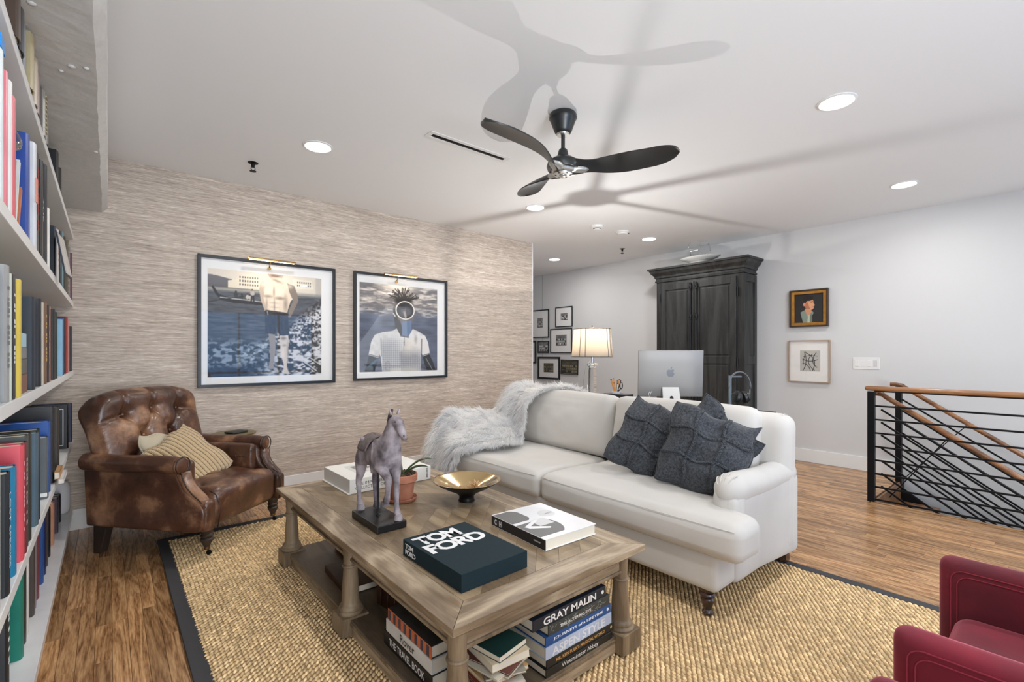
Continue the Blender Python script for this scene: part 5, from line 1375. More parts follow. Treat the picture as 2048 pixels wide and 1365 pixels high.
    A.poly([(0.475,0.355),(0.675,0.375),(0.68,0.44),(0.685,0.52),(0.69,0.60),(0.60,0.61),(0.575,0.53),(0.555,0.60),(0.475,0.585),(0.472,0.46)], (0.17,0.17,0.19))
    A.line((0.475,0.375),(0.675,0.392),0.010,(0.10,0.10,0.11)); A.line((0.49,0.37),(0.495,0.40),0.006,(0.6,0.6,0.6))
    A.blend(vnoise(300,300,(9,5),31)*((U>0.475)&(U<0.685)&(V>0.36)&(V<0.6))*0.30*(A.im[...,0]<0.3), (0.6,0.6,0.62))
    A.poly([(0.50,0.585),(0.56,0.595),(0.565,0.70),(0.56,0.78),(0.545,0.86),(0.55,0.93),(0.50,0.93),(0.515,0.84),(0.515,0.74)], (0.58,0.55,0.53))
    A.poly([(0.60,0.605),(0.68,0.60),(0.685,0.68),(0.675,0.78),(0.665,0.88),(0.67,0.955),(0.70,0.985),(0.64,0.985),(0.635,0.88),(0.61,0.78),(0.605,0.70)], (0.82,0.78,0.74))
    A.ell(0.645,0.70,0.030,0.018,sh_,soft=0.9,a=0.6); A.ell(0.675,0.76,0.016,0.14,sh_,soft=0.9,a=0.6); A.ell(0.63,0.79,0.02,0.09,(0.93,0.88,0.83),soft=0.9,a=0.7); A.ell(0.635,0.63,0.04,0.025,(0.4,0.38,0.37),soft=0.9,a=0.8)
    # driftwood
    for (a,b) in (((0.80,0.90),(0.98,0.82)),((0.82,0.86),(0.95,0.96)),((0.88,0.82),(0.99,0.90))): A.line(a,b,0.008,(0.75,0.74,0.72)); A.line((a[0],a[1]+.015),(b[0],b[1]+.015),0.006,(0.12,0.12,0.13))
    A.blend(np.clip((U-0.93)/0.02,0,1)*np.clip((0.3-V)/0.1,0,1)*0.3,(0.5,0.5,0.5))
    A.im = soften(A.im, 1); g = np.random.RandomState(3).normal(0,0.015,(300,300,1)); return np.clip(A.im+g,0,1)
def art_diver():
    A = Art(290,290,(0.4,0.42,0.47)); U,V = A.U,A.V; n = 290
    w1 = vnoise(n,n,(7,34),41); w2 = vnoise(n,n,(4,18),42)
    top = np.clip((w1-0.42)*3.4,0,1)*0.7+0.3*w2
    col = np.stack([0.36+0.56*top,0.35+0.53*top,0.36+0.48*top],-1); A.blend(np.ones((n,n)), col)
    k = np.clip((V-0.24)/0.14,0,1); lo = vnoise(n,n,(10,60),44); dkc = np.stack([0.22+0.20*lo,0.24+0.22*lo,0.30+0.25*lo],-1); A.blend(k, dkc)
    A.blend(np.clip(1-abs(V-0.31+0.02*np.sin(U*20))/0.045,0,1)*np.clip((w2-0.45)*4,0,1), (0.80,0.76,0.70))
    A.ell(0.47,0.0,0.35,0.10,(0.97,0.94,0.88),soft=0.9)
    A.ell(0.20,0.42,0.10,0.12,(0.55,0.60,0.68),soft=0.9,a=0.5); A.ell(0.80,0.40,0.10,0.10,(0.45,0.50,0.58),soft=0.9,a=0.5)
    # hair
    rng = np.random.RandomState(4)
    A.ell(0.54,0.17,0.135,0.095,(0.12,0.10,0.10),soft=0.4)
    for i in range(70):
        a = rng.uniform(-2.9,-0.25); r0 = rng.uniform(0.04,0.08); r1 = rng.uniform(0.10,0.17); c0 = (0.54,0.18)
        A.line((c0[0]+r0*math.cos(a)*1.3,c0[1]+r0*math.sin(a)),(c0[0]+r1*math.cos(a+rng.uniform(-.2,.2))*1.25,c0[1]+r1*math.sin(a)*0.95),0.006,(0.13,0.11,0.11))
    for i in range(24):
        a = rng.uniform(-2.9,-0.3); r1 = rng.uniform(0.07,0.14); A.line((0.54+r1*0.8*math.cos(a)*1.3,0.18+r1*0.8*math.sin(a)),(0.54+r1*1.2*math.cos(a)*1.2,0.18+r1*1.1*math.sin(a)),0.003,(0.7,0.66,0.6))
    # head in shadow, neck
    A.poly([(0.41,0.22),(0.67,0.20),(0.675,0.33),(0.655,0.43),(0.60,0.50),(0.50,0.52),(0.44,0.40),(0.41,0.33)], (0.42,0.40,0.40))
    A.poly([(0.41,0.25),(0.45,0.30),(0.47,0.40),(0.49,0.47),(0.43,0.44),(0.405,0.34)], (0.16,0.15,0.16))
    A.poly([(0.43,0.40),(0.49,0.40),(0.52,0.50),(0.52,0.60),(0.42,0.58)], (0.20,0.20,0.21)); A.poly([(0.52,0.42),(0.64,0.40),(0.645,0.55),(0.58,0.62),(0.515,0.60)], (0.40,0.48,0.60))
    # dive mask
    A.ell(0.56,0.285,0.112,0.098,(0.16,0.16,0.18),soft=0.05); A.ell(0.57,0.30,0.09,0.075,(0.42,0.42,0.44),soft=0.5,a=0.8); A.ell(0.53,0.25,0.05,0.03,(0.10,0.10,0.11),soft=0.6)
    A.line((0.55,0.31),(0.565,0.36),0.018,(0.62,0.60,0.58)); A.ring(0.56,0.285,0.118,0.103,0.075,(0.93,0.91,0.88),0.0)
    A.line((0.43,0.36),(0.41,0.33),0.010,(0.8,0.8,0.78))
    # white shirt
    sh = [(0.40,0.53),(0.45,0.50),(0.50,0.585),(0.60,0.60),(0.66,0.50),(0.74,0.53),(0.83,0.58),(0.87,0.66),(0.895,0.80),(0.80,0.835),(0.775,0.78),(0.765,1.01),(0.27,1.01),(0.255,0.84),(0.235,0.80),(0.225,0.845),(0.105,0.81),(0.135,0.66),(0.18,0.58),(0.27,0.55)]
    m = A.poly(sh, (0.86,0.855,0.85))
    n3 = vnoise(n,n,30,50); A.blend(m*np.clip((n3-0.5)*2.2,0,1)*0.5, (0.55,0.55,0.56))
    dia = (np.sin((U+V)*130)*np.sin((U-V)*130)); zone = m*np.clip((V-0.66+0.10*np.cos((U-0.40)*6))/0.14,0,1)*((U>0.27)&(U<0.775))
    A.blend(zone*0.62, np.stack([0.50+0.22*dia,0.51+0.22*dia,0.54+0.22*dia],-1))
    A.ell(0.60,0.72,0.16,0.12,(0.90,0.88,0.84),soft=0.9,a=0.7)
    A.ell(0.55,0.99,0.30,0.05,(0.78,0.77,0.73),soft=0.6,a=0.8); A.ell(0.545,0.66,0.006,0.007,(0.1,0.1,0.1))
    A.line((0.50,0.585),(0.60,0.60),0.010,(0.35,0.35,0.36)); A.line((0.55,0.60),(0.548,0.70),0.004,(0.5,0.5,0.5))
    A.line((0.255,0.62),(0.262,0.82),0.008,(0.45,0.45,0.46),0.7); A.line((0.78,0.62),(0.775,0.80),0.010,(0.40,0.38,0.37),0.8)
    A.line((0.115,0.80),(0.235,0.835),0.006,(0.4,0.4,0.4)); A.line((0.785,0.82),(0.89,0.79),0.006,(0.35,0.35,0.36))
    A.ell(0.70,0.62,0.03,0.08,(0.3,0.3,0.32),soft=0.9,a=0.35)
    # dark gloved arms
    A.poly([(0.115,0.81),(0.225,0.845),(0.20,0.93),(0.17,1.01),(0.05,1.01),(0.09,0.90)], (0.14,0.19,0.24)); A.line((0.12,0.93),(0.21,0.86),0.018,(0.25,0.38,0.46))
    A.poly([(0.795,0.83),(0.885,0.80),(0.94,0.90),(0.98,1.01),(0.86,1.01),(0.82,0.92)], (0.10,0.11,0.13)); A.line((0.84,0.85),(0.93,0.99),0.008,(0.45,0.48,0.50))
    A.im = soften(A.im, 1); g = np.random.RandomState(6).normal(0,0.012,(n,n,1)); return np.clip(A.im+g,0,1)
def art_portrait():
    A = Art(90,72,(0.13,0.12,0.13)); U,V=A.U,A.V
    A.blend(vnoise(90,72,14,3)*0.25, (0.28,0.25,0.24))
    A.poly([(0.36,0.50),(0.58,0.52),(0.60,0.66),(0.55,0.78),(0.48,0.80),(0.34,0.66)], (0.80,0.56,0.42))
    A.poly([(0.20,0.62),(0.36,0.55),(0.42,0.72),(0.50,0.82),(0.56,0.66),(0.62,0.60),(0.66,0.66),(0.56,0.84),(0.52,1.01),(0.30,1.01),(0.24,0.80)], (0.50,0.55,0.50))
    A.poly([(0.50,0.80),(0.60,0.66),(0.62,1.01),(0.50,1.01)], (0.40,0.45,0.40)); A.poly([(0.46,0.76),(0.53,0.70),(0.52,1.01),(0.44,1.01)], (0.70,0.72,0.64))
    A.poly([(0.32,0.22),(0.60,0.16),(0.655,0.26),(0.66,0.33),(0.705,0.40),(0.665,0.425),(0.67,0.49),(0.62,0.545),(0.50,0.56),(0.40,0.50),(0.33,0.40)], (0.86,0.62,0.46))
    A.poly([(0.36,0.30),(0.46,0.28),(0.50,0.42),(0.56,0.54),(0.42,0.52),(0.34,0.42)], (0.70,0.44,0.32)); A.ell(0.335,0.36,0.045,0.06,(0.84,0.55,0.42))
    A.ell(0.47,0.15,0.20,0.10,(0.09,0.07,0.07),soft=0.15); A.poly([(0.30,0.14),(0.40,0.12),(0.42,0.26),(0.36,0.32),(0.30,0.26)], (0.10,0.08,0.08))
    A.line((0.54,0.275),(0.63,0.265),0.010,(0.15,0.10,0.09)); A.line((0.56,0.31),(0.61,0.305),0.008,(0.2,0.14,0.12)); A.line((0.60,0.455),(0.665,0.45),0.009,(0.62,0.22,0.18))
    return A.im
def art_lines():
    A = Art(90,76,(0.74,0.73,0.70)); A.blend(vnoise(90,76,6,8)*0.2,(0.6,0.6,0.58)); D = (0.10,0.10,0.10)
    def curve(p0,p1,p2,w=0.020):
        pts = [((1-t)**2*p0[0]+2*t*(1-t)*p1[0]+t*t*p2[0],(1-t)**2*p0[1]+2*t*(1-t)*p1[1]+t*t*p2[1]) for t in np.linspace(0,1,9)]
        for a,b in zip(pts,pts[1:]): A.line(a,b,w,D)
    curve((0.22,0.08),(0.42,0.55),(0.16,0.95)); curve((0.62,0.18),(0.18,0.55),(0.72,0.95)); curve((0.30,0.12),(0.95,0.40),(0.62,0.96)); curve((0.80,0.12),(0.45,0.55),(0.84,0.80))
    curve((0.14,0.42),(0.50,0.60),(0.86,0.44)); curve((0.14,0.62),(0.45,0.66),(0.52,0.97)); curve((0.18,0.30),(0.55,0.22),(0.86,0.28),0.016); curve((0.28,0.06),(0.2,0.3),(0.16,0.68),0.014)
    return A.im
def art_group(seed, warm=0):
    A = Art(44,44,(0.35,0.35,0.35)); A.blend(vnoise(44,44,8,seed), (0.62,0.62,0.62)); rng = np.random.RandomState(seed)
    for r in range(3):
        for i in range(8):
            x = 0.10+0.115*i+rng.uniform(-.01,.01); y = 0.35+0.2*r; v = rng.uniform(0.65,0.95) if r else 0.85
            A.ell(x,y+0.08,0.048,0.09,G_(v if rng.rand()>0.3 else 0.12)); A.ell(x,y-0.03,0.026,0.035,G_(0.72 if rng.rand()>.3 else 0.5)); A.ell(x,y-0.055,0.026,0.02,G_(0.12))
    A.blend(np.clip((A.V-0.88)/0.03,0,1)*0.7,G_(0.16))
    if warm: A.im = A.im*np.array([0.78,0.74,0.60])*0.85
    return A.im
# ------------------------------------------------------------------ frames
def pane_mat():
    m = bpy.data.materials.new('picture_glass'); m.use_nodes = True; N, L = nt(m)
    for n in list(N): N.remove(n)
    o = N.new('ShaderNodeOutputMaterial'); mx = N.new('ShaderNodeMixShader'); fr = N.new('ShaderNodeFresnel'); fr.inputs[0].default_value = 1.52
    tr = N.new('ShaderNodeBsdfTransparent'); gl = N.new('ShaderNodeBsdfGlossy'); gl.inputs['Roughness'].default_value = 0.01
    ge = N.new('ShaderNodeNewGeometry'); sb = N.new('ShaderNodeMath'); sb.operation = 'SUBTRACT'; sb.inputs[0].default_value = 1.0; L.new(ge.outputs['Backfacing'], sb.inputs[1])
    ml_ = N.new('ShaderNodeMath'); ml_.operation = 'MULTIPLY'; L.new(fr.outputs[0], ml_.inputs[0]); L.new(sb.outputs[0], ml_.inputs[1])
    L.new(ml_.outputs[0], mx.inputs[0]); L.new(tr.outputs[0], mx.inputs[1]); L.new(gl.outputs[0], mx.inputs[2]); L.new(mx.outputs[0], o.inputs[0]); return m
PANE = pane_mat()
PRINT = att_mat('photo_print', 0.6)
MATC = M('mat_board', (236,235,233), 0.85)
BLKF = M('black_frame_lacquer', (24,26,30), 0.35)
def picture(name, label, cat, wall, a0, a1, z0, z1, fw_, fd, mat_frame, margin, img, group=None, tilt=0.0, board=MATC, pr=PRINT, glass=True, loff=0.0, step=None):
    """wall 'L': hangs on the grasscloth wall, a = x, faces -y.  wall 'R': hangs on the white wall, a = y, faces -x"""
    if wall == 'L': O = Vector((a0, WY-0.002, z0)); u = Vector((1,0,0)); n = Vector((0,-1,0))
    else: O = Vector((WX-0.002, a1, z0)); u = Vector((0,-1,0)); n = Vector((-1,0,0))
    W_, H_ = a1-a0, z1-z0; v = Vector((0,0,1))
    t = thing(name, label, cat, tuple(O + u*W_/2 + v*H_/2), 0, group=group)
    C0 = O + u*W_/2 + v*H_/2
    Rt = Matrix.Rotation(math.radians(tilt), 3, n)
    def P(a, b, c): return Rt @ (O + u*a + v*b + n*c - C0) + C0
    def slab(x0,x1,y0,y1,d0,d1):
        mb = MB(); vs = [P(x,y,d) for d in (d0,d1) for (x,y) in ((x0,y0),(x1,y0),(x1,y1),(x0,y1))]
        return mb.add(vs, [(0,3,2,1),(4,5,6,7),(0,1,5,4),(1,2,6,5),(2,3,7,6),(3,0,4,7)])
    def bar(o4, i4, d0, d1):   # mitred bar between outer edge pts and inner edge pts
        pts = [o4[0], o4[1], i4[1], i4[0]]; mb = MB(); vs = [P(a,b,d) for d in (d0,d1) for (a,b) in pts]
        return mb.add(vs, [(0,3,2,1),(4,5,6,7),(0,1,5,4),(1,2,6,5),(2,3,7,6),(3,0,4,7)])
    oc = [(0,0),(W_,0),(W_,H_),(0,H_)]; ic = [(fw_,fw_),(W_-fw_,fw_),(W_-fw_,H_-fw_),(fw_,H_-fw_)]
    for i in range(4): bar((oc[i],oc[(i+1)%4]),(ic[i],ic[(i+1)%4]),0,fd).build('frame_rail', mat_frame, t, bevel=0.0015)
    if step:
        s0, s1, sm = step; o2 = [(fw_-.001,fw_-.001),(W_-fw_+.001,fw_-.001),(W_-fw_+.001,H_-fw_+.001),(fw_-.001,H_-fw_+.001)]; i2 = [(fw_+s0,)*2,(W_-fw_-s0,fw_+s0),(W_-fw_-s0,H_-fw_-s0),(fw_+s0,H_-fw_-s0)]
        for i in range(4): bar((o2[i],o2[(i+1)%4]),(i2[i],i2[(i+1)%4]),0.002,s1).build('inner_rail', sm, t, bevel=0.001)
    slab(fw_*0.6,W_-fw_*0.6,fw_*0.6,H_-fw_*0.6,0.001,fd*0.30).build('mat_board', board, t)
    ml, mr_, mt, mb_ = margin
    pu = P(ml,mb_,fd*0.32); pe = P(W_-mr_,mb_,fd*0.32); pt = P(ml,H_-mt,fd*0.32)
    print_part('print', img, pr, t, pu, pe-pu, pt-pu)
    if glass: slab(fw_*0.8,W_-fw_*0.8,fw_*0.8,H_-fw_*0.8,fd*0.62,fd*0.66).build('glass', PANE, t)
    return t
BRASS = M('antique_brass', (196,160,100), 0.25, metal=1.0)
def picture_light(lab, x0, x1, ztop, ye, warm=1.3):
    t = thing('picture_light', lab, 'lamp', ((x0+x1)/2, ye, ztop), group='brass picture lights above the two large photographs')
    xm = (x0+x1)/2; yb = WY-0.04
    mb = MB(); seg = []
    R0 = 0.014
    prof = [(R0*math.cos(a), R0*math.sin(a)) for a in [math.radians(-20+220*i/12) for i in range(13)]]
    pin = [(0.8*a, 0.8*b) for a,b in prof[::-1]]
    mb.prism(prof+pin, (x0, ye, ztop), (0,1,0), (0,0,1), (x1-x0,0,0)); mb.build('shade', BRASS, t, smooth=True, angle=40)
    for xx in (x0, x1): MB().lathe([(R0,0),(R0,0.003)], (xx-0.0015, ye, ztop), 16, (1,0,0)).build('end_cap', BRASS, t)
    MB().tube([(xm,WY-0.032,ztop-0.05),(xm,WY-0.05,ztop-0.02),(xm,ye+0.03,ztop+0.012),(xm,ye,ztop+0.012)], 0.0045, 8).build('arm', BRASS, t, smooth=True)
    MB().lathe([(0.016,0),(0.014,0.008)], (xm, WY-0.030, ztop-0.05), 16, (0,-1,0)).build('mount', BRASS, t)
    MB().cyl((x0+0.01, ye, ztop-0.003), (x1-0.01, ye, ztop-0.003), 0.005).build('tube_bulb', M('warm_tube', (255,240,210), 0.4, emit=((1.0,0.84,0.62,1), 9)), t, smooth=True)
    # the tube's own light, falling back on the picture
    area('picture_glow', (xm, ye-0.002, ztop-0.016), (math.radians(-28), 0, 0), x1-x0-0.02, warm, (1.0,0.86,0.66), 'RECTANGLE', 0.014)
picture('framed_photograph', 'large black-framed photograph of a bare-chested man on a pebble beach, over the armchair', 'picture', 'L', 0.545, 1.643, 0.967, 2.046, 0.024, 0.036, BLKF, (0.070,0.125,0.105,0.082), art_beach(), group='large framed photographs on the grasscloth wall')
picture('framed_photograph', 'black-framed photograph of a diver in a round mask and white shirt', 'picture', 'L', 1.825, 2.892, 0.975, 2.050, 0.024, 0.036, BLKF, (0.062,0.120,0.100,0.082), art_diver(), group='large framed photographs on the grasscloth wall')
picture_light('brass picture light over the beach photograph', 0.885, 1.255, 2.035, 4.43)
picture_light('brass picture light over the diver photograph', 2.095, 2.455, 2.035, 4.43)
GILT = M('old_gilt', (186,134,62), 0.35, metal=0.7, bump=(60,0.4,0.002), vary=(20,0.3))
GILTD = M('dark_gilt_edge', (52,36,22), 0.4)
OAKF = M('pale_oak_frame', (166,142,118), 0.5)
t = picture('framed_painting', 'small gilt-framed oil portrait of a dark-haired young man in profile', 'picture', 'R', 1.756, 2.149, 1.545, 1.972, 0.018, 0.045, GILTD, (0.052,0.052,0.052,0.048), art_portrait(), board=M('linen_liner',(30,28,28),0.8), glass=False, step=(0.032,0.034,GILT))
t = picture('framed_drawing', 'pale wood-framed abstract drawing of looping black lines below the gilt portrait', 'picture', 'R', 1.742, 2.160, 0.913, 1.392, 0.009, 0.035, OAKF, (0.115,0.100,0.115,0.125), art_lines(), board=M('cream_mat',(232,230,226),0.9))
# gallery of small team photographs on the white wall beyond the corner
GG = 'small framed team photographs beyond the corner'
gal = [('tall black-framed photograph, upper left of the small team pictures', 6.165,6.62,1.528,2.045,0.018,(0.15,0.165,0.15,0.19),11,0,0),
       ('small square black-framed team photograph at the top right of the group', 5.59,5.998,1.705,2.06,0.014,(0.125,0.12,0.115,0.12),12,0,0),
       ('wide black-framed team photograph in a white mat, centre right of the group', 5.602,6.125,1.245,1.678,0.014,(0.135,0.13,0.11,0.13),13,0,0),
       ('little black-framed photograph without a mat in the middle of the group', 6.165,6.455,1.243,1.467,0.018,(0.022,0.022,0.022,0.022),14,0,0),
       ('black frame cut off by the wall corner, left edge of the group', 6.505,6.78,1.05,1.478,0.034,(0.09,0.09,0.09,0.09),15,0,0),
       ('thick black-framed team photograph with white mat, bottom left of the group', 5.888,6.455,0.768,1.176,0.034,(0.15,0.165,0.115,0.125),16,0,1),
       ('slightly crooked sepia team photograph in a thin black frame, bottom right', 5.462,5.862,0.872,1.128,0.012,(0.014,0.014,0.014,0.014),17,1,1)]
for lab, a0, a1, z0_, z1_, fw_, mg, seed, tl, wm in gal:
    picture('team_photograph', lab, 'picture', 'R', a0, a1, z0_, z1_, fw_, 0.02, BLKF, mg, art_group(seed, wm), group=GG, tilt=tl*-1.2)
t = thing('hanging_wire', 'thin grey picture wire hanging from the ceiling above the team photographs', 'wire', (WX-0.005, 6.345, CEIL))
MB().cyl((WX-0.005,6.345,0.9),(WX-0.005,6.345,CEIL),0.003,n=6).build('wire', M('wire_grey',(150,150,150),0.5), t)
# light switches and outlet
t = thing('switch_plate', 'white four-gang light switch plate on the wall above the stair', 'light switch', (WX, 1.418, 1.137))
B(WX-0.006, WX, 1.303, 1.535, 1.076, 1.200).build('plate', TRIM, t, bevel=0.002)
for k, yy in enumerate((1.500, 1.448, 1.392, 1.338)):
    B(WX-0.009 if k != 1 else WX-0.0065, WX-0.004, yy-0.018, yy+0.018, 1.105, 1.171).build('rocker', TRIM if k != 3 else M('dimmer_grey',(205,205,205),0.4), t, bevel=0.0015)
t = thing('wall_outlet', 'white outlet with round plug-in adapter on the grasscloth wall left of the sofa', 'outlet', (3.30, WY, 0.43))
B(3.262, 3.338, WY-0.006, WY, 0.372, 0.488).build('plate', TRIM, t, bevel=0.002)
MB().lathe([(0.024,0),(0.026,0.004),(0.026,0.034),(0.020,0.045),(0.0001,0.046)], (3.303, WY-0.006, 0.435), 24, (0.25,-1,0)).build('plug', TRIM, t, smooth=True, angle=40)
MB().lathe([(0.009,0),(0.009,0.002)], (3.314, WY-0.0525, 0.435), 16, (0.25,-1,0)).build('lens', DARK, t)
# ------------------------------------------------------------------ leather armchair (local: x forward, y to its left)
def leather():
    m = bpy.data.materials.new('aged_leather'); m.use_nodes = True; N, L = nt(m); b = N['Principled BSDF']
    tc = N.new('ShaderNodeTexCoord'); n1 = N.new('ShaderNodeTexNoise'); n1.inputs['Scale'].default_value = 5; n1.inputs['Detail'].default_value = 8; n1.inputs['Roughness'].default_value = 0.6
    L.new(tc.outputs['Object'], n1.inputs['Vector']); cr = N.new('ShaderNodeValToRGB'); e = cr.color_ramp.elements
    e[0].position = 0.30; e[0].color = S(52,32,23); e[1].position = 0.70; e[1].color = S(166,124,92); q = e.new(0.52); q.color = S(90,58,42)  # pale tan end: rubbed wear plus highlights put into the colour
    L.new(n1.outputs[0], cr.inputs[0]); L.new(cr.outputs[0], b.inputs['Base Color'])
    b.inputs['Roughness'].default_value = 0.31; b.inputs['Specular IOR Level'].default_value = 0.6
    n2 = N.new('ShaderNodeTexNoise'); n2.inputs['Scale'].default_value = 10; n2.inputs['Detail'].default_value = 5; n2.inputs['Distortion'].default_value = 2.0; L.new(tc.outputs['Object'], n2.inputs['Vector'])
    bp = N.new('ShaderNodeBump'); bp.inputs['Strength'].default_value = 0.45; bp.inputs['Distance'].default_value = 0.008; L.new(n2.outputs[0], bp.inputs['Height'])
    v = N.new('ShaderNodeTexVoronoi'); v.inputs['Scale'].default_value = 260; L.new(tc.outputs['Object'], v.inputs['Vector'])
    b2 = N.new('ShaderNodeBump'); b2.inputs['Strength'].default_value = 0.12; b2.inputs['Distance'].default_value = 0.001; L.new(v.outputs[0], b2.inputs['Height']); L.new(bp.outputs[0], b2.inputs['Normal'])
    L.new(b2.outputs[0], b.inputs['Normal']); return m
LTH = leather(); LDK = M('leather_piping', (44,28,20), 0.4)
ac = thing('leather_armchair', 'brown leather armchair with buttoned back, rolled arms and castors', 'armchair', (0.449, 3.855, 0.0165), math.radians(-50), world=False)
def tuft(yv, zv, btn, creases, dep=0.036, rad=0.050):
    h = 0.0
    for (by, bz) in btn:
        d2 = (yv-by)**2+(zv-bz)**2; h -= dep*math.exp(-d2/(rad*rad)) + dep*0.5*math.exp(-d2/(0.015**2))
    for (a, b) in creases:
        dx, dz = b[0]-a[0], b[1]-a[1]; t = max(0,min(1,((yv-a[0])*dx+(zv-a[1])*dz)/(dx*dx+dz*dz))); d = math.hypot(yv-a[0]-t*dx, zv-a[1]-t*dz)
        h -= dep*0.50*math.exp(-d*d/(0.014**2))
    return h
# buttoned back: local height zl from 0 (seat) to 0.66
btn = [(-0.20,0.50),(0.0,0.52),(0.20,0.50),(-0.10,0.345),(0.10,0.345),(-0.21,0.19),(0.0,0.19),(0.21,0.19)]
cre = [((-0.20,0.50),(-0.10,0.345)),((0.0,0.52),(-0.10,0.345)),((0.0,0.52),(0.10,0.345)),((0.20,0.50),(0.10,0.345)),((-0.10,0.345),(-0.21,0.19)),((-0.10,0.345),(0.0,0.19)),((0.10,0.345),(0.0,0.19)),((0.10,0.345),(0.21,0.19)),
       ((-0.20,0.50),(-0.35,0.48)),((0.20,0.50),(0.35,0.48)),((-0.21,0.19),(-0.35,0.17)),((0.21,0.19),(0.35,0.17)),((0.0,0.52),(0.0,0.66)),((-0.2,0.5),(-0.2,0.66)),((0.2,0.5),(0.2,0.66))]
lean = math.radians(17)
Rb = Matrix.Rotation(-lean, 3, 'Y')
BO = Vector((-0.235, 0, 0.345))
def backfn(u, p):
    q = Vector(p); zl = q.z + 0.335
    # width narrows to rounded shoulders; thicker rolled top
    top = max(0, (zl-0.48)/0.19); q.y *= 1 + 0.05*(zl/0.66) - 0.10*top*top
    q.z -= 0.055*max(0,abs(u.y)-0.35)**2*(1 if u.z > 0 else 0)*2.2*max(0,u.z)
    if u.x > 0:
        q.x += 0.028*(1-u.y*u.y)*(1-abs(u.z)**3) + tuft(q.y, zl, btn, cre)*1.15*min(1, 3*(1-abs(u.y))+0.3)
        q.x += 0.02*math.exp(-((zl-0.60)/0.07)**2)
    else:
        q.x -= 0.030*math.exp(-((zl-0.60)/0.09)**2)
    return q
def T3(v): return BO + Rb @ Vector(v)
o = MB().rbox(BO + Rb @ Vector((-0.02,0,0.335)), (0.155, 0.735, 0.685), 0.06, 52, R=Rb, fn=backfn).build('backrest', LTH, ac, smooth=True)
for (by, bz) in btn:
    c = BO + Rb @ Vector((-0.02+0.0775+0.028*(1-(by/0.35)**2)-0.046, by, bz))
    MB().lathe([(0.0001,-0.004),(0.009,-0.002),(0.0105,0.002),(0.007,0.006),(0.0001,0.0075)], c, 16, Rb @ Vector((1,0,0))).build('button', LTH, ac, smooth=True)
for s_ in (-1,1):
    pts = [BO+Rb@Vector((0.058-0.02, s_*(0.343+0.014*z/0.6), z)) for z in [0.18+0.36*i/10 for i in range(11)]]
    MB().tube(pts, 0.0045, 6).build('piping', LDK, ac, smooth=True)
# outside back panel and arms
side_prof = [(-0.42,0.165),(0.33,0.165),(0.385,0.175),(0.405,0.215),(0.41,0.285),(0.395,0.325),(0.355,0.352),(0.305,0.385),(0.265,0.425),(0.245,0.475),(0.24,0.53),(0.215,0.56),(-0.44,0.56)]
for s_ in (-1,1):
    y0 = s_*0.375; mb = MB()
    mb.prism(side_prof, (0, y0, 0), (1,0,0), (0,0,1), (0, -s_*0.085, 0))
    o = mb.build('arm_panel', LTH, ac, bevel=0.016, seg=4, smooth=True, angle=50)
    pts = []; rs = []
    for i in range(15):
        t_ = i/14; x = 0.25 - 0.66*t_; pts.append((x, s_*(0.365+0.008*t_), 0.562+0.004*math.sin(t_*7))); e = min(1, t_/0.06); rs.append((0.050+0.004*t_)*(0.85+0.15*e))
    MB().tube(pts, rs, 24).build('arm_roll', LTH, ac, smooth=True, angle=60)
    # front scroll facing: round head running down into the seat rail
    head = [(0.252, s_*0.365, 0.562)]
    mb = MB(); mb.lathe([(0.0001,0.014),(0.02,0.013),(0.038,0.009),(0.049,0.002),(0.051,-0.006)], (0.25, s_*0.365, 0.562), 28, (1,0,0))
    spts = [(0.258,s_*0.355,0.52),(0.262,s_*0.345,0.475),(0.285,s_*0.340,0.425),(0.322,s_*0.337,0.385),(0.365,s_*0.335,0.352),(0.405,s_*0.333,0.315)]
    mb.tube(spts, [0.038,0.036,0.038,0.038,0.036,0.026], 16, flat=0.55)
    mb.build('front_scroll', LTH, ac, smooth=True)
    for off in (-0.044, 0.044):
        pp = [(0.252+0.014, s_*0.365+0.050*math.cos(a), 0.562+0.050*math.sin(a)) for a in [math.radians(200-220*i/12 if off < 0 else -20+220*i/12) for i in range(13)]]
    pp = [(0.263, s_*0.365+0.051*math.cos(math.radians(-70+320*i/24)), 0.562+0.051*math.sin(math.radians(-70+320*i/24))) for i in range(25)]
    MB().tube(pp, 0.0035, 6).build('piping', LDK, ac, smooth=True)
    for off in (0.026, -0.040):
        MB().tube([(x+0.006, y+s_*off, z+0.004) for x,y,z in spts], 0.0035, 6).build('piping', LDK, ac, smooth=True)
    # inner arm padding with two buttons
    def inf(u, p, s_=s_):
        q = Vector(p)
        if u.y*s_ < 0: q.y -= s_*0.018*(1-u.x*u.x)*(1-u.z*u.z); 
        return q
    MB().rbox((-0.01, s_*0.270, 0.475), (0.50, 0.06, 0.20), 0.028, 14, fn=inf).build('inner_arm', LTH, ac, smooth=True)
    for bx in (-0.02, 0.12):
        MB().lathe([(0.009,-0.002),(0.009,0.001),(0.0001,0.004)], (bx, s_*0.225, 0.485), 14, (0,-s_,0)).build('button', LTH, ac, smooth=True)
    MB().tube([(-0.2,s_*0.224,0.486),(-0.02,s_*0.2235,0.485),(0.12,s_*0.2235,0.485),(0.22,s_*0.228,0.484)], 0.0022, 5).build('crease', LDK, ac, smooth=True)
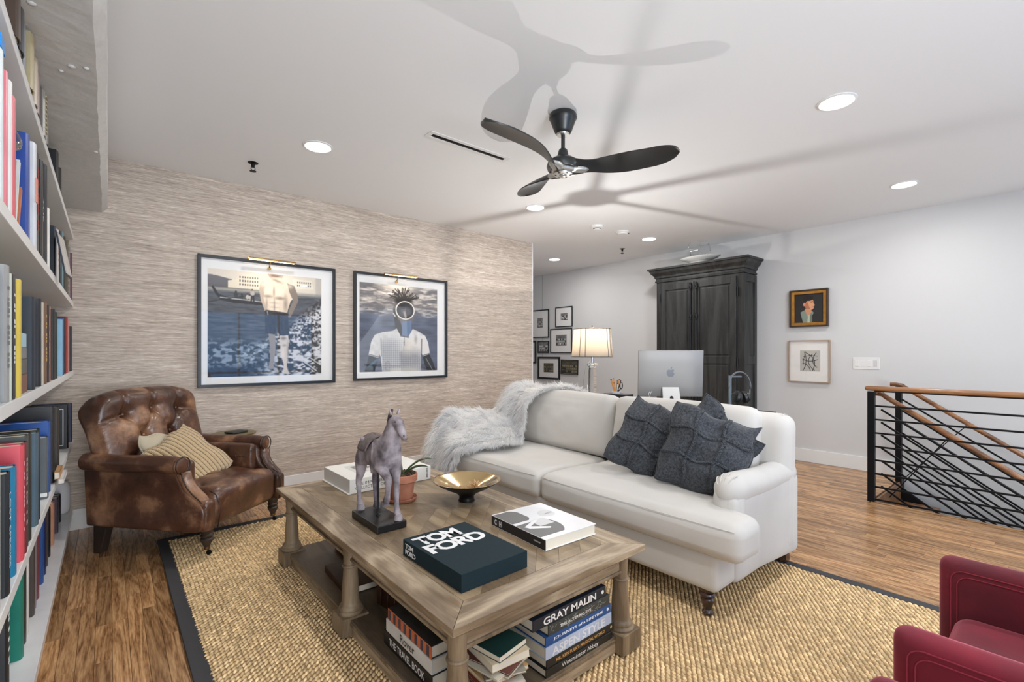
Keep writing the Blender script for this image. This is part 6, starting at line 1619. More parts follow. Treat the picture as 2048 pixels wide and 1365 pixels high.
# seat: deep sprung front with buttoned top
sb = [(-0.02,-0.10),(-0.02,0.10),(0.13,0.0),(0.13,-0.2),(0.13,0.2)]
def seatfn(u, p):
    q = Vector(p)
    if u.z > 0: q.z += 0.030*(1-abs(u.x)**2.5)*(1-u.y*u.y) + tuft(q.y, q.x, [(b,a) for a,b in sb], [((b1,a1),(b2,a2)) for (a1,b1),(a2,b2) in ((sb[0],sb[2]),(sb[1],sb[2]),(sb[0],sb[3]),(sb[1],sb[4]))], 0.018, 0.05)
    if u.x > 0.5: q.x += 0.022*(1-u.y**4)*(0.5+0.5*u.z)
    return q
MB().rbox((0.105, 0, 0.287), (0.61, 0.575, 0.235), 0.062, 40, fn=seatfn).build('seat', LTH, ac, smooth=True)
for (a, b) in sb[:3]: MB().lathe([(0.009,-0.002),(0.009,0.002),(0.0001,0.005)], (a+0.105-0.09, b, 0.418), 14).build('button', LTH, ac, smooth=True)
for s_ in (-1,1):
    MB().rbox((0.385, s_*0.325, 0.262), (0.075, 0.085, 0.19), 0.03, 8).build('corner_block', LTH, ac, smooth=True)
    MB().tube([(0.37,s_*0.284,0.395),(0.41,s_*0.283,0.375),(0.437,s_*0.283,0.32),(0.438,s_*0.283,0.24),(0.425,s_*0.283,0.18)], 0.0035, 6).build('piping', LDK, ac, smooth=True)
MB().rbox((-0.40, 0, 0.36), (0.06, 0.70, 0.39), 0.02, 8).build('outside_back', LTH, ac, smooth=True)
LEGD = M('dark_turned_leg', (52,42,36), 0.45); CAST = M('castor_brass', (120,96,62), 0.35, metal=0.9)
for s_ in (-1,1):
    c = (0.365, s_*0.300, 0.0135)
    MB().lathe([(.017,.052),(.018,.056),(.024,.070),(.034,.088),(.036,.098),(.030,.105),(.026,.108),(.033,.114),(.035,.124),(.028,.132),(.032,.138),(.034,.17)], c, 28).build('front_leg', LEGD, ac, smooth=True, angle=40)
    k = MB(); k.lathe([(.016,.060),(.0165,.038),(.012,.034),(.006,.030)], c, 20); k.tube([(c[0],c[1],c[2]+.034),(c[0]+.012,c[1],c[2]+.030),(c[0]+.016,c[1],c[2]+.016)], .0045, 8)
    lg = k.build('castor', CAST, ac, smooth=True, angle=40)
    MB().lathe([(.006,-.008),(.0135,-.007),(.0155,0),(.0135,.007),(.006,.008)], (c[0]+0.014, c[1], c[2]+0.0160), 20, (0,1,0)).build('wheel', BLACKMET, lg, smooth=True, angle=40)
    MB().prism([(-0.405,-0.0162),(-0.355,-0.0162),(-0.305,0.17),(-0.405,0.17)], (0, s_*0.315-0.025, 0), (1,0,0), (0,0,1), (0,0.05,0)).build('rear_leg', LEGD, ac, bevel=0.004)
# two cushions on the chair
def knit_mat():
    m = M('tan_rib_knit', (196,164,118), 0.95, sheen=0.3); N, L = nt(m); b = N['Principled BSDF']
    tc = N.new('ShaderNodeTexCoord'); w = N.new('ShaderNodeTexWave'); w.wave_type = 'BANDS'; w.bands_direction = 'X'; w.inputs['Scale'].default_value = 11.0; w.inputs['Distortion'].default_value = 0.6; w.inputs['Detail'].default_value = 1
    L.new(tc.outputs['Object'], w.inputs['Vector'])
    w2 = N.new('ShaderNodeTexWave'); w2.wave_type = 'BANDS'; w2.bands_direction = 'Z'; w2.inputs['Scale'].default_value = 34.0; w2.inputs['Distortion'].default_value = 0.4; L.new(tc.outputs['Object'], w2.inputs['Vector'])
    cr = N.new('ShaderNodeValToRGB'); e = cr.color_ramp.elements; e[0].position = 0.0; e[0].color = S(92,70,42); e[1].position = 0.13; e[1].color = S(208,180,138); L.new(w.outputs[0], cr.inputs[0]); L.new(cr.outputs[0], b.inputs['Base Color'])
    ad = N.new('ShaderNodeMath'); ad.operation = 'MULTIPLY_ADD'; ad.inputs[1].default_value = 0.45; L.new(w2.outputs[0], ad.inputs[0]); L.new(w.outputs[0], ad.inputs[2])
    bp = N.new('ShaderNodeBump'); bp.inputs['Strength'].default_value = 0.9; bp.inputs['Distance'].default_value = 0.008; L.new(ad.outputs[0], bp.inputs['Height']); L.new(bp.outputs[0], b.inputs['Normal']); return m
F_ = Vector((0.643,-0.766,0)); Rr = Vector((-0.766,-0.643,0)); CC = Vector((0.449,3.855,0))
def cw(f, l, z): return tuple(CC + F_*f - Rr*l + Vector((0,0,z)))
def orient2(head, lean, spin):
    return (Matrix.Rotation(SP(head+90),3,'Z') @ Matrix.Rotation(SP(-lean),3,'X') @ Matrix.Rotation(SP(spin),3,'Y')).to_euler()
t, s2 = pillow('knit_cushion', 'tan ribbed knit cushion leaning on the leather armchair', cw(0.0, -0.055, 0.535), 0.41, 0.13, orient2(-66, 38, -30), knit_mat(), seed=5, sag=0.06, pinch=0.06)
t, s2 = pillow('plain_cushion', 'plain beige cushion hidden behind the tan knit one on the armchair', cw(-0.11, -0.065, 0.545), 0.35, 0.09, orient2(-62, 26, 4), fabric('beige_cotton', (188,176,152)), seed=8, sag=0.04, pinch=0.05)
# ------------------------------------------------------------------ small metal side table
tx, ty = 0.765, 4.345
t = thing('side_table', 'round brushed gold pedestal side table behind the armchair', 'side table', (tx, ty, 0))
SG = M('brushed_gold', (150,138,100), 0.38, metal=0.85, vary=(30,0.25))
MB().lathe([(0.0001,0.594),(0.150,0.594),(0.158,0.599),(0.160,0.608),(0.155,0.610),(0.0001,0.609)], (tx,ty,0), 56).build('top', SG, t, smooth=True, angle=40)
MB().lathe([(0.115,0.0),(0.117,0.006),(0.05,0.016),(0.014,0.03),(0.010,0.10),(0.009,0.5),(0.013,0.57),(0.024,0.594)], (tx,ty,0), 32).build('pedestal', SG, t, smooth=True, angle=40)
t = thing('flat_stone', 'dark flat dish lying on the round gold side table', 'dish', (tx+0.01, ty-0.02, 0.6105))
MB().rbox((tx+0.015,ty-0.02,0.6185),(0.14,0.10,0.015),0.007,5,R=Matrix.Rotation(0.5,3,'Z')).build('dish', M('dark_slate', (44,46,44), 0.5), t, smooth=True)
# ------------------------------------------------------------------ ceiling fan
fx, fy = 2.075, 1.975
FBL = M('fan_satin_black', (34,36,37), 0.35, spec=0.5)
FNK = M('fan_brushed_nickel', (176,174,168), 0.32, metal=0.6)
fan = thing('ceiling_fan', 'black three-blade ceiling fan with sculpted blades hanging from the ceiling', 'ceiling fan', (fx, fy, CEIL))
MB().lathe([(0.0001,CEIL-.001),(0.074,CEIL-.001),(0.082,CEIL-.012),(0.083,CEIL-.030),(0.076,CEIL-.040),(0.072,CEIL-.052),(0.052,CEIL-.105),(0.045,CEIL-.118),(0.038,CEIL-.122)], (fx,fy,0), 48).build('canopy', FBL, fan, smooth=True, angle=35)
MB().lathe([(0.040,CEIL-.121),(0.036,CEIL-.129),(0.018,CEIL-.129)], (fx,fy,0), 32).build('trim_collar', FNK, fan, smooth=True, angle=35)
MB().cyl((fx,fy,2.44),(fx,fy,CEIL-.12),0.0115,n=20).build('downrod', FBL, fan, smooth=True, angle=35)
MB().lathe([(0.0001,2.470),(0.018,2.470),(0.026,2.462),(0.031,2.440),(0.034,2.425),(0.060,2.412),(0.090,2.392),(0.098,2.365),(0.092,2.345)], (fx,fy,0), 40).build('motor_housing', FBL, fan, smooth=True, angle=35)
def blade(ang):
    a0 = math.radians(ang); d = Vector((math.cos(a0), math.sin(a0), 0)); s_ = Vector((-math.sin(a0), math.cos(a0), 0)); mb = MB()
    n, m = 40, 12
    def cs(t):
        # centre line sweeps sideways then back; width; twist
        off = 0.050*math.sin(PI*min(1,t*1.05))*(1-t*0.4) - 0.03*(1-t)**3
        w = 0.064 + 0.114*math.sin(PI/2*min(1,max(0,(t-0.12)/0.52)))**1.3
        if t < 0.25: w = w*(t/0.25) + 0.105*(1-t/0.25)
        if t > 0.78: w *= math.sqrt(max(0.0,1-((t-0.78)/0.22)**2))*0.99+0.01
        tw = math.radians(-38*(1-t)**3 - 13)
        z = 2.352 + 0.012*math.sin(t*PI) + 0.045*t*t
        return off, w, tw, z
    vs = []
    for side in (0, 1):
        for i in range(n+1):
            t = i/n; off, w, tw, z = cs(t); r = 0.045 + 0.620*t
            for j in range(m+1):
                b = -1 + 2*j/m; th = 0.0035 + 0.0075*(1-b*b)*(1-t*0.6)
                q = Vector((0, b*w/2, (th if side else -th) + 0.010*(1-b*b)))
                y = q.y*math.cos(tw) - q.z*math.sin(tw); zz = q.y*math.sin(tw)+q.z*math.cos(tw)
                vs.append(Vector((fx,fy,z)) + d*r + s_*(off+y) + Vector((0,0,zz)))
    N_ = (n+1)*(m+1); fs = []
    for i in range(n):
        for j in range(m):
            a = i*(m+1)+j; fs.append((a,a+1,a+m+2,a+m+1)); fs.append((N_+a,N_+a+m+1,N_+a+m+2,N_+a+1))
    for i in range(n):
        for j in (0, m):
            a = i*(m+1)+j; fs.append((a, a+m+1, N_+a+m+1, N_+a))
    for j in range(m):
        for i in (0, n):
            a = i*(m+1)+j; fs.append((a, a+1, N_+a+1, N_+a))
    mb.add(vs, fs); return mb.build('blade', FBL, fan, smooth=True, angle=50)
for a in (-52, 68, 188): blade(a)
# three-lobed nickel underside
def lobe():
    mb = MB(); R_ = []; n = 96
    ring1 = []; ring2 = []; 
    for i in range(n):
        a = 2*PI*i/n; k = max(0.0, math.cos(1.5*(a-math.radians(-52-8))))**2 if False else (0.5+0.5*math.cos(3*(a-math.radians(-52+10))))
        r = 0.070 + 0.085*k**3; ring1.append((fx+r*math.cos(a), fy+r*math.sin(a), 2.338+0.006*k**2)); r2 = r*0.86
        ring2.append((fx+r2*math.cos(a), fy+r2*math.sin(a), 2.322+0.008*k**2))
    top = [(x*0.97+fx*0.03, y*0.97+fy*0.03, 2.352) for x,y,z in ring1]
    vs = top+ring1+ring2+[(fx,fy,2.318)]; fs = []
    for i in range(n):
        j = (i+1)%n; fs += [(i,j,n+j,n+i),(n+i,n+j,2*n+j,2*n+i),(2*n+i,2*n+j,3*n)]
    fs.append(tuple(range(n))); mb.add(vs, fs); return mb
lobe().build('hub_cover', FNK, fan, smooth=True, angle=60)
MB().lathe([(0.058,2.320),(0.056,2.314),(0.0001,2.312)], (fx,fy,0), 40).build('hub_plate', FNK, fan, smooth=True, angle=30)
MB().lathe([(0.022,2.313),(0.021,2.308),(0.014,2.304),(0.0001,2.303)], (fx,fy,0), 28).build('hub_cap', FNK, fan, smooth=True, angle=30)
for k in range(6):
    a = 2*PI*k/6+0.3; MB().lathe([(0.0055,0.0),(0.005,-0.0015)], (fx+0.043*math.cos(a), fy+0.043*math.sin(a), 2.313), 12).build('screw', BLACKMET, fan)
# ------------------------------------------------------------------ black armoire against the white wall
ARM = wood('ebonised_oak', (26,27,27), (39,40,40), (52,53,52), 'z', 1.0, 0.5, 12, bump=0.3)
ARMD = M('armoire_iron', (46,46,46), 0.4, metal=0.7)
AX0, AX1, AY0, AY1, AZ1 = 5.76, WX-0.02, 2.535, 3.712, 2.249
ar = thing('armoire', 'tall black-stained wooden armoire with panelled doors and crown cornice', 'armoire', ((AX0+AX1)/2, (AY0+AY1)/2, 0))
B(AX0, AX1, AY0, AY1, 0.10, AZ1).build('carcass', ARM, ar, bevel=0.003)
B(AX0-0.015, AX1, AY0-0.015, AY1+0.015, 0.0, 0.105).build('plinth', ARM, ar, bevel=0.006)
# cornice: swept profile around front and sides
cp = [(0.0,2.2071),(0.014,2.2102),(0.016,2.2280),(0.006,2.2332),(0.006,2.2594),(0.020,2.2667),(0.024,2.2908),(0.034,2.3044),(0.060,2.3326),(0.074,2.3671),(0.090,2.3713),(0.092,2.3954),(0.0,2.3954)]
mb = MB(); n = len(cp); vs = []
for (sx, ax, sy, ay) in ((1,None,-1,AY1),(None,None,None,None)): pass
rings = []
for corner in ((AX1, AY1, 0, 1), (AX0, AY1, -1, 1), (AX0, AY0, -1, -1), (AX1, AY0, 0, -1)):
    x, y, dx, dy = corner; rings.append([(x+dx*o_, y+dy*o_, z) for o_, z in cp])
for r_ in rings: vs += r_
fs = []
for i in range(3):
    for j in range(n): k = (j+1)%n; fs.append((i*n+j, i*n+k, (i+1)*n+k, (i+1)*n+j))
fs.append(tuple(range(n))); fs.append(tuple(3*n+j for j in range(n))[::-1])
mb.add(vs, fs); mb.build('cornice', ARM, ar)
def panel_door(y0, y1):
    xf = AX0-0.022; st = 0.070
    z0, z1, zm = 0.14, 2.176, 1.161
    mb = MB(); mb.box(xf,AX0,y0,y0+st,z0,z1); d = mb.build('door', ARM, ar, bevel=0.003)
    B(xf,AX0,y1-st,y1,z0,z1).build('stile', ARM, d, bevel=0.003)
    for (a,b) in ((z0,z0+0.09),(zm-0.045,zm+0.045),(z1-0.085,z1)): B(xf,AX0,y0+st,y1-st,a,b).build('rail', ARM, d, bevel=0.003)
    for (a,b) in ((z0+0.09,zm-0.045),(zm+0.045,z1-0.085)):
        B(AX0-0.010,AX0+0.001,y0+st,y1-st,a,b).build('panel', ARM, d)
        B(AX0-0.019,AX0-0.009,y0+st+0.022,y1-st-0.022,a+0.022,b-0.022).build('raised_field', ARM, d, bevel=0.008)
    return d
ym_ = 3.154
d1 = panel_door(ym_+0.006, 3.630); d2 = panel_door(2.615, ym_-0.006)
# iron cremone bolts on both meeting stiles
for yy, dd in ((ym_+0.040, d1), (ym_-0.040, d2)):
    xb = AX0-0.036
    MB().cyl((xb,yy,0.5),(xb,yy,2.155),0.009,n=12).build('bolt_rod', ARMD, dd, smooth=True, angle=40)
    for zc in (2.11, 1.72):
        MB().lathe([(0.010,-0.045),(0.016,-0.036),(0.012,-0.028),(0.017,-0.016),(0.019,0),(0.017,0.016),(0.012,0.028),(0.016,0.036),(0.010,0.045)], (xb,yy,zc), 16).build('bolt_knob', ARMD, dd, smooth=True, angle=50)
for yy in (3.645, 2.600):
    for zc in (1.99, 1.135): MB().cyl((AX0-0.020,yy,zc-0.055),(AX0-0.020,yy,zc+0.055),0.008,n=12).build('hinge', ARMD, ar, smooth=True, angle=40)
# panelled end facing the stair
ys = AY0
for (a,b,c_,d_) in ((AX0,AX0+0.06,0.12,2.20),(AX1-0.06,AX1,0.12,2.20),(AX0+0.06,AX1-0.06,2.11,2.20),(AX0+0.06,AX1-0.06,1.11,1.21),(AX0+0.06,AX1-0.06,0.12,0.22)):
    B(a,b,ys-0.012,ys,c_,d_).build('end_rail', ARM, ar, bevel=0.003)
# plate and wire polyhedron on top
pcx, pcy, pz = 5.87, 3.14, 2.396
t = thing('platter', 'large pale grey platter on top of the black armoire', 'plate', (pcx, pcy, pz))
PL = M('grey_glaze', (206,204,200), 0.3)
MB().lathe([(0.0001,0.0),(0.10,0.0),(0.104,0.030),(0.120,0.045),(0.175,0.066),(0.208,0.090),(0.210,0.096),(0.198,0.092),(0.15,0.072),(0.09,0.058),(0.0001,0.056)], (pcx,pcy,pz), 56).squash(0.72, 1.28, pcx, pcy).build('platter', PL, t, smooth=True, angle=60)
t = thing('wire_polyhedron', 'thin silver wire polyhedron ornament resting in the platter', 'ornament', (pcx, pcy, pz+0.09))
ph = (1+5**0.5)/2; V_ = []
for a in (-1,1):
    for b in (-1,1):
        for c in (-1,1): V_.append((a,b,c))
        V_.append((0,a/ph,b*ph)); V_.append((a/ph,b*ph,0)); V_.append((a*ph,0,b/ph))
R9 = Matrix.Rotation(0.5,3,'Z')@Matrix.Rotation(0.31,3,'X')
V_ = [R9 @ Vector(v)*0.088 for v in V_]; c0 = Vector((pcx-0.02, pcy-0.0, pz+0.062-min(v.z for v in V_)))
e_ = [(i,j) for i in range(20) for j in range(i) if abs((V_[i]-V_[j]).length - 0.088*2/ph) < 1e-3]
mb = MB()
for i,j in e_: mb.cyl(c0+V_[i], c0+V_[j], 0.0015, n=5)
mb.build('wires', M('silver_wire', (150,148,145), 0.3, metal=0.9), t, kind='stuff')
# ------------------------------------------------------------------ desk behind the sofa and what stands on it
DZ = 0.79
dk = thing('desk', 'dark narrow desk behind the sofa, its top just hidden by the cushions', 'desk', (3.70, 2.45, 0))
DKW = wood('dark_desk', (30,26,22),(44,38,33),(58,50,44),'y',1,0.4,10)
B(3.36, 3.98, 1.50, 3.25, DZ-0.035, DZ).build('desktop', DKW, dk, bevel=0.003)
for (x, y) in ((3.39,1.54),(3.93,1.54),(3.39,3.19),(3.93,3.19)): B(x-.022,x+.022,y-.022,y+.022,0,DZ-0.035).build('leg', DKW, dk, bevel=0.002)
B(3.395, 3.41, 1.56, 3.17, DZ-0.12, DZ-0.035).build('apron', DKW, dk)
# crystal table lamp
lx, ly = 3.412, 2.878
lamp = thing('table_lamp', 'crystal column table lamp with a cream drum shade trimmed in black', 'lamp', (lx, ly, DZ))
CRY = M('crystal', (250,252,252), 0.02, trans=1.0, ior=1.5)
MB().lathe([(0.040,DZ),(0.042,DZ+0.004),(0.042,DZ+0.050),(0.038,DZ+0.054),(0.032,DZ+0.058)], (lx,ly,0), 6).build('foot', CRY, lamp)
MB().lathe([(0.034,DZ+0.060),(0.039,DZ+0.10),(0.042,DZ+0.16),(0.041,DZ+0.22),(0.036,DZ+0.29),(0.031,DZ+0.325)], (lx,ly,0), 6).build('column', CRY, lamp)
MB().lathe([(0.030,DZ+0.326),(0.045,DZ+0.340),(0.052,DZ+0.352),(0.046,DZ+0.362),(0.030,DZ+0.366)], (lx,ly,0), 6).build('crystal_collar', CRY, lamp)
CHR = M('chrome', (200,200,202), 0.15, metal=1.0)
MB().cyl((lx,ly,DZ+0.365),(lx,ly,1.285),0.010,n=16).build('stem', CHR, lamp, smooth=True, angle=40)
SHM = bpy.data.materials.new('lamp_shade_linen'); SHM.use_nodes = True; N, L = nt(SHM)
for n_ in list(N): N.remove(n_)
o_ = N.new('ShaderNodeOutputMaterial'); mx = N.new('ShaderNodeMixShader'); df = N.new('ShaderNodeBsdfDiffuse'); tl = N.new('ShaderNodeBsdfTranslucent')
df.inputs[0].default_value = S(176,168,157); tl.inputs[0].default_value = S(86,75,62); mx.inputs[0].default_value = 0.42
L.new(df.outputs[0], mx.inputs[1]); L.new(tl.outputs[0], mx.inputs[2]); L.new(mx.outputs[0], o_.inputs[0])
ZS0, ZS1, RS0, RS1 = 1.213, 1.468, 0.188, 0.168
def shade_r(a, z):
    k = (z-ZS0)/(ZS1-ZS0); r = RS0+(RS1-RS0)*k
    # cut-corner drum
    c = 0.5+0.5*math.cos(4*a); return r*(1-0.035*c**6)
mb = MB(); n = 72; vs = []; fs = []
for j in range(9):
    z = ZS0+(ZS1-ZS0)*j/8
    for i in range(n): a = 2*PI*i/n; r = shade_r(a, z); vs.append((lx+r*math.cos(a), ly+r*math.sin(a), z))
for j in range(8):
    for i in range(n): k = (i+1)%n; fs.append((j*n+i,j*n+k,(j+1)*n+k,(j+1)*n+i))
mb.add(vs, fs); mb.build('shade', SHM, lamp, smooth=True)
for z in (ZS0, ZS1): MB().tube([(lx+shade_r(2*PI*i/n,z)*math.cos(2*PI*i/n), ly+shade_r(2*PI*i/n,z)*math.sin(2*PI*i/n), z) for i in range(n)], 0.003, 6, closed=True).build('trim_band', BLKF, lamp, smooth=True)
for kk in range(4):
    for dd_ in (-0.16, 0.16):
        a = kk*PI/2 + math.radians(12) + dd_
        MB().tube([(lx+(shade_r(a,z)+0.001)*math.cos(a), ly+(shade_r(a,z)+0.001)*math.sin(a), z) for z in (ZS0, (ZS0+ZS1)/2, ZS1)], 0.0028, 5).build('trim_seam', BLKF, lamp)
# spider arms across the top and finial: their shadows fan out over the ceiling
ZR = ZS1-0.004
for a in (math.radians(106), math.radians(-14), math.radians(-134)):
    MB().tube([(lx,ly,ZR),(lx+0.166*math.cos(a), ly+0.166*math.sin(a), ZR)], 0.0022, 5).build('spider_arm', CHR, lamp)
ha = math.radians(106)
MB().tube([(lx+0.052*math.sin(q_)*math.cos(ha), ly+0.052*math.sin(q_)*math.sin(ha), 1.375+0.088*math.cos(q_)) for q_ in [math.radians(-150+300*i/24) for i in range(25)]], 0.0026, 6).build('harp', CHR, lamp, smooth=True)
MB().lathe([(0.0001,ZR-0.003),(0.0105,ZR-0.002),(0.0105,ZR+0.003),(0.007,ZR+0.006),(0.006,ZR+0.018),(0.012,ZR+0.026),(0.008,ZR+0.036),(0.0001,ZR+0.040)], (lx,ly,0), 12).build('finial', CRY if False else CHR, lamp, smooth=True, angle=40)
MB().lathe([(0.0001,1.40),(0.014,1.398),(0.024,1.385),(0.028,1.365),(0.022,1.335),(0.014,1.31),(0.014,1.285)], (lx,ly,0), 20).build('bulb', M('bulb_glow', (255,240,220), 0.5, emit=((1.0,0.88,0.72,1), 30)), lamp, smooth=True)
pl = bpy.data.lights.new('lamp_light', 'POINT'); pl.energy = 42; pl.color = (1.0,0.975,0.94); pl.shadow_soft_size = 0.0025
po = bpy.data.objects.new('lamp_light', pl); COL.objects.link(po); po.location = (lx, ly, 1.412)
cord = [(lx+0.03,ly+0.03,1.19),(lx-0.03,ly+0.055,1.12),(lx-0.045,ly+0.06,1.0),(lx-0.06,ly+0.07,0.88),(lx-0.065,ly+0.09,DZ+0.003)]
MB().tube(cord, 0.002, 5).build('cord', M('cord_grey', (120,120,120), 0.5), lamp, smooth=True)
# pencil cup in a dark tray block
t = thing('desk_box', 'low black box on the desk under the pencil cup', 'box', (3.44, 2.62, DZ))
B(3.40, 3.52, 2.50, 2.735, DZ+0.0005, 0.885).build('box', BLKF, t, bevel=0.002)
q = (3.455, 2.635, 0.8855)
t = thing('pencil_cup', 'white cup of yellow pencils, pens and scissors on the desk', 'cup', q)
MB().lathe([(0.0001,0),(0.038,0),(0.039,0.003),(0.040,0.022),(0.037,0.022),(0.036,0.005),(0.0001,0.005)], q, 28).build('cup', M('white_ceramic', (220,218,222), 0.3), t, smooth=True, angle=40)
YP = M('pencil_yellow', (206,140,62), 0.45); rr = random.Random(4)
for i, (dx, dy, ln, mt) in enumerate([(0.010,0.070,0.115,YP),(0.0,0.052,0.112,YP),(0.01,0.036,0.122,YP),(-0.01,0.020,0.085,YP),(0.0,-0.030,0.118,YP),(0.01,-0.042,0.110,M('pen_dark',(40,40,42),0.4)),(-0.01,-0.020,0.080,M('pen_white',(225,225,225),0.4)),(0.0,-0.010,0.108,M('olive_brush',(92,84,48),0.6))]):
    b0 = Vector((q[0]-dx*0.2, q[1]+dy*0.25, q[2]+0.006)); b1 = b0 + Vector((dx, dy*0.75, ln))
    p_ = MB().cyl(b0, b1, 0.0038, n=6).build('pencil' if mt is YP else 'pen', mt, t)
    MB().cyl(b1, b1+(b1-b0).normalized()*0.007, 0.0040, n=8).build('eraser', M('eraser_dark',(70,46,40),0.6), p_)
mb = MB(); c = Vector((q[0], q[1]-0.042, q[2]+0.075))
mb.tube([c+Vector((0, 0.014*math.cos(a)-0.01, 0.030*math.sin(a))) for a in [2*PI*i/14 for i in range(14)]], 0.0042, 6, closed=True); mb.tube([c+Vector((0,-0.004,-0.028)), Vector((q[0], q[1]-0.012, q[2]+0.01))], 0.004, 6)
mb.build('scissors', BLACKMET, t, smooth=True)
# desktop computer seen from behind
SIL = M('silver_aluminium', (146,143,140), 0.42, metal=0.25)
A0 = Vector((3.44, 2.40, 0)); A1 = Vector((3.815, 2.022, 0)); ax_ = (A1-A0).normalized(); mid = (A0+A1)/2
head = math.atan2(ax_.y, ax_.x)
mc = thing('desktop_computer', 'silver all-in-one desktop computer seen from behind on the desk', 'computer', (mid.x, mid.y, DZ+0.0005), head, world=False)
W_, z0_, z1_ = 0.535, 0.088, 0.482
Rt = Matrix.Rotation(math.radians(5), 3, 'X')
def scr(x,y,z): 
    v = Rt @ Vector((x,y,z-z0_)); return (v.x, v.y, v.z+z0_)
mb = MB(); mb.rbox(scr(0,0,(z0_+z1_)/2), (W_, 0.016, z1_-z0_), 0.007, 4, R=Rt); mb.build('housing', SIL, mc, smooth=True, angle=50)
mb = MB(); mb.rbox(scr(0,0.009,(z0_+z1_)/2), (W_-0.012, 0.003, z1_-z0_-0.012), 0.001, 3, R=Rt); mb.build('screen', M('screen_dark',(12,12,14),0.1), mc)
# stand: bent sheet with an oval cable hole
mb = MB(); hw = 0.075
hole = [(0.022*math.cos(a)*0.8, 0.075+0.030*math.sin(a)) for a in [2*PI*i/20 for i in range(20)]]
def standpt(u, v):  # v height 0..0.19 -> leaning panel behind
    return (u, -0.020-0.045*(1-v/0.19)*0+ -0.055*(v/0.19)*0 - 0.085*(1-v/0.19), v)
mb.prism([(-hw,0.004),(hw,0.004),(hw*0.92,0.185),(-hw*0.92,0.185)], (0,-0.095,0), (1,0,0), Vector((0,0.45,1)).normalized(), Vector((0,-0.006,0.0027)))
st = mb.build('stand', M('stand_silver', (196,195,193), 0.4, metal=0.2), mc, bevel=0.003)
B(-hw,hw,-0.095,0.055,0.0,0.006).build('stand_foot', M('stand_silver', (196,195,193), 0.4), mc, bevel=0.002)
nrm = Vector((0,-1,0.45)).normalized(); hc_ = Vector((0,-0.095,0)) + Vector((0,0.45,1)).normalized()*0.078 + nrm*0.0068
vs = [hc_ + Vector((0.016*math.cos(a),0,0)) + Vector((0,0.45,1)).normalized()*0.027*math.sin(a) for a in [2*PI*i/24 for i in range(24)]]
MB().add(vs + [v + nrm*0.0005 for v in vs], [tuple(range(24)), tuple(range(24,48))]+[(i,(i+1)%24,24+(i+1)%24,24+i) for i in range(24)]).build('cable_hole', DARK, mc)
MB().tube([tuple(hc_+nrm*0.002), tuple(hc_+nrm*0.02+Vector((-0.03,0,-0.02))), (-0.07,-0.13,0.01)], 0.003, 6).build('power_cable', M('cable_grey',(150,150,150),0.5), mc, smooth=True)
for dx_ in (0,0.014): MB().tube([scr(-0.165+dx_,-0.009,z0_+0.045), scr(-0.18+dx_,-0.024,z0_+0.03), (-0.20+dx_,-0.06,0.03), (-0.21+dx_,-0.09,0.004)], 0.0022, 5).build('usb_cable', TRIM, mc, smooth=True)
# fruit shaped emblem
half = [(0.0,0.80),(0.10,0.84),(0.24,0.88),(0.38,0.86),(0.50,0.78),(0.58,0.68)]
body_ = [(0.02,0.78),(0.14,0.84),(0.28,0.87),(0.42,0.84),(0.53,0.74),(0.44,0.64),(0.40,0.50),(0.44,0.36),(0.56,0.25),(0.50,0.08),(0.40,-0.08),(0.28,-0.19),(0.16,-0.20),(0.02,-0.15),(-0.12,-0.20),(-0.24,-0.20),(-0.36,-0.10),(-0.48,0.08),(-0.55,0.28),(-0.56,0.48),(-0.50,0.66),(-0.38,0.80),(-0.22,0.86),(-0.08,0.81)]
leaf_ = [(0.0,0.95),(0.02,1.08),(0.10,1.20),(0.22,1.27),(0.24,1.15),(0.18,1.03),(0.08,0.95)]
for nm, pl_ in (('emblem', body_), ('emblem_leaf', leaf_)):
    s9 = 0.058; vs = []
    for q_ in (0, 1): vs += [scr(-a*s9*-1, -0.0082-0.0005*q_, (z0_+z1_)/2-0.015+b*s9) for a,b in pl_]
    m_ = len(pl_); MB().add(vs, [tuple(range(m_)), tuple(range(m_,2*m_))]+[(i,(i+1)%m_,m_+(i+1)%m_,m_+i) for i in range(m_)]).build(nm, M('emblem_grey', (104,107,112), 0.3, metal=0.3), mc)
MB().lathe([(0.006,0),(0.006,0.0006)], scr(W_/2-0.035,-0.008,z0_+0.03), 12, (0,-1,0)).build('power_button', M('emblem_grey', (140,142,145), 0.25), mc)
# headphones on a stand
hx, hy = 3.53, 1.655
hs = thing('headphone_stand', 'grey metal bar stand holding the black headphones on the desk', 'stand', (hx, hy, DZ))
GM = M('gunmetal', (96,99,98), 0.35, metal=0.6)
ex = Vector((0.647,-0.763,0)) if False else Vector((0.763,-0.647,0))
R0_ = Matrix.Rotation(math.atan2(ex.y, ex.x), 3, 'Z')
MB().cbox((hx,hy,DZ+0.145),(0.024,0.016,0.29),R0_).build('post', GM, hs, bevel=0.003)
MB().cbox(Vector((hx,hy,DZ+0.282))+ex*0.045,(0.085,0.016,0.014),R0_).build('hook', GM, hs, bevel=0.003)
MB().cbox(Vector((hx,hy,DZ+0.004))+ex*0.03,(0.12,0.09,0.008),R0_).build('foot', GM, hs, bevel=0.002)
hp_ = thing('headphones', 'black over-ear headphones hanging from the bar stand', 'headphones', tuple(Vector((hx,hy,DZ+0.29))+ex*0.06))
cc = Vector((hx,hy,DZ+0.205))+ex*0.072; bd = []
for i in range(19):
    a = math.radians(178-165*i/18) if False else math.radians(185-190*i/18); bd.append(cc + ex*0.080*math.cos(a) + Vector((0,0,0.112*math.sin(a))))
MB().tube(bd, 0.013, 10, flat=0.45).build('headband', M('headband_grey',(92,96,100),0.35), hp_, smooth=True)
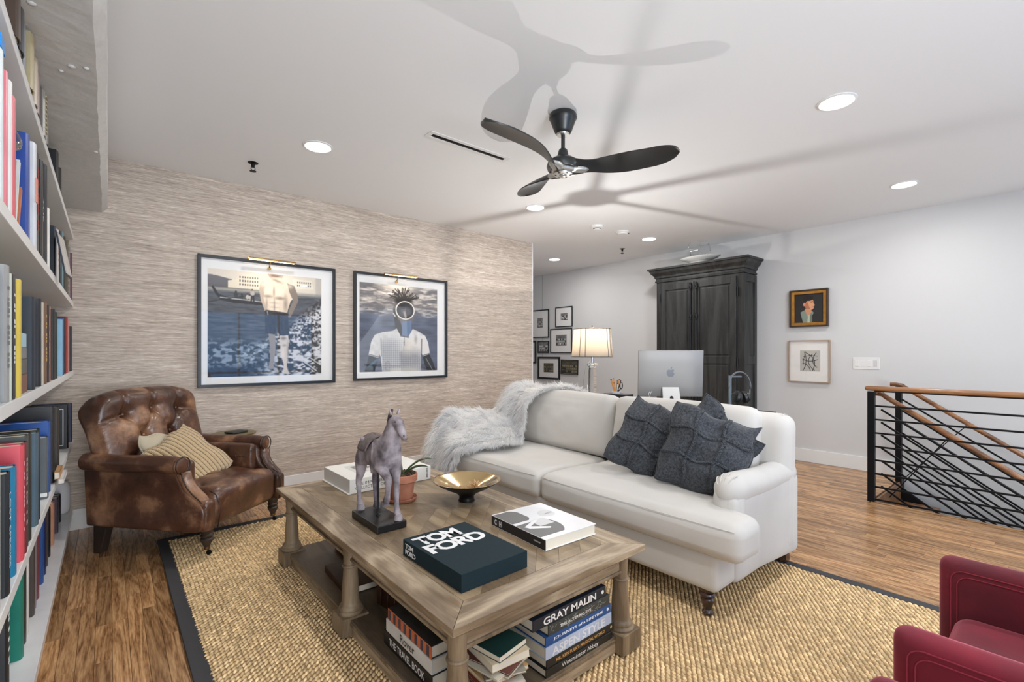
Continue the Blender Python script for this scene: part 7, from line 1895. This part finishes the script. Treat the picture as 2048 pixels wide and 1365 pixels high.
for k, off in ((0,-0.012),(1,0.045)):
    c = cc + ex*off + Vector((0.0,0,-0.075))
    MB().lathe([(0.030,-0.024),(0.044,-0.020),(0.046,-0.004),(0.040,0.002),(0.042,0.006),(0.036,0.020),(0.0001,0.024)], c, 28, ex*1.0+Vector((0,0,0.25))*(1 if k else -1)).build('ear_cup', M('headphone_black',(30,32,34),0.4), hp_, smooth=True, angle=45)
MB().tube([bd[-1], bd[-1]+Vector((0,0,-0.05))-ex*0.004, cc+ex*0.058+Vector((0,0,-0.07))], 0.005, 8).build('yoke', GM, hp_, smooth=True)
MB().tube([bd[0], bd[0]+Vector((0,0,-0.04))+ex*0.012, cc-ex*0.02+Vector((0,0,-0.06))], 0.005, 8).build('yoke', GM, hp_, smooth=True)
# ------------------------------------------------------------------ stair, railing, red chairs
RAILW = wood('handrail_oak', (92,60,36),(128,86,54),(156,110,72),'y',1,0.32,12,coat=0.2)
TREADW = wood('tread_oak', (96,64,40),(128,90,58),(150,110,76),'y',1,0.35,12)
st_ = thing('staircase', 'oak tread stair going down beside the white wall with a black steel stringer', 'staircase', (5.5, 0.6, -0.2))
nT = 11; run = 0.272; rise = 0.185
for i in range(nT):
    zt = -rise*(i+1); yt = SY - 0.037 - run*i
    B(SX+0.03, 5.86, yt-run-0.02, yt+0.01, zt-0.04, zt).build('tread', TREADW, st_, bevel=0.004)
    B(SX+0.03, 5.86, yt-0.002, yt+0.012, zt+0.0, zt+rise-(0.041 if i else 0.001)).build('riser', WHITE if i else TREADW, st_)
for xs_ in (SX, 5.865):
    sp = [(SY+0.02, -0.02), (SY+0.02, -0.30), (SY-run*nT, -0.30-rise*nT), (SY-run*nT, -0.02-rise*nT)]
    MB().prism([(a,b) for a,b in sp], (xs_, 0, 0), (0,1,0), (0,0,1), (0.02,0,0)).build('stringer', BLACKMET, st_)
# floor nosing round the opening
struct('trim_2', B(SX-0.045, SX-0.018, RY, SY-0.02, -0.02, 0.002), OAK, bevel=0.002)
# level guard rail along the opening
XR = 4.905
gr = thing('guard_rail', 'black steel guard rail with oak handrail along the edge of the stair opening', 'railing', (XR, 0, 0))
B(XR-0.022, XR+0.022, 1.075, 1.125, 0.0, 0.925).build('post', BLACKMET, gr, bevel=0.002)
B(XR+0.004-0.022, XR+0.018, -1.9, -1.85, 0.0, 0.925).build('post', BLACKMET, gr, bevel=0.002)
for z in (0.012, 0.117, 0.226, 0.340, 0.454, 0.568, 0.681, 0.795):
    B(XR-0.006, XR+0.006, -2.4, 1.08, z+0.002, z+0.016).build('bar', BLACKMET, gr, bevel=0.001)
B(XR-0.012, XR+0.012, -2.4, 1.08, 0.922, 0.930).build('top_flat', BLACKMET, gr)
MB().rbox((XR, -0.635, 0.950), (0.052, 3.56, 0.040), 0.019, 10).build('handrail', RAILW, gr, smooth=True)
# sloping stair rails
sl = rise/run; k_ = math.atan(sl)
def slope_rail(name, lab, x, ytop, ztop, lvl, first_post=True, drop=0.0):
    t = thing(name, lab, 'railing', (x, ytop, 0))
    ang = Vector((0,-1,-sl)).normalized(); L_ = 3.4
    pts = [(x, ytop+lvl, ztop), (x, ytop+0.02, ztop), (x, ytop-0.03, ztop-0.006)] + [tuple(Vector((x,ytop-0.03,ztop-0.012))+ang*(0.03+q_*L_/10)) for q_ in range(11)]
    if lvl > 0:
        cv = [(x, ytop+lvl, ztop-0.0)]
    MB().tube(pts, 0.021, 14, flat=0.95).build('handrail', RAILW, t, smooth=True)
    for j, dz in enumerate([0.135+0.108*q_ for q_ in range(7)]):
        a = Vector((x, ytop-0.02, ztop-dz)); b = a + ang*3.2
        mb = MB(); mb.prism([(-0.006,-0.007),(0.006,-0.007),(0.006,0.007),(-0.006,0.007)], a, (1,0,0), Vector((0,sl,-1)).normalized(), b-a); mb.build('bar', BLACKMET, t)
    if first_post: B(x-0.022, x+0.022, ytop-0.03, ytop+0.02, -0.02, ztop-0.02).build('post', BLACKMET, t, bevel=0.002)
    # slender brace rods from the stringer up to the rail
    return t
t1 = slope_rail('stair_rail', 'sloping oak and black steel stair rail starting at the near guard post', XR+0.075, 1.07, 0.905, 0.0, False)
t2 = slope_rail('stair_rail', 'sloping oak and black steel stair rail on the wall side of the stair', 5.85, 1.10, 0.940, 0.06, True)
MB().cyl((XR+0.075, 0.995, 0.20-0.16), (XR+0.075, 0.62, 0.60), 0.004, n=8).build('brace_rod', BLACKMET, t1)
MB().cyl((5.85, 1.06, 0.03), (5.85, 0.60, 0.62), 0.004, n=8).build('brace_rod', BLACKMET, t2)
# ------------------------------------------------------------------ red velvet chairs
VEL = M('burgundy_velvet', (124,14,38), 0.75, sheen=0.55, vary=(5,0.35,(84,8,26)), bump=(30,0.15,0.003))
VEL.node_tree.nodes['Principled BSDF'].inputs['Sheen Tint'].default_value = S(255,150,165)
VEL.node_tree.nodes['Principled BSDF'].inputs['Sheen Roughness'].default_value = 0.35
VST = M('velvet_stitch', (140,38,56), 0.8)
def red_chair(lab, xr, yf):
    """faces +y; xr = x of its far (right-hand) arm's outer face"""
    t = thing('velvet_armchair', lab, 'armchair', (xr-0.33, yf-0.36, 0), group='burgundy velvet armchairs at the lower right', world=True)
    D_ = 0.74; W_ = 0.66; at = 0.068
    for x0_ in (xr-at, xr-W_):
        def fn(u, p):
            q = Vector(p); q.z -= 0.03*max(0,-u.y)*max(0,u.z)*0.4; return q
        MB().rbox((x0_+at/2, yf-D_/2, 0.375), (at, D_, 0.49), 0.030, 10, fn=fn).build('arm', VEL, t, smooth=True)
        for dx_ in (0.006, at-0.006):
            for ins in (0.030, 0.044):
                pts = [(x0_+(-0.001 if dx_ < 0.03 else at+0.001), yf-ins-0.0, 0.16), (x0_+(-0.001 if dx_ < 0.03 else at+0.001), yf-ins, 0.60-ins-0.03)]
                arc = [(pts[0][0], yf-ins-0.03*(1-math.cos(a)), 0.62-ins-0.03+0.03*math.sin(a)) for a in [PI/2*i/5 for i in range(6)]]
                line = [(pts[0][0], yf-ins-0.03-0.6*i/5, 0.62-ins) for i in range(1,6)]
                MB().tube([pts[0]]+arc+line, 0.0016, 4).build('stitch_line', VST, t)
    MB().rbox((xr-W_/2, yf-0.36, 0.385), (W_-2*at-0.004, 0.64, 0.17), 0.045, 14, fn=lambda u,p: Vector((p.x,p.y,p.z+(0.014*(1-u.x*u.x)*(1-u.y*u.y) if u.z>0 else 0)))).build('seat', VEL, t, smooth=True)
    MB().rbox((xr-W_/2, yf-0.40, 0.225), (W_-2*at-0.004, 0.62, 0.17), 0.02, 6).build('base', VEL, t, smooth=True)
    MB().rbox((xr-W_/2, yf-D_+0.02, 0.47), (W_, 0.11, 0.66), 0.045, 10).build('back', VEL, t, smooth=True)
    for a in (-1,1):
        for b in (yf-0.05, yf-D_+0.03): MB().lathe([(0.012,0.0178),(0.018,0.14)], (xr-W_/2+a*(W_/2-0.04), b, 0), 14).build('leg', LEGM, t, smooth=True, angle=40)
    return t
red_chair('burgundy velvet armchair at the lower right with both arms in view', 2.030, 0.272)
red_chair('burgundy velvet armchair in the very corner, only one arm tip showing', 1.175, 0.262)
